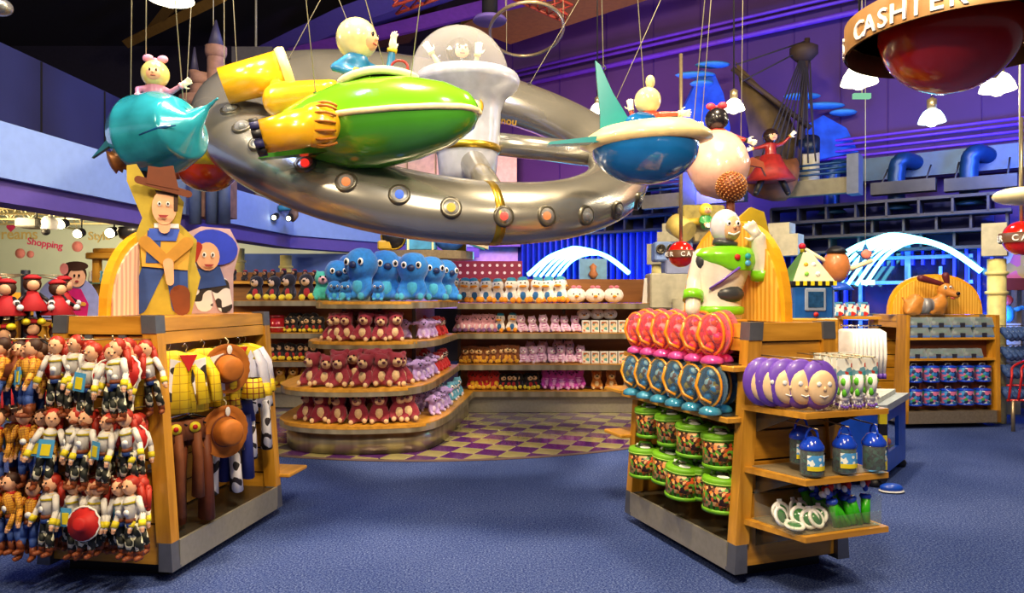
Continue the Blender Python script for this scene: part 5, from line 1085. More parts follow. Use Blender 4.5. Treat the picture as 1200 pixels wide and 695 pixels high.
for sx, pts in ((1, [(868, 190), (882, 184), (895, 190), (898, 206), (893, 196), (880, 194), (868, 200)]), (-1, [(815, 205), (808, 186), (820, 180), (830, 190)])):
    m = MB(); c0 = P(*pts[0], 6.3); m.prism([((P(*p, 6.3)-c0).x, (P(*p, 6.3)-c0).z) for p in pts], mat('brown wing', '7c3820', .4), c0, t=.04); m.build('wing', be, True)
m = MB(); m.cyl(kc-Vector((0, -.02, .1)), kc-Vector((0, -.02, .28)), .035, M_hatb, 10); m.build('stem', be, True)
wires(be, [(P(820, 172, 6.4), (842,)), (P(868, 180, 6.4), (872,))])
pilot('pilot_figure', 'toy pilot in red shirt with dark helmet and red ribbon in the flying bell', P(840, 140, 6.5), .105, 'b03028', '17141a', [(1, (1.3, -.3, -1.5), (2.4, -.5, -1.9)), (-1, (-1.0, .2, -1.4), (-1.2, .0, -1.0))], (.4, 1, 0), '1a1a1a', cap='d83848', face=False)
# --- sailing ship far away with rocks of painted blue
SP_ = P(905, 160, 10.6); sl = T('sailing_ship', 'old sailing ship model with brown sail and many ropes on the right wall', 'model ship', SP_)
M_sail = mat('old sail', '4c3c20', .85, var=.5, scale=3); M_rope = mat('dark rope', '2c2a34', .8); M_mast = mat('dark mast', '3a2c24', .7)
m = MB(); vs = []; 
for i in range(8):
    for j in range(6):
        u, v = i/7, j/5; px = 862+u*22+v*(62+u*6); py = 72+u*118+v*(62-u*55); vs.append(P(px, py, 10.9-.35*math.sin(u*PI)*math.sin(v*PI)))
m.add(vs, [[i*6+j, i*6+j+1, i*6+j+7, i*6+j+6] for i in range(7) for j in range(5)], M_sail, True); m.build('sail', sl, True)
m = MB(); m.cyl(P(936, 200, 10.7), P(946, 45, 10.7), .07, M_mast, 10, r2=.04); m.build('mast', sl, True)
m = MB(); m.lathe([(.1, 0), (.2, .1), (.2, .2), (.13, .24)], M_mast, P(942, 72, 10.7), seg=14); m.build('lookout', sl, True)
m = MB(); m.cyl(P(858, 80, 10.7), P(950, 150, 10.6), .04, M_mast, 8); m.build('yard', sl, True)
for k in range(9): m = MB(); m.cyl(P(945, 50+k*2, 10.7), P(884+k*9, 205-k*2, 10.4), .012, M_rope, 5); m.build('rope', sl, True)
for (a, b) in (((945, 48), (862, 76)), ((945, 56), (870, 95)), ((948, 50), (955, 190))): m = MB(); m.cyl(P(*a, 10.7), P(*b, 10.6), .012, M_rope, 5); m.build('rope', sl, True)
hl = [(-.62, .22), (-.5, -.2), (-.1, -.42), (.35, -.35), (.5, .1), (.3, .02), (-.2, .05)]
m = MB(); rg = []
for k, (a, b) in enumerate(((0, .02), (.1, .2), (.3, .3), (.6, .33), (.85, .3), (1, .22))):
    c_ = P(868, 205, 10.5).lerp(P(930, 212, 10.5), a); rg.append([c_+Vector((0, b*math.cos(t*PI/6), b*1.0*math.sin(t*PI/6)+(.12 if a in (0, 1) else 0))) for t in range(12)])
m.loft(rg, mat('ship timber', '7c4a20', .6, var=.35, scale=5)); m.build('ship_hull', sl, True)
fg = pilot('captain_figure', 'toy sailor in long red coat hanging before the sailing ship', P(903, 160, 10.0), .11, '8c1c18', '2a1c18', [(1, (1.5, 0, -.9), (2.4, -.2, .0)), (-1, (-1.5, 0, -1.4), (-2.4, -.3, -1.6))], (.1, -1, 0), 'c8a040')
m = MB(); m.lathe([(.34, 0), (.2, .2), (.13, .35)], mat('red coat', '8c1c18', .6, var=.3, bump=.4), P(903, 202, 10.0)-Vector((0, 0, .12)), seg=14); m.build('coat', fg, True)
for dx in (-.1, .12): m = MB(); m.cap(P(903, 206, 10.0)+Vector((dx, 0, 0)), P(903, 226, 9.95)+Vector((dx*2, 0, 0)), .05, .04, M_black, 8); m.build('leg', fg, True)
M_rock = mat('painted rock blue', '1450b8', .7, var=.4, scale=4)
def rock(lab, pts, Y, ups):
    t = T('painted_rock', lab, 'rock', P(*pts[0], Y)); c0 = P(*pts[0], Y); m = MB(); m.prism([((P(*p, Y)-c0).x, (P(*p, Y)-c0).z) for p in pts], M_rock, c0, t=.3); m.build('rock', t, True)
    for (px, py, w_) in ups: m = MB(); m.ell(P(px, py, Y), (w_, .15, .05), mat('painted cloud blue', '3c90c8', .7), 12, 6); m.build('cloud', t, True)
rock('tall painted blue rock with flat clouds left of the sailing ship', [(795, 175), (800, 130), (812, 105), (822, 82), (838, 88), (848, 110), (856, 150), (850, 178)], 12.2, [(815, 88, .35), (835, 76, .3), (822, 98, .2)])
rock('angular painted blue rock with flat clouds right of the sailing ship', [(925, 195), (938, 150), (965, 135), (992, 150), (1006, 178), (965, 186)], 11.6, [(965, 124, .35), (988, 132, .22), (940, 113, .3)])
# generic little stone castle prop
cs = T('castle_model', 'small sandstone castle model with slim spires high at the left', 'model castle', P(248, 150, 8.6)); M_st = mat('sandstone', '7c5c50', .8, var=.25, bump=.3); M_sp = mat('slate spire', '2c2a44', .6)
for (px, y0, y1, r, sp) in ((253, 150, 60, .1, 25), (235, 150, 92, .1, 0), (243, 150, 115, .16, 0), (228, 118, 88, .05, 22), (262, 165, 95, .08, 0), (236, 170, 120, .2, 0)):
    a = P(px, y0, 8.6); b = P(px, y1, 8.6); m = MB(); m.cyl(a, b, r, M_st, 14); m.build('tower', cs, True); m = MB(); m.lathe([(r*1.05, 0), (r*1.25, .05), (r*1.25, .13)], M_st, b-Vector((0, 0, .08)), seg=14); m.build('battlement', cs, True)
    if sp: m = MB(); m.lathe([(r, 0), (.01, sp/F*8.6*1.3)], M_sp, b+Vector((0, 0, .04)), seg=12); m.build('spire', cs, True)
m = MB(); a = P(262, 225, 8.8); m.box((a.x-.35, 8.75, a.z-.3), (a.x+.05, 9.1, a.z+.5), M_st); m.build('gatehouse', cs, True)
for dx in (-.3, -.1, .05): m = MB(); m.cyl((a.x+dx, 8.7, a.z-.4), (a.x+dx, 8.7, a.z+.42), .07, mat('blue grey column', '48587c', .6), 12); m.build('column', cs, True)
m = MB(); m.cyl(P(250, 60, 8.6), (P(250, 60, 8.6).x, 8.6, 7.6), .006, M_wire, 5); m.build('wire', cs, True)
# stage-light cluster on the mezzanine edge
cl = T('prop_cluster', 'jumble of blue-grey toy machinery props standing on the mezzanine edge', 'props', P(330, 245, 11.4)); random.seed(5)
for i in range(16):
    px = random.uniform(302, 350); py = random.uniform(208, 250)+(px-325)*.35; c_ = P(px, py, 11.3+random.uniform(-.2, .2)); mt = random.choice([mat('prop slate', '44587c', .6), mat('prop teal', '2c7894', .6), mat('prop brown', '6c5444', .6), mat('prop black', '20222c', .6)])
    m = MB(); r = random.uniform(.07, .16); R = Matrix.Rotation(random.uniform(0, 3), 4, random.choice('XYZ')); 
    if i % 3 == 0: m.cyl(c_-Vector((r, 0, 0)), c_+Vector((r, .05, random.uniform(-.1, .1))), r*.6, mt, 12)
    elif i % 3 == 1: m.box((-r, -r*.6, -r*.7), (r, r*.6, r*.7), mt, Matrix.Translation(c_) @ R, b=r*.15)
    else: m.lathe([(r*.3, 0), (r, r*.5), (r*.8, r)], mt, c_, (random.uniform(-1, 1), -1, .3), 14)
    m.build('prop', cl, True)
for px, py in ((321, 258), (338, 259)):
    p = P(px, py-3, 11.0); t = T('small_spotlight', 'small bright spotlight under the prop cluster, %s one' % ('left' if px < 330 else 'right'), 'lamp', p); m = MB(); m.cyl(p, p+Vector((0, .12, .04)), .05, M_black, 12); m.build('can', t, True); m = MB(); m.ell(p, .035, M_lamp, 10, 6); m.build('bulb', t, True)
# silver prop at the very top left corner
m = MB(); m.ell(P(-2, 8, 5), (.09, .09, .06), M_silver, 16, 10); m.cyl(P(-2, 2, 5), P(-2, -60, 5), .006, M_wire, 5); tag(m.build('hanging_ornament'), 'silver pointed ornament at the top left corner', 'ornament')
# --- cashier signs
M_band = mat('tan sign band', '9a7040', .45, .2); M_redg = mat('red gloss', 'c01a0c', .2, .0, .1, 2, coat=.4)
cc = Vector((X(1135, 3.2), 3.2, 2.62)); sg = T('cashier_sign', 'big hanging sign with tan lettered ring and red gloss hemisphere', 'sign', cc); Rg = .5
m = MB(); m.lathe([(Rg, 0), (Rg, .135), (Rg-.012, .135), (Rg-.012, 0)], M_band, cc, seg=64, caps=False); m.build('ring_band', sg, True)
m = MB(); m.lathe([(Rg-.01, .1), (0, .1)], mat('sign underside', '4c4038', .6), cc, seg=48); m.build('underside', sg, True)
m = MB(); m.ell(cc+Vector((-.08, .0, .085)), (.29, .29, .295), M_redg, 40, 18, lo=-1, hi=0); m.build('hemisphere', sg, True)
band_text('CASHIER', cc+Vector((0, 0, .052)), Rg+.002, .112, M_white, sg, -176, 8.3)
band_text('CAISSES', cc+Vector((0, 0, .052)), Rg+.002, .112, M_white, sg, -252, 8.3)
m = MB(); m.cyl(cc+Vector((0, 0, .14)), (cc.x, cc.y, 7.6), .02, M_steel, 8); m.build('stem', sg, True)
m = MB(); q = cc+Vector((.12, .2, -.06)); m.cyl(P(1160, 85, 3.9), P(1166, 78, 3.9), .045, M_steel, 12); m.build('sensor', sg, True)
def ball_sign(px, py, Y, r, lab, a0, sx=1):
    c = P(px, py, Y); t = T('ball_sign', lab, 'sign', c, group=None); m = MB(); m.ell(c, r, mat('red ball', 'c81c10', .15, coat=.9, emit=.15), 28, 18); m.build('ball', t, True)
    m = MB(); R = r*1.12; m.lathe([(R, -.28*r), (R, .28*r), (R-.01, .28*r), (R-.01, -.28*r)], mat('sign brown band', '5c3a24', .5), c, seg=40, caps=False); m.build('band', t, True)
    band_text('CAISSES CASHIER ', c+Vector((0, 0, -.02*r)), R+.004, r*.5, M_white, t, a0, 22.5)
    m = MB(); m.cyl(c+Vector((0, 0, r)), (c.x, c.y, 4.2 if px < 900 else 3.5), .02, M_steel, 8); m.build('stem', t, True)
ball_sign(798, 298, 8.0, .145, 'red ball sign with lettered brown band left of the astronaut statue', -96)
ball_sign(1197, 279, 8.0, .19, 'red ball sign with lettered brown band at the right edge', -140)
m = MB(); m.ell(P(1195, 230, 6.5), (.22, .2, .08), M_cream, 20, 10); m.cyl(P(1195, 225, 6.5), P(1195, 0, 6.5), .008, M_wire, 5); tag(m.build('pale_disc_ornament'), 'pale oval hanging ornament above the right ball sign', 'ornament')
m = MB(); p = P(553, 385/3.43, 5); m = MB(); p = P(1011, 112, 8.5); m.box((p.x-.1, p.y, p.z-.03), (p.x+.1, p.y+.05, p.z+.03), neon('green exit glow', '9ae8b8', .8)); m.cyl(p+Vector((0, .02, .03)), (p.x, p.y+.02, 7.6), .006, M_wire, 5); tag(m.build('exit_light'), 'small green lit sign below the left rim of the cashier ring', 'sign')
# ---------------------------------------------------------------- hanging dolls on the left stand
random.seed(11)
M_plaid = pattern('checked mustard cloth', 'd89c28', '8c3c18', 'lines', 90, .14); M_whsh = mat('white doll shirt', 'd4d0cc', .6); M_cow = pattern('cow print', 'ece8ea', '2a2022', 'patches', 14, .05)
M_cowd = pattern('small cow print', '1c2018', 'e4e0c4', 'patches', 42, .02); M_yel2 = mat('doll yellow', 'e0cc20', .5); M_redf = mat('doll red felt', 'c01c18', .6); M_lace = mat('white lacing', 'f0ece4', .6); M_tag = mat('white tag', 'e8eaec', .4); M_bluetag = mat('blue tag', '4c9cd0', .4)
def doll(kind, lab, prop='none'):
    """floppy cloth doll hung by its neck: origin at the top of the head, about 0.36 tall, faces -y"""
    t = T('cloth_doll', lab, 'doll'); r = random.Random(kind+prop)
    sh, tr_, bt, hr = (M_plaid, M_denim, M_boot, M_hair) if kind == 'boy' else (M_whsh, M_cowd, M_boot, M_redh)
    m = MB(); m.ell((0, -.005, -.043), (.031, .03, .038), M_skin, 12, 8); m.cap((0, 0, -.075), (0, 0, -.1), .012, .014, M_skin, 8)
    m.ell((0, -.036, -.045), (.007, .007, .006), M_skin, 6, 4); hd_ = m.build('head', t)
    m = MB(); [m.ell((s*.012, -.033, -.037), .0045, M_eye, 6, 4) for s in (-1, 1)]; m.build('eyes', hd_)
    m = MB(); m.ell((0, .006, -.03), (.036, .033, .034), hr, 10, 6)
    if kind == 'girl': m.cap((.02, .03, -.05), (.03, .04, -.14), .018, .012, hr, 7)
    m.build('hair', t)
    m = MB(); m.tube([(0, 0, -.085), (0, 0, -.1), (0, 0, -.14), (0, 0, -.185)], [.02, .042, .036, .032], sh, 10, flat=.62); 
    for s in (-1, 1): m.cap((s*.038, 0, -.1), (s*.062, -.01, -.16), .0145, .013, sh, 7); m.cap((s*.062, -.01, -.16), (s*.072, -.03, -.215), .013, .012, sh, 7)
    m.build('shirt', t)
    for s in (-1, 1): m = MB(); m.cap((s*.072, -.03, -.212), (s*.075, -.034, -.232), .011, .009, M_skin, 6); m.ell((s*.066, -.034, -.224), .006, M_skin, 5, 4); m.build('hand', t)
    if kind == 'girl':
        for s in (-1, 1): m = MB(); m.cyl((s*.0665, -.02, -.188), (s*.072, -.03, -.212), .0155, M_yel2, 9); m.build('cuff', t)
        m = MB(); m.tube([(0, 0, -.092), (0, 0, -.115)], [.03, .045], M_yel2, 10, flat=.66); m.build('yoke', t)
    else:
        m = MB(); m.tube([(0, 0, -.09), (0, 0, -.17)], [.036, .04], mat('doll vest', '5a3a20', .6), 10, flat=.66) if prop == 'vest' else m.tube([(0, 0, -.083), (0, 0, -.097)], [.02, .024], M_redf, 8); m.build('neckerchief' if prop != 'vest' else 'vest', t)
    m = MB(); m.tube([(0, 0, -.18), (0, 0, -.196)], [.035, .036], M_boot, 10, flat=.66); m.ell((0, -.024, -.188), (.01, .005, .008), M_gold, 8, 5); m.build('belt', t)
    m = MB(); hip = M_denim; m.tube([(0, 0, -.19), (0, 0, -.215)], [.034, .034], hip, 10, flat=.66)
    for s in (-1, 1): m.cap((s*.017, 0, -.21), (s*.022, -.004, -.265), .0185, .016, tr_, 8); m.cap((s*.022, -.004, -.265), (s*.026, 0, -.315), .017, .018 if kind == 'girl' else .014, tr_, 8)
    m.build('trousers', t)
    for s in (-1, 1): m = MB(); m.cap((s*.026, 0, -.305), (s*.027, 0, -.345), .0165, .014, bt, 7); m.cap((s*.027, 0, -.35), (s*.03, -.03, -.352), .013, .011, bt, 7); m.build('boot', t)
    if prop in ('hat', 'hatfront'):
        y = .05 if prop == 'hat' else -.055; z = -.15 if prop == 'hat' else -.2; mt = M_redf if kind == 'girl' else M_hatb
        m = MB(); m.lathe([(.074, 0), (.076, .004), (.036, .008), (.034, .034), (.022, .042), (0, .04)], mt, (0, y, z), (0, -1, .1), 20); ht_ = m.build('hat', t)
        if kind == 'girl': m = MB(); m.tube([(.076*math.cos(k*PI/12), y+.002+.004*math.cos(k*PI), z+.076*math.sin(k*PI/12)) for k in range(24)], .005, M_lace, 5, True); m.build('hat_lacing', ht_)
    if prop == 'tag': m = MB(); m.box((-.03, -.05, -.21), (.03, -.046, -.13), M_bluetag); m.box((-.018, -.053, -.2), (.018, -.05, -.15), M_yel2); m.build('tag', t)
    else: m = MB(); m.lathe([(.014, 0), (.014, .003)], M_tag, (.01, -.045, -.15), (0, -1, 0), 12); m.build('tag', t)
    return Proto(t)
dolls = {(k, p): None for k in ('boy', 'girl') for p in ('none', 'hat', 'tag', 'hatfront')}
Lab = {'boy': 'cowboy doll with checked mustard shirt and blue jeans', 'girl': 'cowgirl doll with red hair, white shirt and dark cow-print trousers'}
rows_ = [('top', 1.285, [(-.47, 'boy', .3), (-.38, 'boy', 0), (-.25, 'boy', 0), (-.145, 'boy', 0), (-.06, 'girl', 0), (.045, 'girl', 0), (.15, 'girl', 0), (.23, 'girl', 0), (.285, 'girl', 0)]),
         ('middle', .935, [(-.42, 'boy', 0), (-.27, 'boy', 0), (-.17, 'boy', 0), (-.06, 'girl', 0), (.06, 'girl', 0), (.14, 'girl', 0), (.22, 'girl', 0), (.29, 'girl', 0)]),
         ('bottom', .60, [(-.49, 'boy', 0), (-.4, 'boy', 0), (-.28, 'boy', 0), (-.16, 'boy', 0), (-.07, 'girl', 0), (.02, 'girl', 0), (.1, 'girl', 0), (.18, 'girl', 0), (.26, 'girl', 0), (.32, 'girl', 0)])]
ctr = {}
for rn, z, lst in rows_:
    m = MB()
    for x in (-.30, -.1, .1, .27):
        m = MB(); m.cyl((x, .0, z+.0), (x, -.3, z+.012), .004, M_steel, 6); m.cyl((x, -.3, z+.012), (x, -.305, z+.035), .004, M_steel, 6); m.build('prong', gl); m = MB(); m.box((x-.02, -.012, z-.02), (x+.02, .004, z+.02), M_capm); m.build('prong_plate', gl)
    for ln, yy in enumerate((-.275, -.19, -.10)):
        for i, (x, k, dz) in enumerate(lst):
            if ln == 2 and i % 2: continue
            pr = ['none', 'tag', 'none', 'hat', 'none', 'hat', 'tag', 'hat'][(i*3+ln) % 8]
            if k == 'girl' and ln == 0 and rn != 'bottom': pr = 'hat' if i % 3 else 'tag'
            if rn == 'bottom' and ln == 0: pr = 'hatfront' if i in (0, 7) else ('tag' if i == 5 else 'none')
            if dolls[(k, pr)] is None: dolls[(k, pr)] = doll(k, 'x', pr)
            q = ctr.get((rn, ln, k), 0); ctr[(rn, ln, k)] = q+1; xx = x+random.uniform(-.03, .03)+(.03 if ln else 0); zz = z+.012+random.uniform(-.02, .02)-(.015*ln)
            c_ = LW(gl, max(-.5, min(.35, xx)), yy+random.uniform(-.02, .02), zz)
            ex = {'none': '', 'hat': ', hat behind', 'tag': ', blue tag', 'hatfront': ', hat in front'}[pr]
            hang = ['front', 'second', 'back'][ln]
            base = Lab[k].split(' with ')[0]
            dolls[(k, pr)].put(c_, 0, f'{base} in {rn} row, {hang} line, {nth(q)}'+ex, f'{base}s in the {rn} row', rot=(random.uniform(-.12, .05), random.uniform(-.16, .16), math.radians(-8)+random.uniform(-.7, .7)*(1 if ln == 0 else 1.3)), scale=random.uniform(1.02, 1.14))
# ---------------------------------------------------------------- costumes hung on the long side of the left stand
M_ycloth = pattern('yellow checked cloth', 'f0cc18', 'b8860c', 'lines', 22, .07); M_bcloth = mat('brown suede', '7c4424', .7, var=.2); M_satin = mat('white satin', 'dcdcf0', .3, sheen=.4)
M_plat = mat('costume brown hat', 'b0641c', .7, var=.15); M_navyc = mat('navy cloth', '232c74', .6)
m = MB(); m.cyl(LW(gl, .29, .08, 1.27), LW(gl, .29, 1.13, 1.27), .009, M_chrome, 8); m.build('hang_rail', gl, True)
for y in (.25, .6, .95): m = MB(); m.cyl(LW(gl, .02, y, 1.27), LW(gl, .29, y, 1.27), .007, M_chrome, 8); m.build('rail_arm', gl, True)
def garment(name, lab, cat, pos, rz, s, fn, group=None, hang=True):
    p = LW(gl, *pos); t = T(name, lab, cat, p, rz, group)
    if hang:
        m = MB(); m.tube([(0, 0, .0), (.012, 0, .03), (0, 0, .05), (-.014, 0, .035)], .003, M_chrome, 6); m.build('hook', t)
        m = MB(); m.tube([(-.11*s, 0, -.045), (0, 0, 0), (.11*s, 0, -.045)], .006, M_black, 6); m.build('hanger', t)
    fn(t, s); return t
def shirt(mt, cuffm=None, yoke=None, vest=None, scarf=None, ln=.34):
    def fn(t, s):
        m = MB(); rg = []
        for z, w_, d in ((0, .045, .03), (-.03, .13, .04), (-.08, .135, .055), (-.2, .125, .06), (-ln, .14, .06)):
            rg.append([Vector((w_*s*math.cos(k*PI/10), d*s*math.sin(k*PI/10)*(1+.25*math.sin(5*k*PI/10)), z*s)) for k in range(20)])
        m.loft(rg, mt)
        for sx in (-1, 1): m.tube([(sx*.11*s, 0, -.045*s), (sx*.16*s, -.02, -.14*s), (sx*.175*s, -.05, -.30*s)], [.045*s, .047*s, .04*s], mt, 10, flat=.7)
        m.build('shirt', t)
        if cuffm:
            for sx in (-1, 1): m = MB(); m.tube([(sx*.173*s, -.045, -.27*s), (sx*.178*s, -.055, -.36*s)], [.045*s, .06*s], cuffm, 10, flat=.7); m.build('cuff', t)
        if yoke: m = MB(); m.loft([[Vector((w_*s*math.cos(k*PI/10), d*s*math.sin(k*PI/10), z*s)) for k in range(20)] for z, w_, d in ((.0, .05, .035), (-.03, .135, .05), (-.1, .14, .063))], yoke); m.build('yoke', t)
        if vest:
            for sx in (-1, 1): m = MB(); m.prism([(sx*.025*s, -.05*s), (sx*.1*s, -.03*s), (sx*.11*s, -.28*s), (sx*.05*s, -.3*s), (sx*.02*s, -.16*s)], vest, (0, -.072*s, 0), t=.012); m.build('vest', t)
        if scarf: m = MB(); m.prism([(-.05*s, -.01*s), (.05*s, -.01*s), (.0, -.11*s)], scarf, (0, -.085*s, 0), t=.012); m.build('neckerchief', t)
    return fn
def trousers(mt, ln=.42, badge=None, fringe=False):
    def fn(t, s):
        m = MB(); m.loft([[Vector((w_*s*math.cos(k*PI/8), .04*s*math.sin(k*PI/8), z*s)) for k in range(16)] for z, w_ in ((-.02, .09), (-.05, .095), (-.14, .11))], mt)
        for sx in (-1, 1): m.tube([(sx*.05*s, 0, -.1*s), (sx*.06*s, -.01, -.25*s), (sx*.065*s, 0, -ln*s)], [.055*s, .05*s, .062*s], mt, 10, flat=.6)
        m.build('trousers', t)
        if badge:
            m = MB(); m.lathe([(.03, 0), (.03, .006)], M_yel2, (0.03, -.045*s, -.06*s), (0, -1, 0), 14); m.build('badge', t); m = MB(); m.lathe([(.014, 0), (.014, .004)], M_redf, (0.03, -.052*s, -.06*s), (0, -1, 0), 10); m.build('badge_center', t)
    return fn
def cow_hat(lab, pos, rz, r, tilt=.0):
    p = LW(gl, *pos); t = T('costume_hat', lab, 'hat', p, rz); m = MB(); rg = []
    for (rr, yy, wv) in ((.02, -.10, 0), (.38, -.105, 0), (.5, -.085, 0), (.55, -.02, 0), (.58, .0, 0), (.8, .01, .02), (1.0, -.012, .05), (1.0, -.004, .05), (.8, .02, .02), (.5, .012, 0), (.02, .012, 0)):
        rg.append([Vector((r*rr*math.cos(k*PI/20)*(1+(.03 if rr > .9 and k % 2 else 0)), yy*r/.13+wv*r*math.cos(2*k*PI/20)*1.5, r*1.08*rr*math.sin(k*PI/20))) for k in range(40)])
    m.loft(rg, M_plat, caps=True); m.build('brim_and_crown', t); m = MB(); m.tube([(r*.575*math.cos(k*PI/12), -.012, r*.62*math.sin(k*PI/12)) for k in range(24)], .006, M_hatb, 6, True); m.build('hat_band', t)
    m = MB(); m.tube([(0, 0, r*.9), (.01, .0, r*1.2), (-.01, 0, r*1.35)], .003, M_cream, 5); m.build('cord', t); m = MB(); m.ell((.01, -.02, r*.82), (.016, .004, .028), M_tag, 10, 6); m.build('tag', t); return t
RZ = math.radians(38)
garment('costume_shirt', 'yellow checked costume shirt at the front end of the rail', 'costume', (.28, .12, 1.215), RZ, 1.0, shirt(M_ycloth), 'yellow costume shirts')
garment('costume_shirt', 'yellow checked costume shirt with cow-print vest and red neckerchief', 'costume', (.33, .20, 1.20), RZ, .92, shirt(M_ycloth, None, None, M_cow, M_redf, .36), 'yellow costume shirts')
garment('costume_shirt', 'second yellow costume shirt with cow-print vest, behind the red-scarfed one', 'costume', (.31, .40, 1.21), RZ, 1.0, shirt(M_ycloth, None, None, M_cow), 'yellow costume shirts')
cow_hat('upper brown cowboy costume hat hung on the side of the left stand', (.44, .44, 1.09), math.radians(42), .135)
garment('costume_shirt', 'white satin costume shirt with yellow yoke and yellow cuffs', 'costume', (.31, .80, 1.205), math.radians(30), .92, shirt(M_satin, M_ycloth, M_yel2, None, M_redf, .36), 'white costume shirts')
garment('costume_shirt', 'white satin costume shirt half hidden beside the upper hat', 'costume', (.26, .66, 1.205), math.radians(30), .9, shirt(M_satin, M_ycloth, M_yel2), 'white costume shirts')
garment('costume_shirt', 'white satin costume shirt at the far end of the rail', 'costume', (.25, .98, 1.205), math.radians(30), .9, shirt(M_satin, M_ycloth, M_yel2), 'white costume shirts')
m = MB(); m.cyl(LW(gl, .29, .08, .85), LW(gl, .29, 1.13, .85), .009, M_chrome, 8); m.build('hang_rail', gl, True)
garment('costume_trousers', 'brown costume trousers with yellow round badge nearest the front post', 'costume', (.28, .12, .84), RZ, .9, trousers(M_bcloth, .6, True), 'brown costume trousers')
garment('costume_trousers', 'brown costume trousers with yellow badge, second from the front post', 'costume', (.33, .22, .84), RZ, .9, trousers(M_bcloth, .5, True), 'brown costume trousers')
garment('costume_trousers', 'long dark brown costume chaps hanging low behind the front post', 'costume', (.31, .30, .84), RZ, 1.2, trousers(M_hatb, .5), 'brown costume trousers')
cow_hat('lower brown cowboy costume hat hung under the yellow sleeve', (.45, .40, .73), math.radians(48), .14)
garment('costume_trousers', 'cow-print costume trousers under the white satin shirts', 'costume', (.33, .80, .90), math.radians(30), 1.0, trousers(M_cow, .42), 'cow-print costume trousers')
garment('costume_trousers', 'cow-print costume trousers low beside the lower hat', 'costume', (.33, .60, .72), math.radians(30), 1.1, trousers(M_cow, .36), 'cow-print costume trousers')
garment('costume_trousers', 'navy blue costume trousers between the cow-print ones', 'costume', (.34, .72, .88), math.radians(30), 1.1, trousers(M_navyc, .46), None)
garment('costume_trousers', 'cow-print costume trousers at the far end of the rail', 'costume', (.33, 1.0, .92), math.radians(30), 1.0, trousers(M_cow, .42), 'cow-print costume trousers')
garment('costume_cuff_set', 'pair of yellow costume cuffs with brown scrollwork hanging below the white shirt', 'costume', (.42, .62, .95), math.radians(30), .8, lambda t, s: [(lambda m: (m.lathe([(.05, 0), (.075, -.12), (.07, -.12), (.045, 0)], pattern('scrolled yellow', 'e8c820', '8c2c14', 'lines', 30, .18), (dx, 0, dz), seg=14), m.build('cuff', t)))(MB()) for dx, dz in ((-.06, .0), (.08, .06))])
# ---------------------------------------------------------------- packs on the right stand
def pack(name, lab, shell, ring, inner, base, h):
    t = T(name, lab, 'toy pack'); rx = h*.30; rz = h*.42; cz = h*.55
    m = MB(); m.prism(ellp(0, cz, rx*1.12, rz*1.05, 20), clear(name+' card', shell, .8), (0, .025, 0), t=.006); m.build('backing_card', t)
    m = MB(); m.lathe([(rx*.72, 0), (rx*.8, .02*h), (rx*.7, h*.1), (rx*.45, h*.15), (rx*.3, h*.17)], mat(name+' base plastic', base, .12, .1, .25, 20, coat=1), (0, 0, 0), seg=16); m.build('base', t)
    m = MB(); m.tube([(rx*.93*math.cos(k*PI/10), -.012, cz+rz*.93*math.sin(k*PI/10)) for k in range(20)], .009, mat(name+' ring', ring, .25, coat=.6), 7, True); m.build('oval_ring', t)
    m = MB(); m.tube([(-rx*.6, -.03, cz+rz*.6), (-rx*.85, -.035, cz), (-rx*.4, -.04, cz-rz*.55), (rx*.3, -.03, cz-rz*.75)], .011, mat(name+' ring', ring, .25, coat=.6), 7); m.build('swirl', t)
    m = MB()
    for (x, z, r) in ((0, .1, .3), (-.2, -.12, .24), (.25, -.1, .26), (.05, .45, .22), (-.1, -.42, .22)): m.ell((x*rx*1.6, .0, cz+z*rz*1.3), r*rx*1.45, confetti(name+' toy', [inner, ring, base, 'f0d8c0', inner, '3c7c9c' if inner != 'e0406c' else 'f08a18'], 32, .25), 9, 6)
    m.build('toy', t)
    m = MB(); m.ell((0, -.005, cz), (rx, .045, rz), clear(name+' bubble', shell, .93, .12), 18, 12); m.build('bubble', t); return Proto(t)
pk = pack('pink_toy_pack', 'p', 'ffc0d4', 'f08a18', 'e0406c', 'd8489c', .275); bk = pack('blue_toy_pack', 'b', 'b0d4ee', 'e89420', 'b85838', '3c8cb0', .30)
for ln, (xx, n) in enumerate(((-.40, 6), (-.30, 6))):
    for i in range(n):
        y = .97-i*.165+(.06 if ln else 0); rz = -math.radians(90-19.5)*.75
        pk.put(LW(gr, xx, y, 1.15), rz+random.uniform(-.1, .1), f'pink oval toy pack with orange swirl, {"front" if not ln else "back"} line, top shelf, {nth(i)}', 'pink toy packs', scale=random.uniform(.95, 1.03) if not ln else 1.06)
for ln, (xx, n) in enumerate(((-.43, 6), (-.32, 6))):
    for i in range(n):
        y = .97-i*.17+(.06 if ln else 0)
        bk.put(LW(gr, xx, y, .88), -math.radians(52)+random.uniform(-.1, .1), f'blue oval toy pack with orange swirl, {"front" if not ln else "back"} line, second shelf, {nth(i)}', 'blue toy packs', scale=random.uniform(.88, .93))
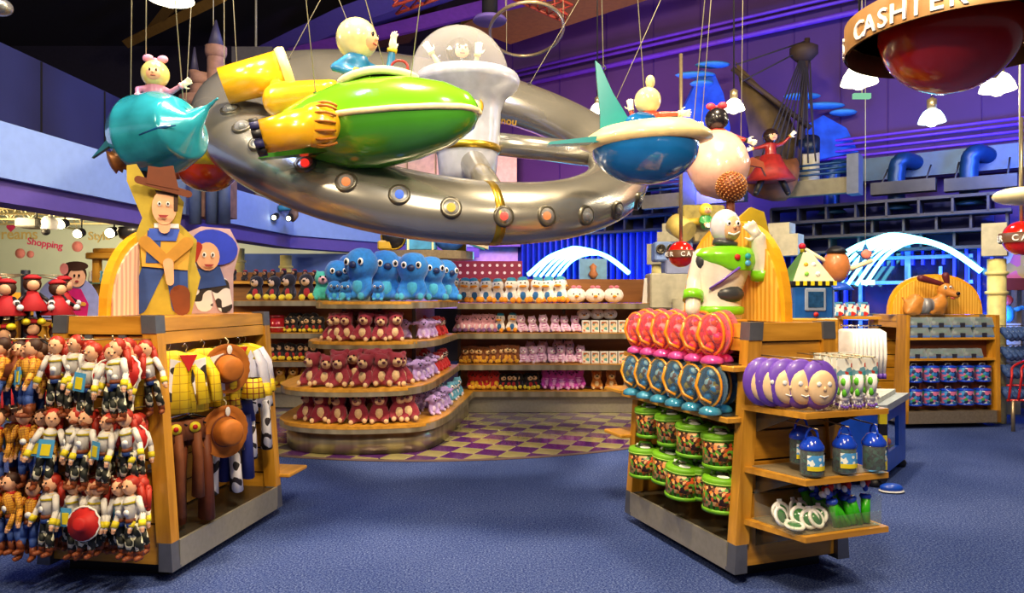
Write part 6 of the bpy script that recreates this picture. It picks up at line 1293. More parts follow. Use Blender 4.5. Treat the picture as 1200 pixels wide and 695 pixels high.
# green round bags
t = T('round_bag', 'r', 'bag'); M_grn = mat('bag green', '6cac1c', .45, var=.15); M_pic = confetti('bag picture', ['7c4420', 'd88030', '3c8a28', '401c10', 'e8b070', '5ca030', 'c85020', '2c1810'], 75)
m = MB(); m.lathe([(.088, .012), (.088, .135)], M_pic, seg=26); m.build('printed_wall', t); m = MB(); m.lathe([(.091, .0), (.093, .012), (.09, .018), (0, .018)], M_grn, seg=26); m.build('base', t)
m = MB(); m.lathe([(.09, .128), (.094, .135), (.094, .152), (.088, .16), (.06, .163)], M_grn, seg=26, caps=False); rm_ = m.build('rim', t); m = MB(); m.lathe([(.07, .16), (0, .164)], mat('mesh lid', '4a6430', .6), seg=24); m.build('lid', t)
m = MB(); m.tube([(-.045, 0, .16), (-.03, 0, .185), (.03, 0, .185), (.045, 0, .16)], .007, M_grn, 7); m.build('handle', t); m = MB(); m.prism(ellp(0, 0, .03, .016, 12), M_tag, (.02, -.05, .166), (1, 0, 0), (0, 1, .15), (0, -.15, 1), .002); m.build('tag', t); m = MB(); m.prism([(-.03, -.015), (.03, -.015), (.03, .015), (-.03, .015)], M_tag, (-.03, .02, .168), (1, .3, 0), (-.3, 1, .1), (0, 0, 1), .002); m.build('tag', t)
m = MB(); m.tube([(.092*math.cos(k*PI/12), .092*math.sin(k*PI/12), .137) for k in range(24)], .0035, mat('zip lime', 'b8e860', .4), 5, True); m.build('zip', rm_)
rb = Proto(t)
bagp = [(-.36, .92, .365, 'lower row, far left', 0), (-.33, .70, .375, 'lower row, behind the middle one', 1), (-.37, .48, .35, 'lower row, nearest the middle', 2), (-.26, .42, .36, 'lower row, half hidden behind the middle one', 3), (-.33, .16, .35, 'lower row, nearest the near post', 4), (-.22, .2, .41, 'lower row, top right behind the nearest', 5),
        (-.32, .9, .625, 'upper row, far left', 6), (-.31, .66, .62, 'upper row, second from the left', 7), (-.33, .42, .60, 'upper row, third from the left', 8), (-.30, .2, .58, 'upper row, right beside the post', 9), (-.2, .8, .64, 'upper row, back line at left', 10)]
for x, y, z, lb, i in bagp:
    p = LW(gr, x, y, z-.005); rb.put(p, -.8+random.uniform(-.3, .3), 'green-rimmed round bag printed with toys, '+lb, 'green round bags', rot=(random.uniform(-.03, .12), random.uniform(-.08, .08), -.6), scale=1.16)
    m = MB(); q = LW(gr, -.02, y, z+.198); p2 = LW(gr, x-.02, y, z+.188); m.cyl(q, p2, .0045, M_steel, 6); m.build('bag_prong', gr, True)
# ---- end of the right stand: masks, gloves, lanterns, bins
M_pur = mat('mask purple', '6a44b8', .4, coat=.2); M_msk = mat('mask cream', 'e8c69c', .45)
t = T('party_mask', 'm', 'mask'); m = MB(); m.ell((0, .02, -.1), (.1, .045, .125), M_pur, 22, 12); m.build('hood', t); m = MB(); m.ell((.002, -.008, -.112), (.07, .036, .088), M_msk, 20, 12); m.build('face_plate', t)
for s in (-1, 1): m = MB(); m.ell((s*.026, -.042, -.092), (.012, .004, .012), M_white, 10, 6); m.build('eye_hole', t)
m = MB(); m.ell((0, -.045, -.115), (.009, .009, .012), M_msk, 8, 6); m.build('nose', t); m = MB(); m.tube([(-.022, -.036, -.148), (0, -.042, -.156), (.022, -.036, -.148)], .004, M_white, 6); m.build('mouth', t)
m = MB(); m.tube([(0, .04, 0), (0, .05, .018), (0, .03, .02)], .003, M_steel, 5); m.build('loop', t); mk = Proto(t)
for i, (x, y) in enumerate(((-.05, -.335), (-.115, -.285), (-.165, -.235), (-.20, -.185), (-.23, -.135))): mk.put(LW(gr, x-.06, y, 1.175), 0, 'plain cream mask with purple hood rim, %s from the front of the row' % ORD[i], 'purple hooded masks', rot=(0, 0, math.radians(19.5)-.3+random.uniform(-.05, .05)))
M_lime = mat('glove lime', '62c028', .5); M_gpr2 = confetti('glove header print', ['e8f0f0', '3c8c9c', 'f0e8d8', 'b83828', 'f8f8f0', '6c9cb0'], 30)
t = T('glove_pack', 'g', 'gloves'); m = MB(); m.box((-.042, -.002, -.085), (.042, .004, 0), M_gpr2); m.build('header_card', t); m = MB(); m.tube([(0, 0, -.08), (0, 0, -.12), (.0, 0, -.17)], [.034, .04, .03], M_white, 10, flat=.5); hand(m, (0, 0, -.165), (0, 0, -1), (0, 1, 0), .085, M_white, .5, .15); m.build('glove', t)
m = MB(); m.ell((.002, -.012, -.115), (.032, .018, .026), M_lime, 10, 7); m.ell((-.012, -.016, -.17), (.015, .01, .02), M_lime, 8, 6); m.build('lime_cuff', t); m = MB(); [m.ell((x, -.01, -.245+abs(x)*.4), (.008, .008, .008), M_pur, 6, 4) for x in (-.024, -.008, .008, .024)]; m.build('fingertip', t)
gp = Proto(t)
for c_, (x0, y0, n) in enumerate(((.04, -.1, 5), (.125, -.1, 5), (.21, -.06, 5))):
    for k in range(n):
        gp.put(LW(gr, x0+.012*k, -.335+.055*k, 1.2+.003*k), math.radians(19.5)+random.uniform(-.18, .18), f'white and lime glove pack, {ORD[c_]} column from the masks, {ORD[k]} from the front', 'glove packs', scale=1.0)
    m = MB(); m.cyl(LW(gr, x0, 0, 1.205), LW(gr, x0, -.36, 1.205), .004, M_steel, 6); m.build('prong', gr, True)
m = MB(); m.cyl(LW(gr, -.2, 0, 1.2), LW(gr, -.12, -.36, 1.2), .004, M_steel, 6); m.build('prong', gr, True)
# lantern jars
M_lb = mat('lantern blue', '1440c8', .2, coat=.7); M_jar = confetti('green soldier mix', ['1c3c2c', '2c5440', '101c18', '24604c'], 60)
t = T('lantern_jar', 'l', 'toy jar'); m = MB(); m.lathe([(.05, -.225), (.052, -.22), (.052, -.11), (.045, -.1)], M_jar, seg=20); m.build('contents', t); m = MB(); m.lathe([(.055, -.23), (.057, -.215), (.057, -.1), (.046, -.09)], clear('lantern glass', 'dce8f4', .93, .1), seg=20, caps=False); m.build('jar', t)
m = MB(); m.lathe([(.056, -.105), (.06, -.1), (.058, -.085), (.035, -.05), (.02, -.042), (0, -.04)], M_lb, seg=20); m.build('lid', t); m = MB(); m.tube([(.036*math.cos(k*PI/8), 0, -.055+.055*math.sin(k*PI/8)) for k in range(9)], .006, M_lb, 7); m.build('handle', t)
m = MB(); rg = [[Vector((.0585*math.cos(-PI/2+(k-5)*.2), .0585*math.sin(-PI/2+(k-5)*.2), z)) for k in range(11)] for z in (-.2, -.125)]; vs = [v for r in rg for v in r]; m.add(vs, [[k, k+1, k+12, k+11] for k in range(10)], pattern('sky label', '4c9ce0', 'f0f4f0', 'patches', 40, .06)); m.build('label', t)
m = MB(); vs = [Vector((.0592*math.cos(-PI/2+(k-5)*.2), .0592*math.sin(-PI/2+(k-5)*.2), z)) for z in (-.2, -.178) for k in range(11)]; m.add(vs, [[k, k+1, k+12, k+11] for k in range(10)], M_yel2); m.build('label_strip', t)
lj = Proto(t)
for i, (x, y) in enumerate(((-.14, -.31), (-.10, -.19), (.055, -.32), (.235, -.33))): lj.put(LW(gr, x, y, .86+(.03 if i == 1 else 0)), .25 if i != 3 else 1.6, ['toy jar with blue lantern lid below the masks, front left', 'toy jar with blue lantern lid peeking behind the front left jar', 'toy jar with blue lantern lid in the middle', 'toy jar with blue lantern lid at right, label turned away'][i], 'lantern jars')
for x in (-.14, .055, .235): m = MB(); m.cyl(LW(gr, x, 0, .875), LW(gr, x, -.35, .86), .004, M_steel, 6); m.build('prong', gr, True)
# acrylic bins
t = T('acrylic_bin', 'clear acrylic bin with divider on the lowest end shelf', 'bin', LW(gr, 0, 0, .348), math.radians(19.5)); M_acr = clear('acrylic sheet', 'f6f8f4', .975, .06)
for lo, hi in (((-.27, -.335, 0), (-.02, -.331, .09)), ((-.27, -.335, 0), (-.266, -.04, .09)), ((-.02, -.335, 0), (-.016, -.04, .12)), ((-.016, -.335, 0), (.28, -.331, .07)), ((.276, -.335, 0), (.28, -.04, .15)), ((-.27, -.04, 0), (.28, -.036, .15)), ((.02, -.2, 0), (.024, -.04, .22))): m = MB(); m.box(lo, hi, M_acr); m.build('pane', t)
M_lg = mat('toy tube green', '36b414', .3, coat=.4)
t = T('toy_tube', 't', 'toy'); m = MB(); m.cyl((0, 0, 0), (0, 0, .11), .02, M_lg, 12); m.build('handle', t); m = MB(); m.lathe([(.022, .105), (.026, .115), (.022, .125)], M_lb, seg=12); m.build('collar', t); m = MB()
for (x, y, z, c_) in ((0, 0, .15, 0), (.012, 0, .165, 1), (-.012, .006, .168, 2), (.004, -.01, .182, 1)): m.ell((x, y, z), (.014, .012, .016), [M_lb, M_redf, M_white][c_], 8, 6)
m.build('top_toy', t); tt = Proto(t); k = 0
for j in range(3):
    for i in range(6):
        x = .03+i*.038+random.uniform(-.01, .01); y = -.29+j*.075; tt.put(LW(gr, x, y, .352+.01*j), 0, f'green toy tube with small figure top, {["front", "middle", "back"][j]} line in the bin, {nth(i)}', 'green toy tubes', rot=(random.uniform(-.45, -.05), random.uniform(-.55, .15), random.uniform(0, 1)), scale=1.15)
t = T('toy_disc', 'd', 'toy'); m = MB(); m.lathe([(.042, 0), (.046, .006), (.042, .012), (.03, .012), (.03, 0)], M_white, seg=18, caps=False); m.build('white_ring', t); m = MB(); m.lathe([(.036, .003), (.026, .014), (0, .016)], mat('dark green disc', '3c7a44', .2, coat=.6), seg=16); m.build('green_face', t); m = MB(); m.box((-.01, .04, 0), (.01, .055, .01), M_white); m.build('lug', t); td = Proto(t)
for i, (x, y, z, a, b) in enumerate(((-.24, -.2, .05, 1.2, .3), (-.19, -.14, .055, 1.3, -.2), (-.16, -.25, .06, 1.1, -.5), (-.11, -.15, .06, 1.3, .4), (-.10, -.29, .05, 1.0, .2), (-.13, -.28, .05, 1.2, -.3), (-.05, -.25, .05, 1.1, -.8), (-.06, -.14, .05, 1.4, .2), (-.22, -.28, .02, .15, 0))): td.put(LW(gr, x, y, .352+z), 0, 'white-ringed green toy disc in the left half of the bin, %s' % nth(i), 'ringed toy discs', rot=(a, 0, b+.3), scale=1.12)
# ---------------------------------------------------------------- astronaut statue
AC = P(842, 372, 4.85); AZ = 1.372; az = lambda py: Z(py, 4.75); axx = lambda px: X(px, 4.75); aY = 4.75
st = T('astronaut_statue', 'large white astronaut statue with lime green chest, one arm raised to its helmet', 'statue', (axx(842), aY, AZ))
M_aw = mat('statue white', 'e2dccc', .3, coat=.4); M_al = mat('statue lime', '78c818', .3, coat=.5); M_ag = mat('statue grey joint', '3a3c40', .35)
def ap(px, py, dy=0): return Vector((axx(px), aY+dy, az(py)))
m = MB(); m.loft([[ap(cx_, cy_)+Vector((rx_*math.cos(k*PI/12), ry_*math.sin(k*PI/12), 0)) for k in range(24)] for cx_, cy_, rx_, ry_ in ((850, 285, .07, .06), (849, 291, .17, .10), (848, 302, .195, .13), (846, 318, .17, .125), (844, 336, .145, .115), (843, 350, .14, .11), (842, 362, .15, .12), (842, 370, .12, .10))], M_aw)
for q in ((832, 368, 828, 377), (856, 368, 858, 377)): m.cap(ap(q[0], q[1]), ap(q[2], q[3]), .075, .07, M_aw)
m.build('body', st, True, fuse=.009)
m = MB(); m.cap(ap(822, 299), ap(814, 328), .062, .05, M_aw); m.cap(ap(814, 328), ap(809, 360, -.06), .055, .05, M_aw); m.build('lowered_arm', st, True, fuse=.009)
m = MB(); m.cap(ap(873, 300), ap(892, 322, -.03), .06, .06, M_aw); m.cap(ap(892, 318, -.04), ap(884, 278, -.08), .068, .048, M_aw); m.build('raised_arm', st, True, fuse=.009)
m = MB(); m.loft([[ap(cx_, cy_, -.012)+Vector((rx_*math.cos(k*PI/12), ry_*math.sin(k*PI/12), 0)) for k in range(24)] for cx_, cy_, rx_, ry_ in ((850, 286, .09, .07), (850, 289, .17, .11), (849, 296, .205, .135), (852, 306, .19, .135), (858, 315, .12, .13))], M_al); m.build('chest_plate', st, True, fuse=.009)
m = MB(); m.loft([[ap(842, y_)+Vector((r_*math.cos(k*PI/12), r_*.8*math.sin(k*PI/12), 0)) for k in range(24)] for y_, r_ in ((356, .15), (358, .165), (364, .165), (366, .15))], M_al); m.build('hip_band', st, True)
m = MB(); m.cyl(ap(892, 324, -.03), ap(890, 312, -.045), .078, M_al, 18); m.build('elbow_band', st, True); m = MB(); m.cyl(ap(812, 340, -.02), ap(810, 350, -.045), .066, M_al, 18); m.build('wrist_band', st, True)
m = MB(); m.ell(ap(850, 342, -.075), (.1, .06, .06), M_ag, 16, 9); m.build('belly_joint', st, True); m = MB(); m.ell(ap(821, 304, -.035), (.045, .045, .06), M_ag, 12, 8); m.build('shoulder_joint', st, True)
m = MB(); m.tube([ap(827, 336, -.10), ap(838, 328, -.135), ap(850, 318, -.155), ap(858, 312, -.15)], .017, M_pur, 8, flat=.5); m.build('sash', st, True)
for px, py, mt in ((856, 300, M_redf), (868, 299, mat('teal button', '2c9ca8', .3)), (868, 307, M_bluetag)): m = MB(); m.ell(ap(px, py, -.15), (.02, .012, .02), mt, 10, 6); m.build('button', st, True)
m = MB(); m.cyl(ap(850, 280), ap(849, 286), .08, M_ag, 18); m.build('collar', st, True)
m = MB(); m.ell(ap(850, 263), (.098, .098, .115), mat('statue helmet', 'd8d0dc', .25, coat=.5), 22, 14); m.build('helmet', st, True)
m = MB(); m.ell(ap(853, 265, -.03), (.075, .08, .092), mat('statue face', 'e2ac84', .4), 20, 12); m.build('face', st, True)
for px in (849, 859):
    m = MB(); m.ell(ap(px, 261, -.1), (.017, .01, .02), M_white, 10, 6); m.build('eye', st, True); m = MB(); m.ell(ap(px, 261, -.109), (.008, .005, .01), M_eye, 8, 6); m.build('pupil', st, True)
m = MB(); m.ell(ap(855, 265, -.115), .013, mat('statue face', 'e2ac84', .4), 8, 6); m.build('nose', st, True); m = MB(); m.tube([ap(848, 272, -.1), ap(854, 274, -.112), ap(861, 271, -.1)], .006, M_white, 7); m.build('mouth', st, True)
m = MB(); hand(m, ap(884, 278, -.09), Vector((-.6, -.2, .75)), (0, 1, 0), .125, M_aw, .5, .5); m.build('raised_glove', st, True, fuse=.008)
m = MB(); hand(m, ap(809, 362, -.06), Vector((-.1, -.2, -1)), (0, 1, 0), .1, M_al, .3, .5); m.build('lowered_glove', st, True, fuse=.008)
m = MB(); m.box((axx(842)-.16, aY-.09, AZ-.002), (axx(842)+.16, aY+.12, AZ+.012), M_woodh); m.build('stand_plate', st, True)
st.scale = (.8926,)*3; st.location = (st.location.x*.8926, st.location.y*.8926, 1.372)
# yellow shell standing behind the statue
sh = T('shell_board', 'curved yellow-green backboard rising behind the astronaut statue', 'sign board', (X(884, 4.45), 4.45, AZ)); m = MB(); m.prism([(-.1, 0), (-.1, .62), (-.02, .69), (.06, .66), (.10, .5), (.13, .42), (.09, .3), (.13, 0)], mat('mustard shell', 'b0961c', .4, coat=.3), (X(884, 4.45), 4.45, AZ), t=.05); m.build('shell', sh, True)
# fairy-like ornament left out; small generic seated figurine among the machinery
mc = T('machine_prop', 'grey and lilac toy machine with round windows behind the red ball sign', 'machine', P(800, 320, 9.4)); Y = 9.4
for (x0, y0, x1, y1, mt, d) in ((762, 320, 850, 362, M_blk, .4), (768, 283, 812, 306, M_periw, .3), (800, 240, 850, 262, mat('olive machine', '8a7c3c', .6, var=.3), .3), (812, 262, 850, 284, mat('sandy machine', 'b09c6c', .6, var=.2), .35), (780, 300, 850, 322, mat('grey lilac', '8c94bc', .6), .3)):
    a = P(x0, y1, Y); b = P(x1, y0, Y); m = MB(); m.box((a.x, Y, a.z), (b.x, Y+d, b.z), mt, b=.02); m.build('housing', mc, True)
for px in (774, 786): m = MB(); m.lathe([(.06, 0), (.065, .03), (.045, .03), (.04, .01), (0, .01)], M_deck, P(px, 292, Y-.0), (0, -1, 0), 18); m.build('round_window', mc, True)
m = MB(); m.cyl(P(790, 262, Y), P(806, 272, Y-.2), .14, mat('straw barrel', 'c8b060', .6), 14); m.build('barrel', mc, True)
m = MB(); m.cyl(P(795, 262, Y-.1), P(838, 258, Y-.1), .05, mat('yellow tube', 'c0a02c', .5), 12); m.build('tube', mc, True)
m = MB(); m.cyl(P(806, 350, Y-.05), P(806, 520, Y-.05), .2, M_blk, 12); m.build('pedestal', mc, True)
fgr = pilot('seated_figurine', 'small seated figurine in green with yellow hair on the machine', P(827, 246, 9.1), .085, '2c8a3c', 'e8c840', [(1, (.9, -.5, -1.8), (.3, -.9, -2.2)), (-1, (-.9, -.5, -1.8), (-.3, -.9, -2.2))], (.1, -1, 0), 'e8b088')
# ---------------------------------------------------------------- control console with monitor
CZ = 0; Y = 6.3; cx = X(944, Y)
co = T('space_console', 'blue toy space console with monitor, pyramid roof and red ball antenna', 'console', (cx, Y, .9)); M_cb = mat('console blue', '1c58a8', .35, coat=.3); w_ = .17
m = MB(); m.box((cx-.2, Y-.2, .9), (cx+.2, Y+.2, 1.335), M_woodh, b=.01); m.build('stand_box', co, True)
m = MB(); m.box((cx-w_, Y-w_, Z(376, Y)), (cx+w_, Y+w_, Z(335, Y)), M_cb, b=.015); m.build('cabinet', co, True)
m = MB(); m.box((cx-.08, Y-w_-.02, Z(364, Y)), (cx+.1, Y-w_, Z(338, Y)), mat('monitor grey', '8c98b0', .4), b=.008); m.build('monitor_frame', co, True)
m = MB(); m.box((cx-.055, Y-w_-.024, Z(360, Y)), (cx+.075, Y-w_-.019, Z(342, Y)), mat('monitor screen', '1c4470', .15, var=.4, scale=20, coat=1)); m.build('screen', co, True)
m = MB(); m.lathe([(.02, 0), (.02, .01)], M_redf, (cx+.01, Y-w_-.02, Z(368, Y)), (0, -1, 0), 10); m.build('knob', co, True)
for k in range(12):
    m = MB(); x0 = cx-w_-.02+k*.0315; m.box((x0, Y-w_-.02, Z(335, Y)), (x0+.0315, Y+w_+.02, Z(330, Y)), M_yel2 if k % 2 else M_black); m.build('hazard_block', co, True)
zb, zt = Z(330, Y), Z(296, Y)
for s in range(4):
    a = s*PI/2+PI/4; a2 = a+PI/2; R0, R1 = .25, .05; m = MB(); vs = [(cx+R0*math.cos(a), Y+R0*math.sin(a), zb), (cx+R0*math.cos(a2), Y+R0*math.sin(a2), zb), (cx+R1*math.cos(a2), Y+R1*math.sin(a2), zt), (cx+R1*math.cos(a), Y+R1*math.sin(a), zt)]
    vs2 = [(cx+(x-cx)*.93, Y+(y-Y)*.93, z) for x, y, z in vs]; m.add(vs+vs2, [[0, 1, 2, 3], [7, 6, 5, 4], [0, 4, 5, 1], [1, 5, 6, 2], [2, 6, 7, 3], [3, 7, 4, 0]], [M_blk, mat('roof green', '4c7c3c', .5), M_blk, M_periw][s]); m.build('roof_panel', co, True)
for i, mt in enumerate((mat('lamp green', '8cd850', .3), mat('lamp amber', 'd8b030', .3), M_white, M_white)):
    m = MB(); f = .25+.2*(i % 2)*1.6; xo = -.05 if i < 2 else .04; m.ell((cx+xo*(1.3-f), Y-.165*(1-f)-.03, zb+(zt-zb)*f), (.02, .01, .02), mt, 10, 6); m.build('roof_lamp', co, True)
m = MB(); m.cyl((cx-.03, Y, zt), (cx-.03, Y, Z(286, Y)), .02, M_yel2, 8); m.build('finial', co, True); m = MB(); m.ell((cx-.03, Y, Z(289, Y)), .03, mat('ball red', 'c01c30', .2, coat=.6), 14, 10); m.build('antenna_ball', co, True)
m = MB(); m.cyl((cx-.0, Y, zt), (cx+.17, Y, zb+.02), .014, M_white, 8); m.cyl((cx-.04, Y, zt-.04), (cx-.16, Y-.05, zb), .014, mat('green strut', '4c8c3c', .5), 8); m.build('strut', co, True)
m = MB(); m.box((cx+.17, Y-.1, Z(374, Y)), (cx+.21, Y+.1, Z(340, Y)), M_periw, b=.005); m.build('side_monitor', co, True)
# stand under the console (its wooden front shows behind the end shelves)
cst = T('rear_counter', 'honey wood counter behind the right stand carrying the console and hanging white clothes', 'display stand', (X(985, 6.5), 6.6, 0))
m = MB(); m.box((X(925, 6.5), 6.35, .0), (X(1000, 6.5), 7.0, .9), M_wood, b=.01); m.build('cabinet', cst, True)
m = MB(); m.box((X(985, 7), 7.0, 1.05), (X(1032, 7.0), 7.2, 1.1), M_woodh); m.build('rail_board', cst, True)
for px in (988, 1030): m = MB(); m.box((X(px, 7)-.02, 7.05, 0), (X(px, 7)+.02, 7.15, 1.33), M_wood); m.build('post', cst, True)
m = MB(); m.cyl((X(985, 7), 7.0, 1.24), (X(1033, 7), 7.0, 1.24), .008, M_chrome, 8); m.build('rail', cst, True)
for z in (.62, 1.3): m = MB(); m.box((X(985, 7), 6.98, z), (X(1032, 7), 7.2, z+.03), M_woodh); m.build('shelf', cst, True)
t = T('white_garment', 'w', 'clothes'); m = MB(); m.loft([[Vector((w1*math.cos(k*PI/7), d1*math.sin(k*PI/7), z)) for k in range(14)] for z, w1, d1 in ((0, .008, .05), (-.03, .016, .13), (-.25, .018, .14), (-.42, .016, .12))], M_white); m.build('sleeve', t)
m = MB(); m.loft([[Vector((.018*math.cos(k*PI/7), .13*math.sin(k*PI/7), z)) for k in range(14)] for z in (-.42, -.47)], M_pur); m.build('purple_hem', t); m = MB(); m.tube([(0, 0, 0), (0, 0, .03), (0, .01, .035)], .003, M_steel, 5); m.build('hook', t); wg = Proto(t)
for i in range(9): wg.put((X(990+i*4.6, 6.95), 6.95, 1.212), .25, 'white hanging garment with purple hem behind the console, %s' % nth(i), 'white garments on the rear rail')
for i in range(3): t = T('soft_toy_bag', 'white and blue plush toy box on the counter behind the console, %s' % nth(i), 'toy pack', (X(990+i*15, 6.9), 7.06, 1.332)); m = MB(); m.box((-.05, -.04, 0), (.05, .04, .12), confetti('blue toy print', ['e8f0f8', 'c82c2c', '5ca8e0', 'f0f0f0', '2c50a8'], 26), b=.006); m.build('carton', t); m = MB(); m.box((-.03, -.044, .12), (.03, .04, .135), M_bluetag); m.build('flap', t)
# ---------------------------------------------------------------- blue cart with hazard stripes
Y0 = 5.75
ct = T('blue_cart', 'low blue toy cart with grey sloping top and black-yellow hazard posts', 'cart', (X(1030, 6), 6.0, 0)); M_cbl = mat('cart blue', '1048c0', .4, coat=.3)
a = (X(982, 5.6), 5.6); b = (X(1040, 5.6), 5.6); 
def quadbox(pts, z0, z1, mt, nm, par, z1b=None):
    m = MB(); vs = [(x, y, z0) for x, y in pts]+[(x, y, z1 if (z1b is None or i in (0, 1)) else z1b) for i, (x, y) in enumerate(pts)]; m.add(vs, [[3, 2, 1, 0], [4, 5, 6, 7], [0, 1, 5, 4], [1, 2, 6, 5], [2, 3, 7, 6], [3, 0, 4, 7]], mt); return m.build(nm, par, True)
q0 = (2.50, 5.75); q1 = (2.93, 5.75); q2 = (3.50, 6.45); q3 = (2.75, 6.6)
for (p_, q_, nm) in ((q0, q1, 'front_panel'), ):
    quadbox([q0, q1, (q1[0], q1[1]+.03), (q0[0], q0[1]+.03)], .08, .6, M_cbl, nm, ct)
d = Vector((q2[0]-q1[0], q2[1]-q1[1])); d.normalize(); n_ = Vector((-d.y, d.x))*.03
quadbox([q1, q2, (q2[0]+n_.x, q2[1]+n_.y), (q1[0]+n_.x, q1[1]+n_.y)], .08, .24, M_cbl, 'side_panel', ct)
quadbox([q1, q2, (q2[0]+n_.x, q2[1]+n_.y), (q1[0]+n_.x, q1[1]+n_.y)], .50, .64, M_cbl, 'side_panel', ct)
e_ = (q1[0]+d.x*.22, q1[1]+d.y*.22); f_ = (q1[0]+d.x*.62, q1[1]+d.y*.62)
quadbox([q1, e_, (e_[0]+n_.x, e_[1]+n_.y), (q1[0]+n_.x, q1[1]+n_.y)], .24, .50, M_cbl, 'side_panel', ct); quadbox([f_, q2, (q2[0]+n_.x, q2[1]+n_.y), (f_[0]+n_.x, f_[1]+n_.y)], .24, .50, M_cbl, 'side_panel', ct)
quadbox([(q0[0]+.05, q0[1]+.05), (q1[0], q1[1]+.08), (q2[0]-.08, q2[1]), q3], .1, .2, M_black, 'floor_board', ct)
quadbox([(q0[0]-.03, q0[1]-.03), (q1[0]+.03, q1[1]-.03), (q2[0]+.04, q2[1]+.02), (q3[0], q3[1])], .605, .66, mat('cart top grey', 'a8b0b8', .4), 'top_tray', ct)
quadbox([(q0[0]+.05, q0[1]+.05), (q1[0]-.0, q1[1]+.05), (q2[0]-.1, q2[1]-.02), (q3[0], q3[1]-.08)], .66, .70, mat('cart top pale', 'c8ccc8', .5, var=.2), 'top_lid', ct)
for (x, y) in (q1, (q0[0], q0[1])):
    for k in range(6): m = MB(); m.box((x-.03, y-.03, .06+k*.09), (x+.03, y+.0, .06+(k+1)*.09), M_yel2 if k % 2 else M_black); m.build('hazard_block', ct, True)
for (x, y) in (q1, q2, q3): m = MB(); m.lathe([(.05, 0), (.06, .03), (.05, .06), (0, .065)], M_black, (x-.03, y+.05, 0), seg=12); m.build('wheel', ct, True)
t = T('shoe_prop', 'black shoe shape with pale sole at the foot of the blue cart', 'shoe', (2.94, 5.62, 0)); m = MB(); m.ell((0, 0, .035), (.09, .06, .035), M_cbl, 12, 8); m.build('upper', t); m = MB(); m.ell((0, 0, .012), (.1, .07, .011), M_tag, 12, 6); m.build('sole', t)
t = T('pink_toy', 'small salmon pink toy lying inside the opening of the blue cart', 'toy', (q1[0]+d.x*.42-.09, q1[1]+d.y*.42+.05, .2)); m = MB(); m.ell((0, 0, .05), (.07, .06, .05), mat('salmon toy', 'e0806c', .5), 12, 8); m.build('body', t); m = MB(); m.ell((.05, -.03, .1), .03, mat('salmon toy', 'e0806c', .5), 8, 6); m.build('head', t)
# ---------------------------------------------------------------- brown round toy balloon figure behind the console
t = T('egg_ornament', 'brown egg-shaped ornament with blue base and dark cap in front of the neon', 'ornament', P(980, 312, 8.8)); c_ = t.location
m = MB(); m.ell(c_, (.16, .14, .21), mat('egg brown', 'b8703c', .4, coat=.3), 20, 14); m.build('egg', t, True); m = MB(); m.lathe([(.2, 0), (.16, .05), (.1, .09), (0, .1)], M_cbl, c_-Vector((0, 0, .29)), seg=18); m.build('base', t, True)
m = MB(); m.lathe([(.13, 0), (.1, .05), (.05, .08), (0, .09)], M_black, c_+Vector((0, 0, .16)), seg=16); m.build('cap', t, True); m = MB(); m.cap(c_+Vector((-.12, 0, .05)), c_+Vector((-.36, 0, .2)), .03, .02, M_cream, 8); m.cap(c_+Vector((.12, 0, -.05)), c_+Vector((.42, 0, .06)), .03, .03, M_cream, 8); m.build('arm', t, True)
m = MB(); m.cyl((c_.x-.1, c_.y+.1, 0), (c_.x-.1, c_.y+.1, c_.z-.29), .02, M_steel, 8); m.box((c_.x-.14, c_.y-.05, c_.z-.31), (c_.x+.0, c_.y+.15, c_.z-.285), M_steel); m.build('pole', t, True)
m = MB(); st_ = []
for k in range(10): a = PI/2+k*PI/5; r = .13 if k % 2 == 0 else .06; st_.append((r*math.cos(a), r*math.sin(a)))
c2 = P(1015, 298, 9.2); m = MB(); m.prism(st_, mat('star blue', '2c6cb8', .4), c2, t=.04); t2 = T('star_ornament', 'blue star-shaped ornament with orange centre in front of the right neon arch', 'ornament', c2); m.build('star', t2, True); m = MB(); m.ell(c2-Vector((0, .01, 0)), (.07, .03, .06), mat('salmon toy', 'e0806c', .5), 12, 8); m.build('center', t2, True); m = MB(); m.cyl(c2+Vector((0, .02, .1)), (c2.x, c2.y+.02, 7.6), .005, M_wire, 5); m.build('wire', t2, True)
# ---------------------------------------------------------------- goods on the far right stand
def LB(x, y, z): return LW(gb, x, y, z)
M_cl = clear('clamshell plastic', 'd8e8f0', .75); M_cr = confetti('craft kit contents', ['3c7c5c', 'b04858', '4c5c8c', 'd8d0c0', '2c3c3c', '88a8b8', '7c4458'], 30)
t = T('clear_box', 'c', 'toy box'); m = MB(); m.loft([[Vector((x*w1, y*.06, z)) for x, y in ((-1, -1), (1, -1), (1, 1), (-1, 1))] for z, w1 in ((.01, .115), (.1, .095))], M_cr, smooth=False); m.build('contents', t); m = MB(); m.loft([[Vector((x*w1, y*.07, z)) for x, y in ((-1, -1), (1, -1), (1, 1), (-1, 1))] for z, w1 in ((0, .13), (.02, .13), (.115, .1))], M_cl, smooth=False); m.build('shell', t); m = MB(); m.box((-.12, -.074, .0), (.12, -.068, .022), mat('blue label', '5878b8', .4)); m.build('label', t); m = MB(); m.box((-.03, -.076, .0), (.03, -.068, .05), mat('dark label', '2c2c3c', .4)); m.build('badge', t); cb = Proto(t)
for i, px in enumerate((-.40, -.135, .13, .40)):
    cb.put(LB(px, -.085, 1.052), math.radians(6), 'clear craft box, upper shelf of far right stand, %s, lower of two' % nth(i), 'clear craft boxes'); cb.put(LB(px, -.08, 1.17), math.radians(6), 'clear clamshell craft box on the far right stand, %s, topmost of two' % nth(i), 'clear craft boxes')
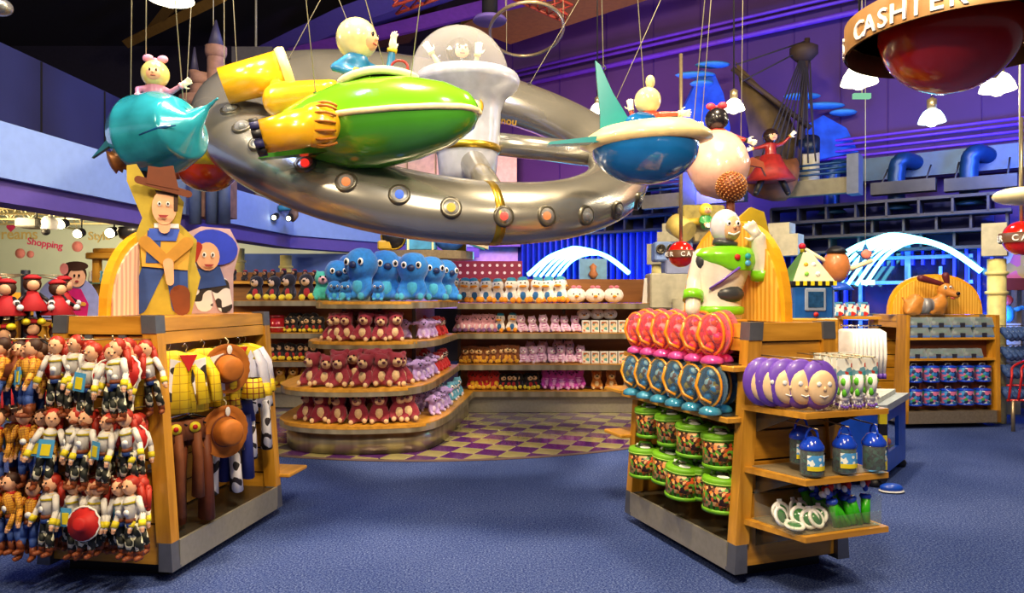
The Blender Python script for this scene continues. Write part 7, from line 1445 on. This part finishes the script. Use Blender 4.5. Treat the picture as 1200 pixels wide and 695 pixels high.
for i, px in enumerate((-.43, -.17, .03, .27)): cb.put(LB(px, -.085, .812), math.radians(6), 'clear clamshell craft box on the second shelf of the far right stand, %s' % nth(i), 'clear craft boxes', scale=.95)
M_bb = confetti('blue bag print', ['1c50a8', '3c90d0', 'e8f0e8', '4c9c4c', '1c2c60', 'c86c9c', '2c6cc0'], 26)
t = T('blue_bag', 'b', 'bag'); m = MB(); m.lathe([(.08, -.2), (.09, -.19), (.09, -.05), (.085, -.04)], M_bb, seg=20); m.build('printed_wall', t); m = MB(); m.lathe([(.088, -.05), (.093, -.045), (.093, -.03), (.05, -.02), (0, -.02)], M_lb, seg=20); m.build('rim', t); m = MB(); m.lathe([(.082, -.215), (.092, -.21), (.092, -.195)], M_lb, seg=20); m.build('base', t); m = MB(); m.tube([(-.04, 0, -.025), (-.02, 0, 0), (.02, 0, 0), (.04, 0, -.025)], .006, M_tag, 6); m.build('handle', t); bb = Proto(t)
for r_, z in enumerate((.745, .475)):
    for i in range(5): bb.put(LB(-.43+i*.215, -.085, z), .1, f'blue printed round bag, {["upper", "lower"][r_]} hanging row, far right stand, {nth(i)}', 'blue round bags')
    for i in range(5): m = MB(); m.cyl(LB(-.43+i*.215, .0, z+.004), LB(-.43+i*.215, -.13, z+.004), .004, M_steel, 6); m.build('prong', gb, True)
m = MB(); m.box((-.54, -.02, .21), (.54, -.012, 1.2), M_hatb); m.build('dark_back', gb)
# slippers on the right side of the far right stand
t = T('hanging_slipper', 's', 'slippers'); m = MB(); m.cap((0, 0, -.03), (.03, -.06, -.1), .04, .045, mat('slipper blue', '34508c', .7), 8); m.cap((.03, -.06, -.1), (.05, -.08, -.13), .035, .03, mat('slipper navy', '1c2c5c', .7), 8); m.build('slipper', t); m = MB(); m.ell((.015, -.05, -.06), (.03, .02, .025), mat('slipper grey', '9cacc0', .7), 8, 6); m.build('patch', t); m = MB(); m.cyl((0, 0, 0), (0, 0, .02), .004, M_steel, 5); m.build('loop', t); sl_ = Proto(t)
for r_, z in enumerate((1.16, .93, .72, .46)):
    for i in range(5): sl_.put(LB(.68+i*.085, -.1+.02*i, z), 0, f'blue slipper hung beside the far right stand, {["top", "second", "third", "lowest"][r_]} row, {nth(i)}', 'blue slippers')
    m = MB(); m.cyl(LB(.55, -.06, z+.02), LB(1.06, -.0, z+.02), .005, M_steel, 6); m.build('prong', gb, True)
# ---------------------------------------------------------------- toy dog statue on the rear stand
dg = T('toy_dog', 'brown toy dog statue with long dark ears, lying along the far right stand', 'statue', LB(.1, 0, 1.312)); M_dg = mat('dog tan', 'c07c30', .45, coat=.3); M_dk = mat('dog ear brown', '5c1c24', .5)
def DP(px, py, dy=0): return P(px, py, 8.5+dy)
m = MB(); m.cap(DP(1068, 361), DP(1072, 354), .1, .1, M_dg); m.cap(DP(1072, 358), DP(1096, 359), .085, .09, M_dg); m.cap(DP(1096, 359), DP(1100, 356), .11, .1, M_dg); m.cap(DP(1100, 354), DP(1106, 343), .05, .045, M_dg); m.ell(DP(1108, 340), (.095, .09, .085), M_dg, 16, 12); m.cap(DP(1112, 342, -.05), DP(1121, 346, -.1), .05, .04, M_dg)
for px in (1064, 1076, 1093, 1104): m.cap(DP(px, 362), DP(px, 366, -.05), .035, .035, M_dg)
m.cap(DP(1062, 355), DP(1057, 348), .02, .015, M_dg); m.build('body', dg, True, fuse=.016)
for a_, b_ in (((1104, 333), (1079, 326)), ((1110, 332), (1108, 323))): m = MB(); m.cap(DP(*a_), DP(*b_), .03, .045, M_dk, 10); m.build('ear', dg, True, fuse=.014)
m = MB(); m.ell(DP(1123, 344, -.14), (.025, .02, .02), M_eye, 10, 7); m.build('nose', dg, True); m = MB(); m.tube([DP(1101, 352)+Vector((.055*math.cos(k*PI/6), .055*math.sin(k*PI/6), 0)) for k in range(12)], .016, mat('collar green', '1c6c3c', .5), 7, True); m.build('collar', dg, True)
for dx in (-.03, .03): m = MB(); m.ell(DP(1111, 337, -.075)+Vector((dx, 0, 0)), (.018, .012, .024), M_white, 8, 6); m.build('eye', dg, True); m = MB(); m.ell(DP(1111, 337, -.088)+Vector((dx, 0, 0)), (.009, .006, .012), M_eye, 8, 6); m.build('pupil', dg, True)
m = MB(); m.tube([DP(1114, 349, -.1), DP(1119, 350, -.13)], .012, mat('mouth', 'a03838', .5), 6); m.build('mouth', dg, True)
m = MB(); m.cap(DP(1080, 358.5), DP(1088, 358.5), .094, .094, mat('grey belly band', '8c8a90', .4, .3), 14); m.build('middle_band', dg, True)
# ---------------------------------------------------------------- right edge: shop front with warm light
rs = T('shop_front', 'bright shop front with red awning beam at the right edge', 'shop front', (X(1190, 9.9), 9.9, 0)); Y = 9.9
m = MB(); m.box((X(1172, Y), Y, Z(340, Y)), (X(1172, Y)+2.5, Y+.3, Z(326, Y)), mat('dark red beam', '6c2418', .6)); m.build('beam', rs, True)
m = MB(); m.box((X(1182, Y), Y+.05, Z(326, Y)), (X(1182, Y)+2.3, Y+.1, Z(292, Y)), confetti('poster print right', ['f0e8d8', 'e8788c', 'f4ecd0', '9cc8d8', 'f0e8e0', 'd8b060'], 7)); m.build('poster', rs, True)
m = MB(); m.box((X(1174, Y), Y+.5, .0), (X(1174, Y)+2.5, Y+.6, Z(340, Y)), mat('warm glass back', 'b0986c', .4, var=.2)); m.build('back', rs, True)
for px in (1176, 1188, 1200): m = MB(); m.box((X(px, Y), Y-.02, 0), (X(px, Y)+.03, Y+.05, Z(340, Y)), M_steel); m.build('mullion', rs, True)
m = MB(); m.box((X(1180, Y), Y+.0, Z(392, Y)), (X(1180, Y)+1.5, Y+.4, Z(388, Y)), M_glass); m.build('glass_shelf', rs, True)
t = T('red_cart', 'red tubular shopping cart rack at the right edge', 'rack', (X(1194, 8.2), 8.2, 0)); Y = 8.2
for k in range(6):
    m = MB(); x0 = X(1182, Y)+k*.11; m.tube(smooth_path([(x0, Y, .35), (x0, Y-.05, .6), (x0+.06, Y, .74), (x0+.3, Y, .78), (x0+.34, Y, .35)], 4), .014, mat('red tube', 'b81c1c', .25, .2, coat=.6), 7); m.build('tube_frame', t, True)
for z in (.35, .52): m = MB(); m.cyl((X(1180, Y), Y, z), (X(1180, Y)+1.0, Y, z), .012, mat('red tube', 'b81c1c', .25, .2, coat=.6), 7); m.build('cross_tube', t, True)
for dx in (.05, .9): m = MB(); m.cyl((X(1182, Y)+dx, Y, 0), (X(1182, Y)+dx, Y, .35), .02, M_steel, 8); m.build('leg', t, True)
t = T('small_blue_toy', 'small blue and red toy figure before the warm shop front at right', 'toy', (X(1181, 9.5), 9.5, 1.18)); m = MB(); m.ell((0, 0, .12), (.08, .07, .12), mat('toy sky', '3c9ce0', .4), 12, 8); m.cap((.04, 0, .16), (.17, -.02, .2), .03, .03, mat('toy sky', '3c9ce0', .4), 8); m.build('body', t); m = MB(); m.ell((-.01, 0, .3), .07, mat('toy red', 'b03c30', .4), 12, 8); m.build('head', t); m = MB(); m.box((-.1, -.1, -1.18), (.1, .1, 0), M_blk); m.build('plinth', t)
# ---------------------------------------------------------------- left edge: doll tower, counters, cabinet
t = T('plush_doll', 'p', 'doll'); M_rd = mat('red felt dress', 'b01822', .7, var=.15)
m = MB(); m.ell((0, 0, -.06), (.055, .05, .055), M_hair, 12, 8); m.build('head', t); m = MB(); m.ell((0, -.025, -.068), (.04, .034, .04), M_skin, 10, 8); m.build('face', t); m = MB(); m.lathe([(.05, 0), (.055, .012), (.03, .03), (0, .034)], M_rd, (0, 0, -.03), (0, .1, 1), 14); m.build('beret', t)
m = MB(); m.lathe([(.03, -.11), (.05, -.15), (.11, -.24), (.105, -.245), (0, -.22)], M_rd, seg=18); m.build('dress', t)
for s in (-1, 1): m = MB(); m.cap((s*.04, 0, -.13), (s*.09, -.05, -.18), .014, .012, M_black, 7); m.ell((s*.1, -.06, -.19), .022, M_white, 8, 6); m.build('arm', t); m = MB(); m.cap((s*.03, 0, -.24), (s*.04, -.02, -.3), .014, .014, M_black, 7); m.build('leg', t); m = MB(); m.ell((s*.045, -.05, -.315), (.028, .045, .024), M_yel2, 8, 6); m.build('shoe', t)
m = MB(); m.cyl((0, 0, 0), (0, 0, -.02), .004, M_steel, 5); m.build('loop', t); pd = Proto(t)
tw = T('doll_tower', 'dark post with arms carrying red-dressed plush dolls at the left edge', 'display stand', (-3.42, 5.1, 0)); m = MB(); m.cyl((-3.42, 5.1, 0), (-3.42, 5.1, 1.7), .03, M_black, 10); m.build('post', tw, True); m = MB(); m.lathe([(.2, 0), (.2, .03), (.03, .06)], M_black, (-3.42, 5.1, 0)); m.build('foot', tw, True)
for r_, z in enumerate((1.66, 1.36, 1.06)):
    for i in range(7):
        a = -2.9+i*.52; R = .24+.05*(i % 2); p = Vector((-3.42+R*math.cos(a), 5.1+R*math.sin(a), z-.03*(i % 2))); m = MB(); m.cyl((-3.42, 5.1, z+.01), p+Vector((0, 0, .004)), .005, M_steel, 6); m.build('arm', tw, True)
        pd.put(p, a+PI/2, f'plush doll in red dress and beret on the left edge tower, {["top", "middle", "lowest"][r_]} ring, {nth(i)}', 'red-dressed plush dolls', scale=1.0)
def counter(lab, x0, x1, y, h, nm='wood_counter'):
    t = T(nm, lab, 'display stand', ((x0+x1)/2, y, 0)); m = MB(); m.box((x0, y, .08), (x1, y+.5, .5), M_wood); m.build('cabinet', t, True); m = MB(); m.box((x0-.02, y-.02, h-.06), (x1+.02, y+.52, h), M_woodh); m.build('top', t, True)
    for x in (x0, (x0+x1)/2, x1-.05): m = MB(); m.box((x, y-.01, .0), (x+.06, y+.04, h-.06), M_wood); m.build('post', t, True)
    m = MB(); m.box((x0+.05, y+.3, .5), (x1-.05, y+.33, h-.06), M_brown); m.build('back', t, True); return t
counter('honey wood counter with hanging pink and white toys behind the dolls', X(45, 7.4), X(118, 7.4), 7.4, 1.28)
t = T('pouch_toy', 'p', 'toy'); m = MB(); m.ell((0, 0, -.05), (.04, .03, .05), mat('pouch rose', 'b8707c', .6, var=.5, scale=40), 8, 6); m.build('pouch', t); m = MB(); m.cyl((0, 0, 0), (0, 0, -.01), .01, M_tag, 6); m.build('loop', t); po = Proto(t)
for j in range(2):
    for i in range(6): po.put((X(70+i*8, 7.36), 7.34, 1.16-j*.15), 0, f'small rose coloured pouch toy hanging under the far left counter, {["upper", "lower"][j]} row, {nth(i)}', 'rose pouch toys')
    m = MB(); m.cyl((X(66, 7.36), 7.36, 1.165-j*.15), (X(116, 7.36), 7.36, 1.165-j*.15), .006, M_steel, 6); m.build('rail', bpy.data.objects['wood_counter'], True)
gc = T('cutout_girl', 'oval lilac board with printed girl in pink dress on the wood counter', 'cut-out', (X(78, 7.6), 7.62, 1.281))
flat_fig(gc, [('oval_board', arch_pts(.36, .46), mat('lilac board', '9098d0', .5)), ('dress_print', [(-.12, 0), (.2, 0), (.22, .16), (.14, .32), (.0, .34), (-.06, .2)], mat('raspberry dress', 'c01c6c', .5)), ('arm_print', limb((.0, .24), (-.2, .16), .03, .025), M_cream), ('hand_print', ellp(-.24, .18, .05, .035), M_white), ('sash_print', limb((-.04, .2), (.18, .16), .02, .02), mat('amber', 'd89a3c', .5)), ('hair_print', ellp(.09, .47, .12, .12), M_hair), ('head_print', ellp(.11, .44, .09, .1), M_skin), ('hat_print', ellp(.1, .56, .13, .05), M_hair), ('bow_print', ellp(-.02, .53, .045, .06), mat('pink print', 'e58a86', .6)), ('eye_print', ellp(.09, .46, .01, .016, 10), M_eye), ('eye_print', ellp(.14, .46, .01, .016, 10), M_eye), ('mouth_print', ellp(.12, .4, .02, .01, 10), mat('mouth', 'a03838', .5))], 0)
# glass-fronted wooden cabinet
Y = 7.9; gcab = T('wooden_cabinet', 'honey wood cabinet with hanging packets and a goblet on top, left of the arch board', 'cabinet', (X(140, Y), Y+.25, 0))
x0, x1 = X(108, Y), X(170, Y)
for x in (x0, x0+.24, x1-.07): m = MB(); m.box((x, Y, 0), (x+.07, Y+.07, 1.93), M_wood); m.build('post', gcab, True)
m = MB(); m.box((x0-.05, Y-.05, 1.93), (x1+.05, Y+.5, 2.0), M_woodh, b=.01); m.build('cornice', gcab, True); m = MB(); m.box((x0, Y-.0, 2.0), (x1, Y+.45, 2.05), M_woodh, b=.01); m.build('cornice', gcab, True)
m = MB(); m.box((x0, Y+.4, 0), (x1, Y+.44, 1.93), M_brown); m.build('back', gcab, True)
for z in (1.25, 1.45, 1.66): m = MB(); m.box((x0-.12, Y-.1, z), (x0+.24, Y+.3, z+.012), mat('green glass shelf', '7ca888', .1, trans=.5)); m.build('glass_shelf', gcab, True)
t = T('hang_packet', 'h', 'packet'); m = MB(); m.box((-.032, -.01, -.1), (.032, .01, 0), mat('packet teal', '4c8894', .35, var=.4, scale=40)); m.build('packet', t); m = MB(); m.box((-.03, -.013, -.03), (.03, -.009, 0), M_cream); m.build('header', t); hp_ = Proto(t)
for j in range(4):
    for i in range(4): hp_.put((x0+.37+i*.085, Y+.05, 1.86-j*.15), 0, f'teal packet hanging in the wooden cabinet, {ORD[j]} row from the top, {nth(i)}', 'teal packets')
    m = MB(); m.cyl((x0+.3, Y+.06, 1.862-j*.15), (x1-.05, Y+.06, 1.862-j*.15), .005, M_steel, 5); m.build('rail', gcab, True)
for j, z in enumerate((1.265, 1.465, 1.675)):
    for i in range(3): t = T('trinket', f'small coloured trinket on the {["lowest", "middle", "top"][j]} glass shelf of the wooden cabinet, {nth(i)}', 'trinket', (x0-.04+i*.1, Y+.05, z)); m = MB(); m.lathe([(.025, 0), (.035, .04), (.02, .09), (.03, .12), (0, .14)], mat('trinket %d' % ((i+j) % 3), ['4c8c9c', 'c86c50', 'd8d0b8'][(i+j) % 3], .3), seg=10); m.build('body', t); m = MB(); m.lathe([(.03, 0), (.03, .01)], M_black, seg=10); m.build('base', t)
gob = T('goblet', 'small metal goblet standing on top of the wooden cabinet', 'goblet', (X(146, Y), Y+.15, 2.05)); m = MB(); m.lathe([(.09, 0), (.08, .02), (.03, .04), (.03, .07)], mat('pewter', '6c685c', .3, .8), seg=16); m.build('foot', gob); m = MB(); m.lathe([(.03, .07), (.12, .12), (.15, .2), (.13, .24), (0, .24)], mat('pewter', '6c685c', .3, .8), seg=18); m.build('bowl', gob)
t = T('small_cutout', 'small printed cut-out in pink beside the goblet', 'cut-out', (X(161, Y), Y+.2, 2.05)); flat_fig(t, [('board', arch_pts(.1, .36), M_cream), ('dress_print', ellp(0, .1, .06, .08), M_pink), ('head_print', ellp(0, .24, .05, .05), M_skin), ('cap_print', ellp(0, .3, .05, .03), M_redf)], 0)
# warm far counters
for i, (px0, px1, Y, h, lb) in enumerate(((-30, 60, 11.5, 1.3, 'far orange lit counter at the left edge'), (60, 120, 12.5, 1.15, 'far counter with pink goods in the left shop'))):
    counter(lb, X(px0, Y), X(px1, Y), Y, h, 'wood_counter')
m = MB(); m.box((X(10, 14), 14.0, .9), (X(90, 14), 14.3, 1.62), mat('amber wall', 'd8922c', .6)); tag(m.build('trim_6'), kind='structure')
for i, px in enumerate((62, 70, 78, 86, 94)): t = T('pink_garment', 'folded pink goods on the far counter, %s' % nth(i), 'clothes', (X(px, 12.6), 12.6, 1.151)); m = MB(); m.box((-.05, -.08, 0), (.05, .08, .22), mat('pink goods', 'e0646c', .7), b=.01); m.build('cloth', t); m = MB(); m.box((-.03, -.085, .05), (.03, -.08, .12), M_cream); m.build('label', t)
# ---------------------------------------------------------------- keep labels short
for _o in list(bpy.data.objects):
    if 'label' in _o and len(_o['label'].split()) > 16:
        for _w in (' the ', ' toy ', ' a ', ' and '):
            while len(_o['label'].split()) > 16 and _w in _o['label'].replace(' from the ', ' from '):
                _o['label'] = _o['label'].replace(' from the ', ' from ').replace(_w, ' ', 1)
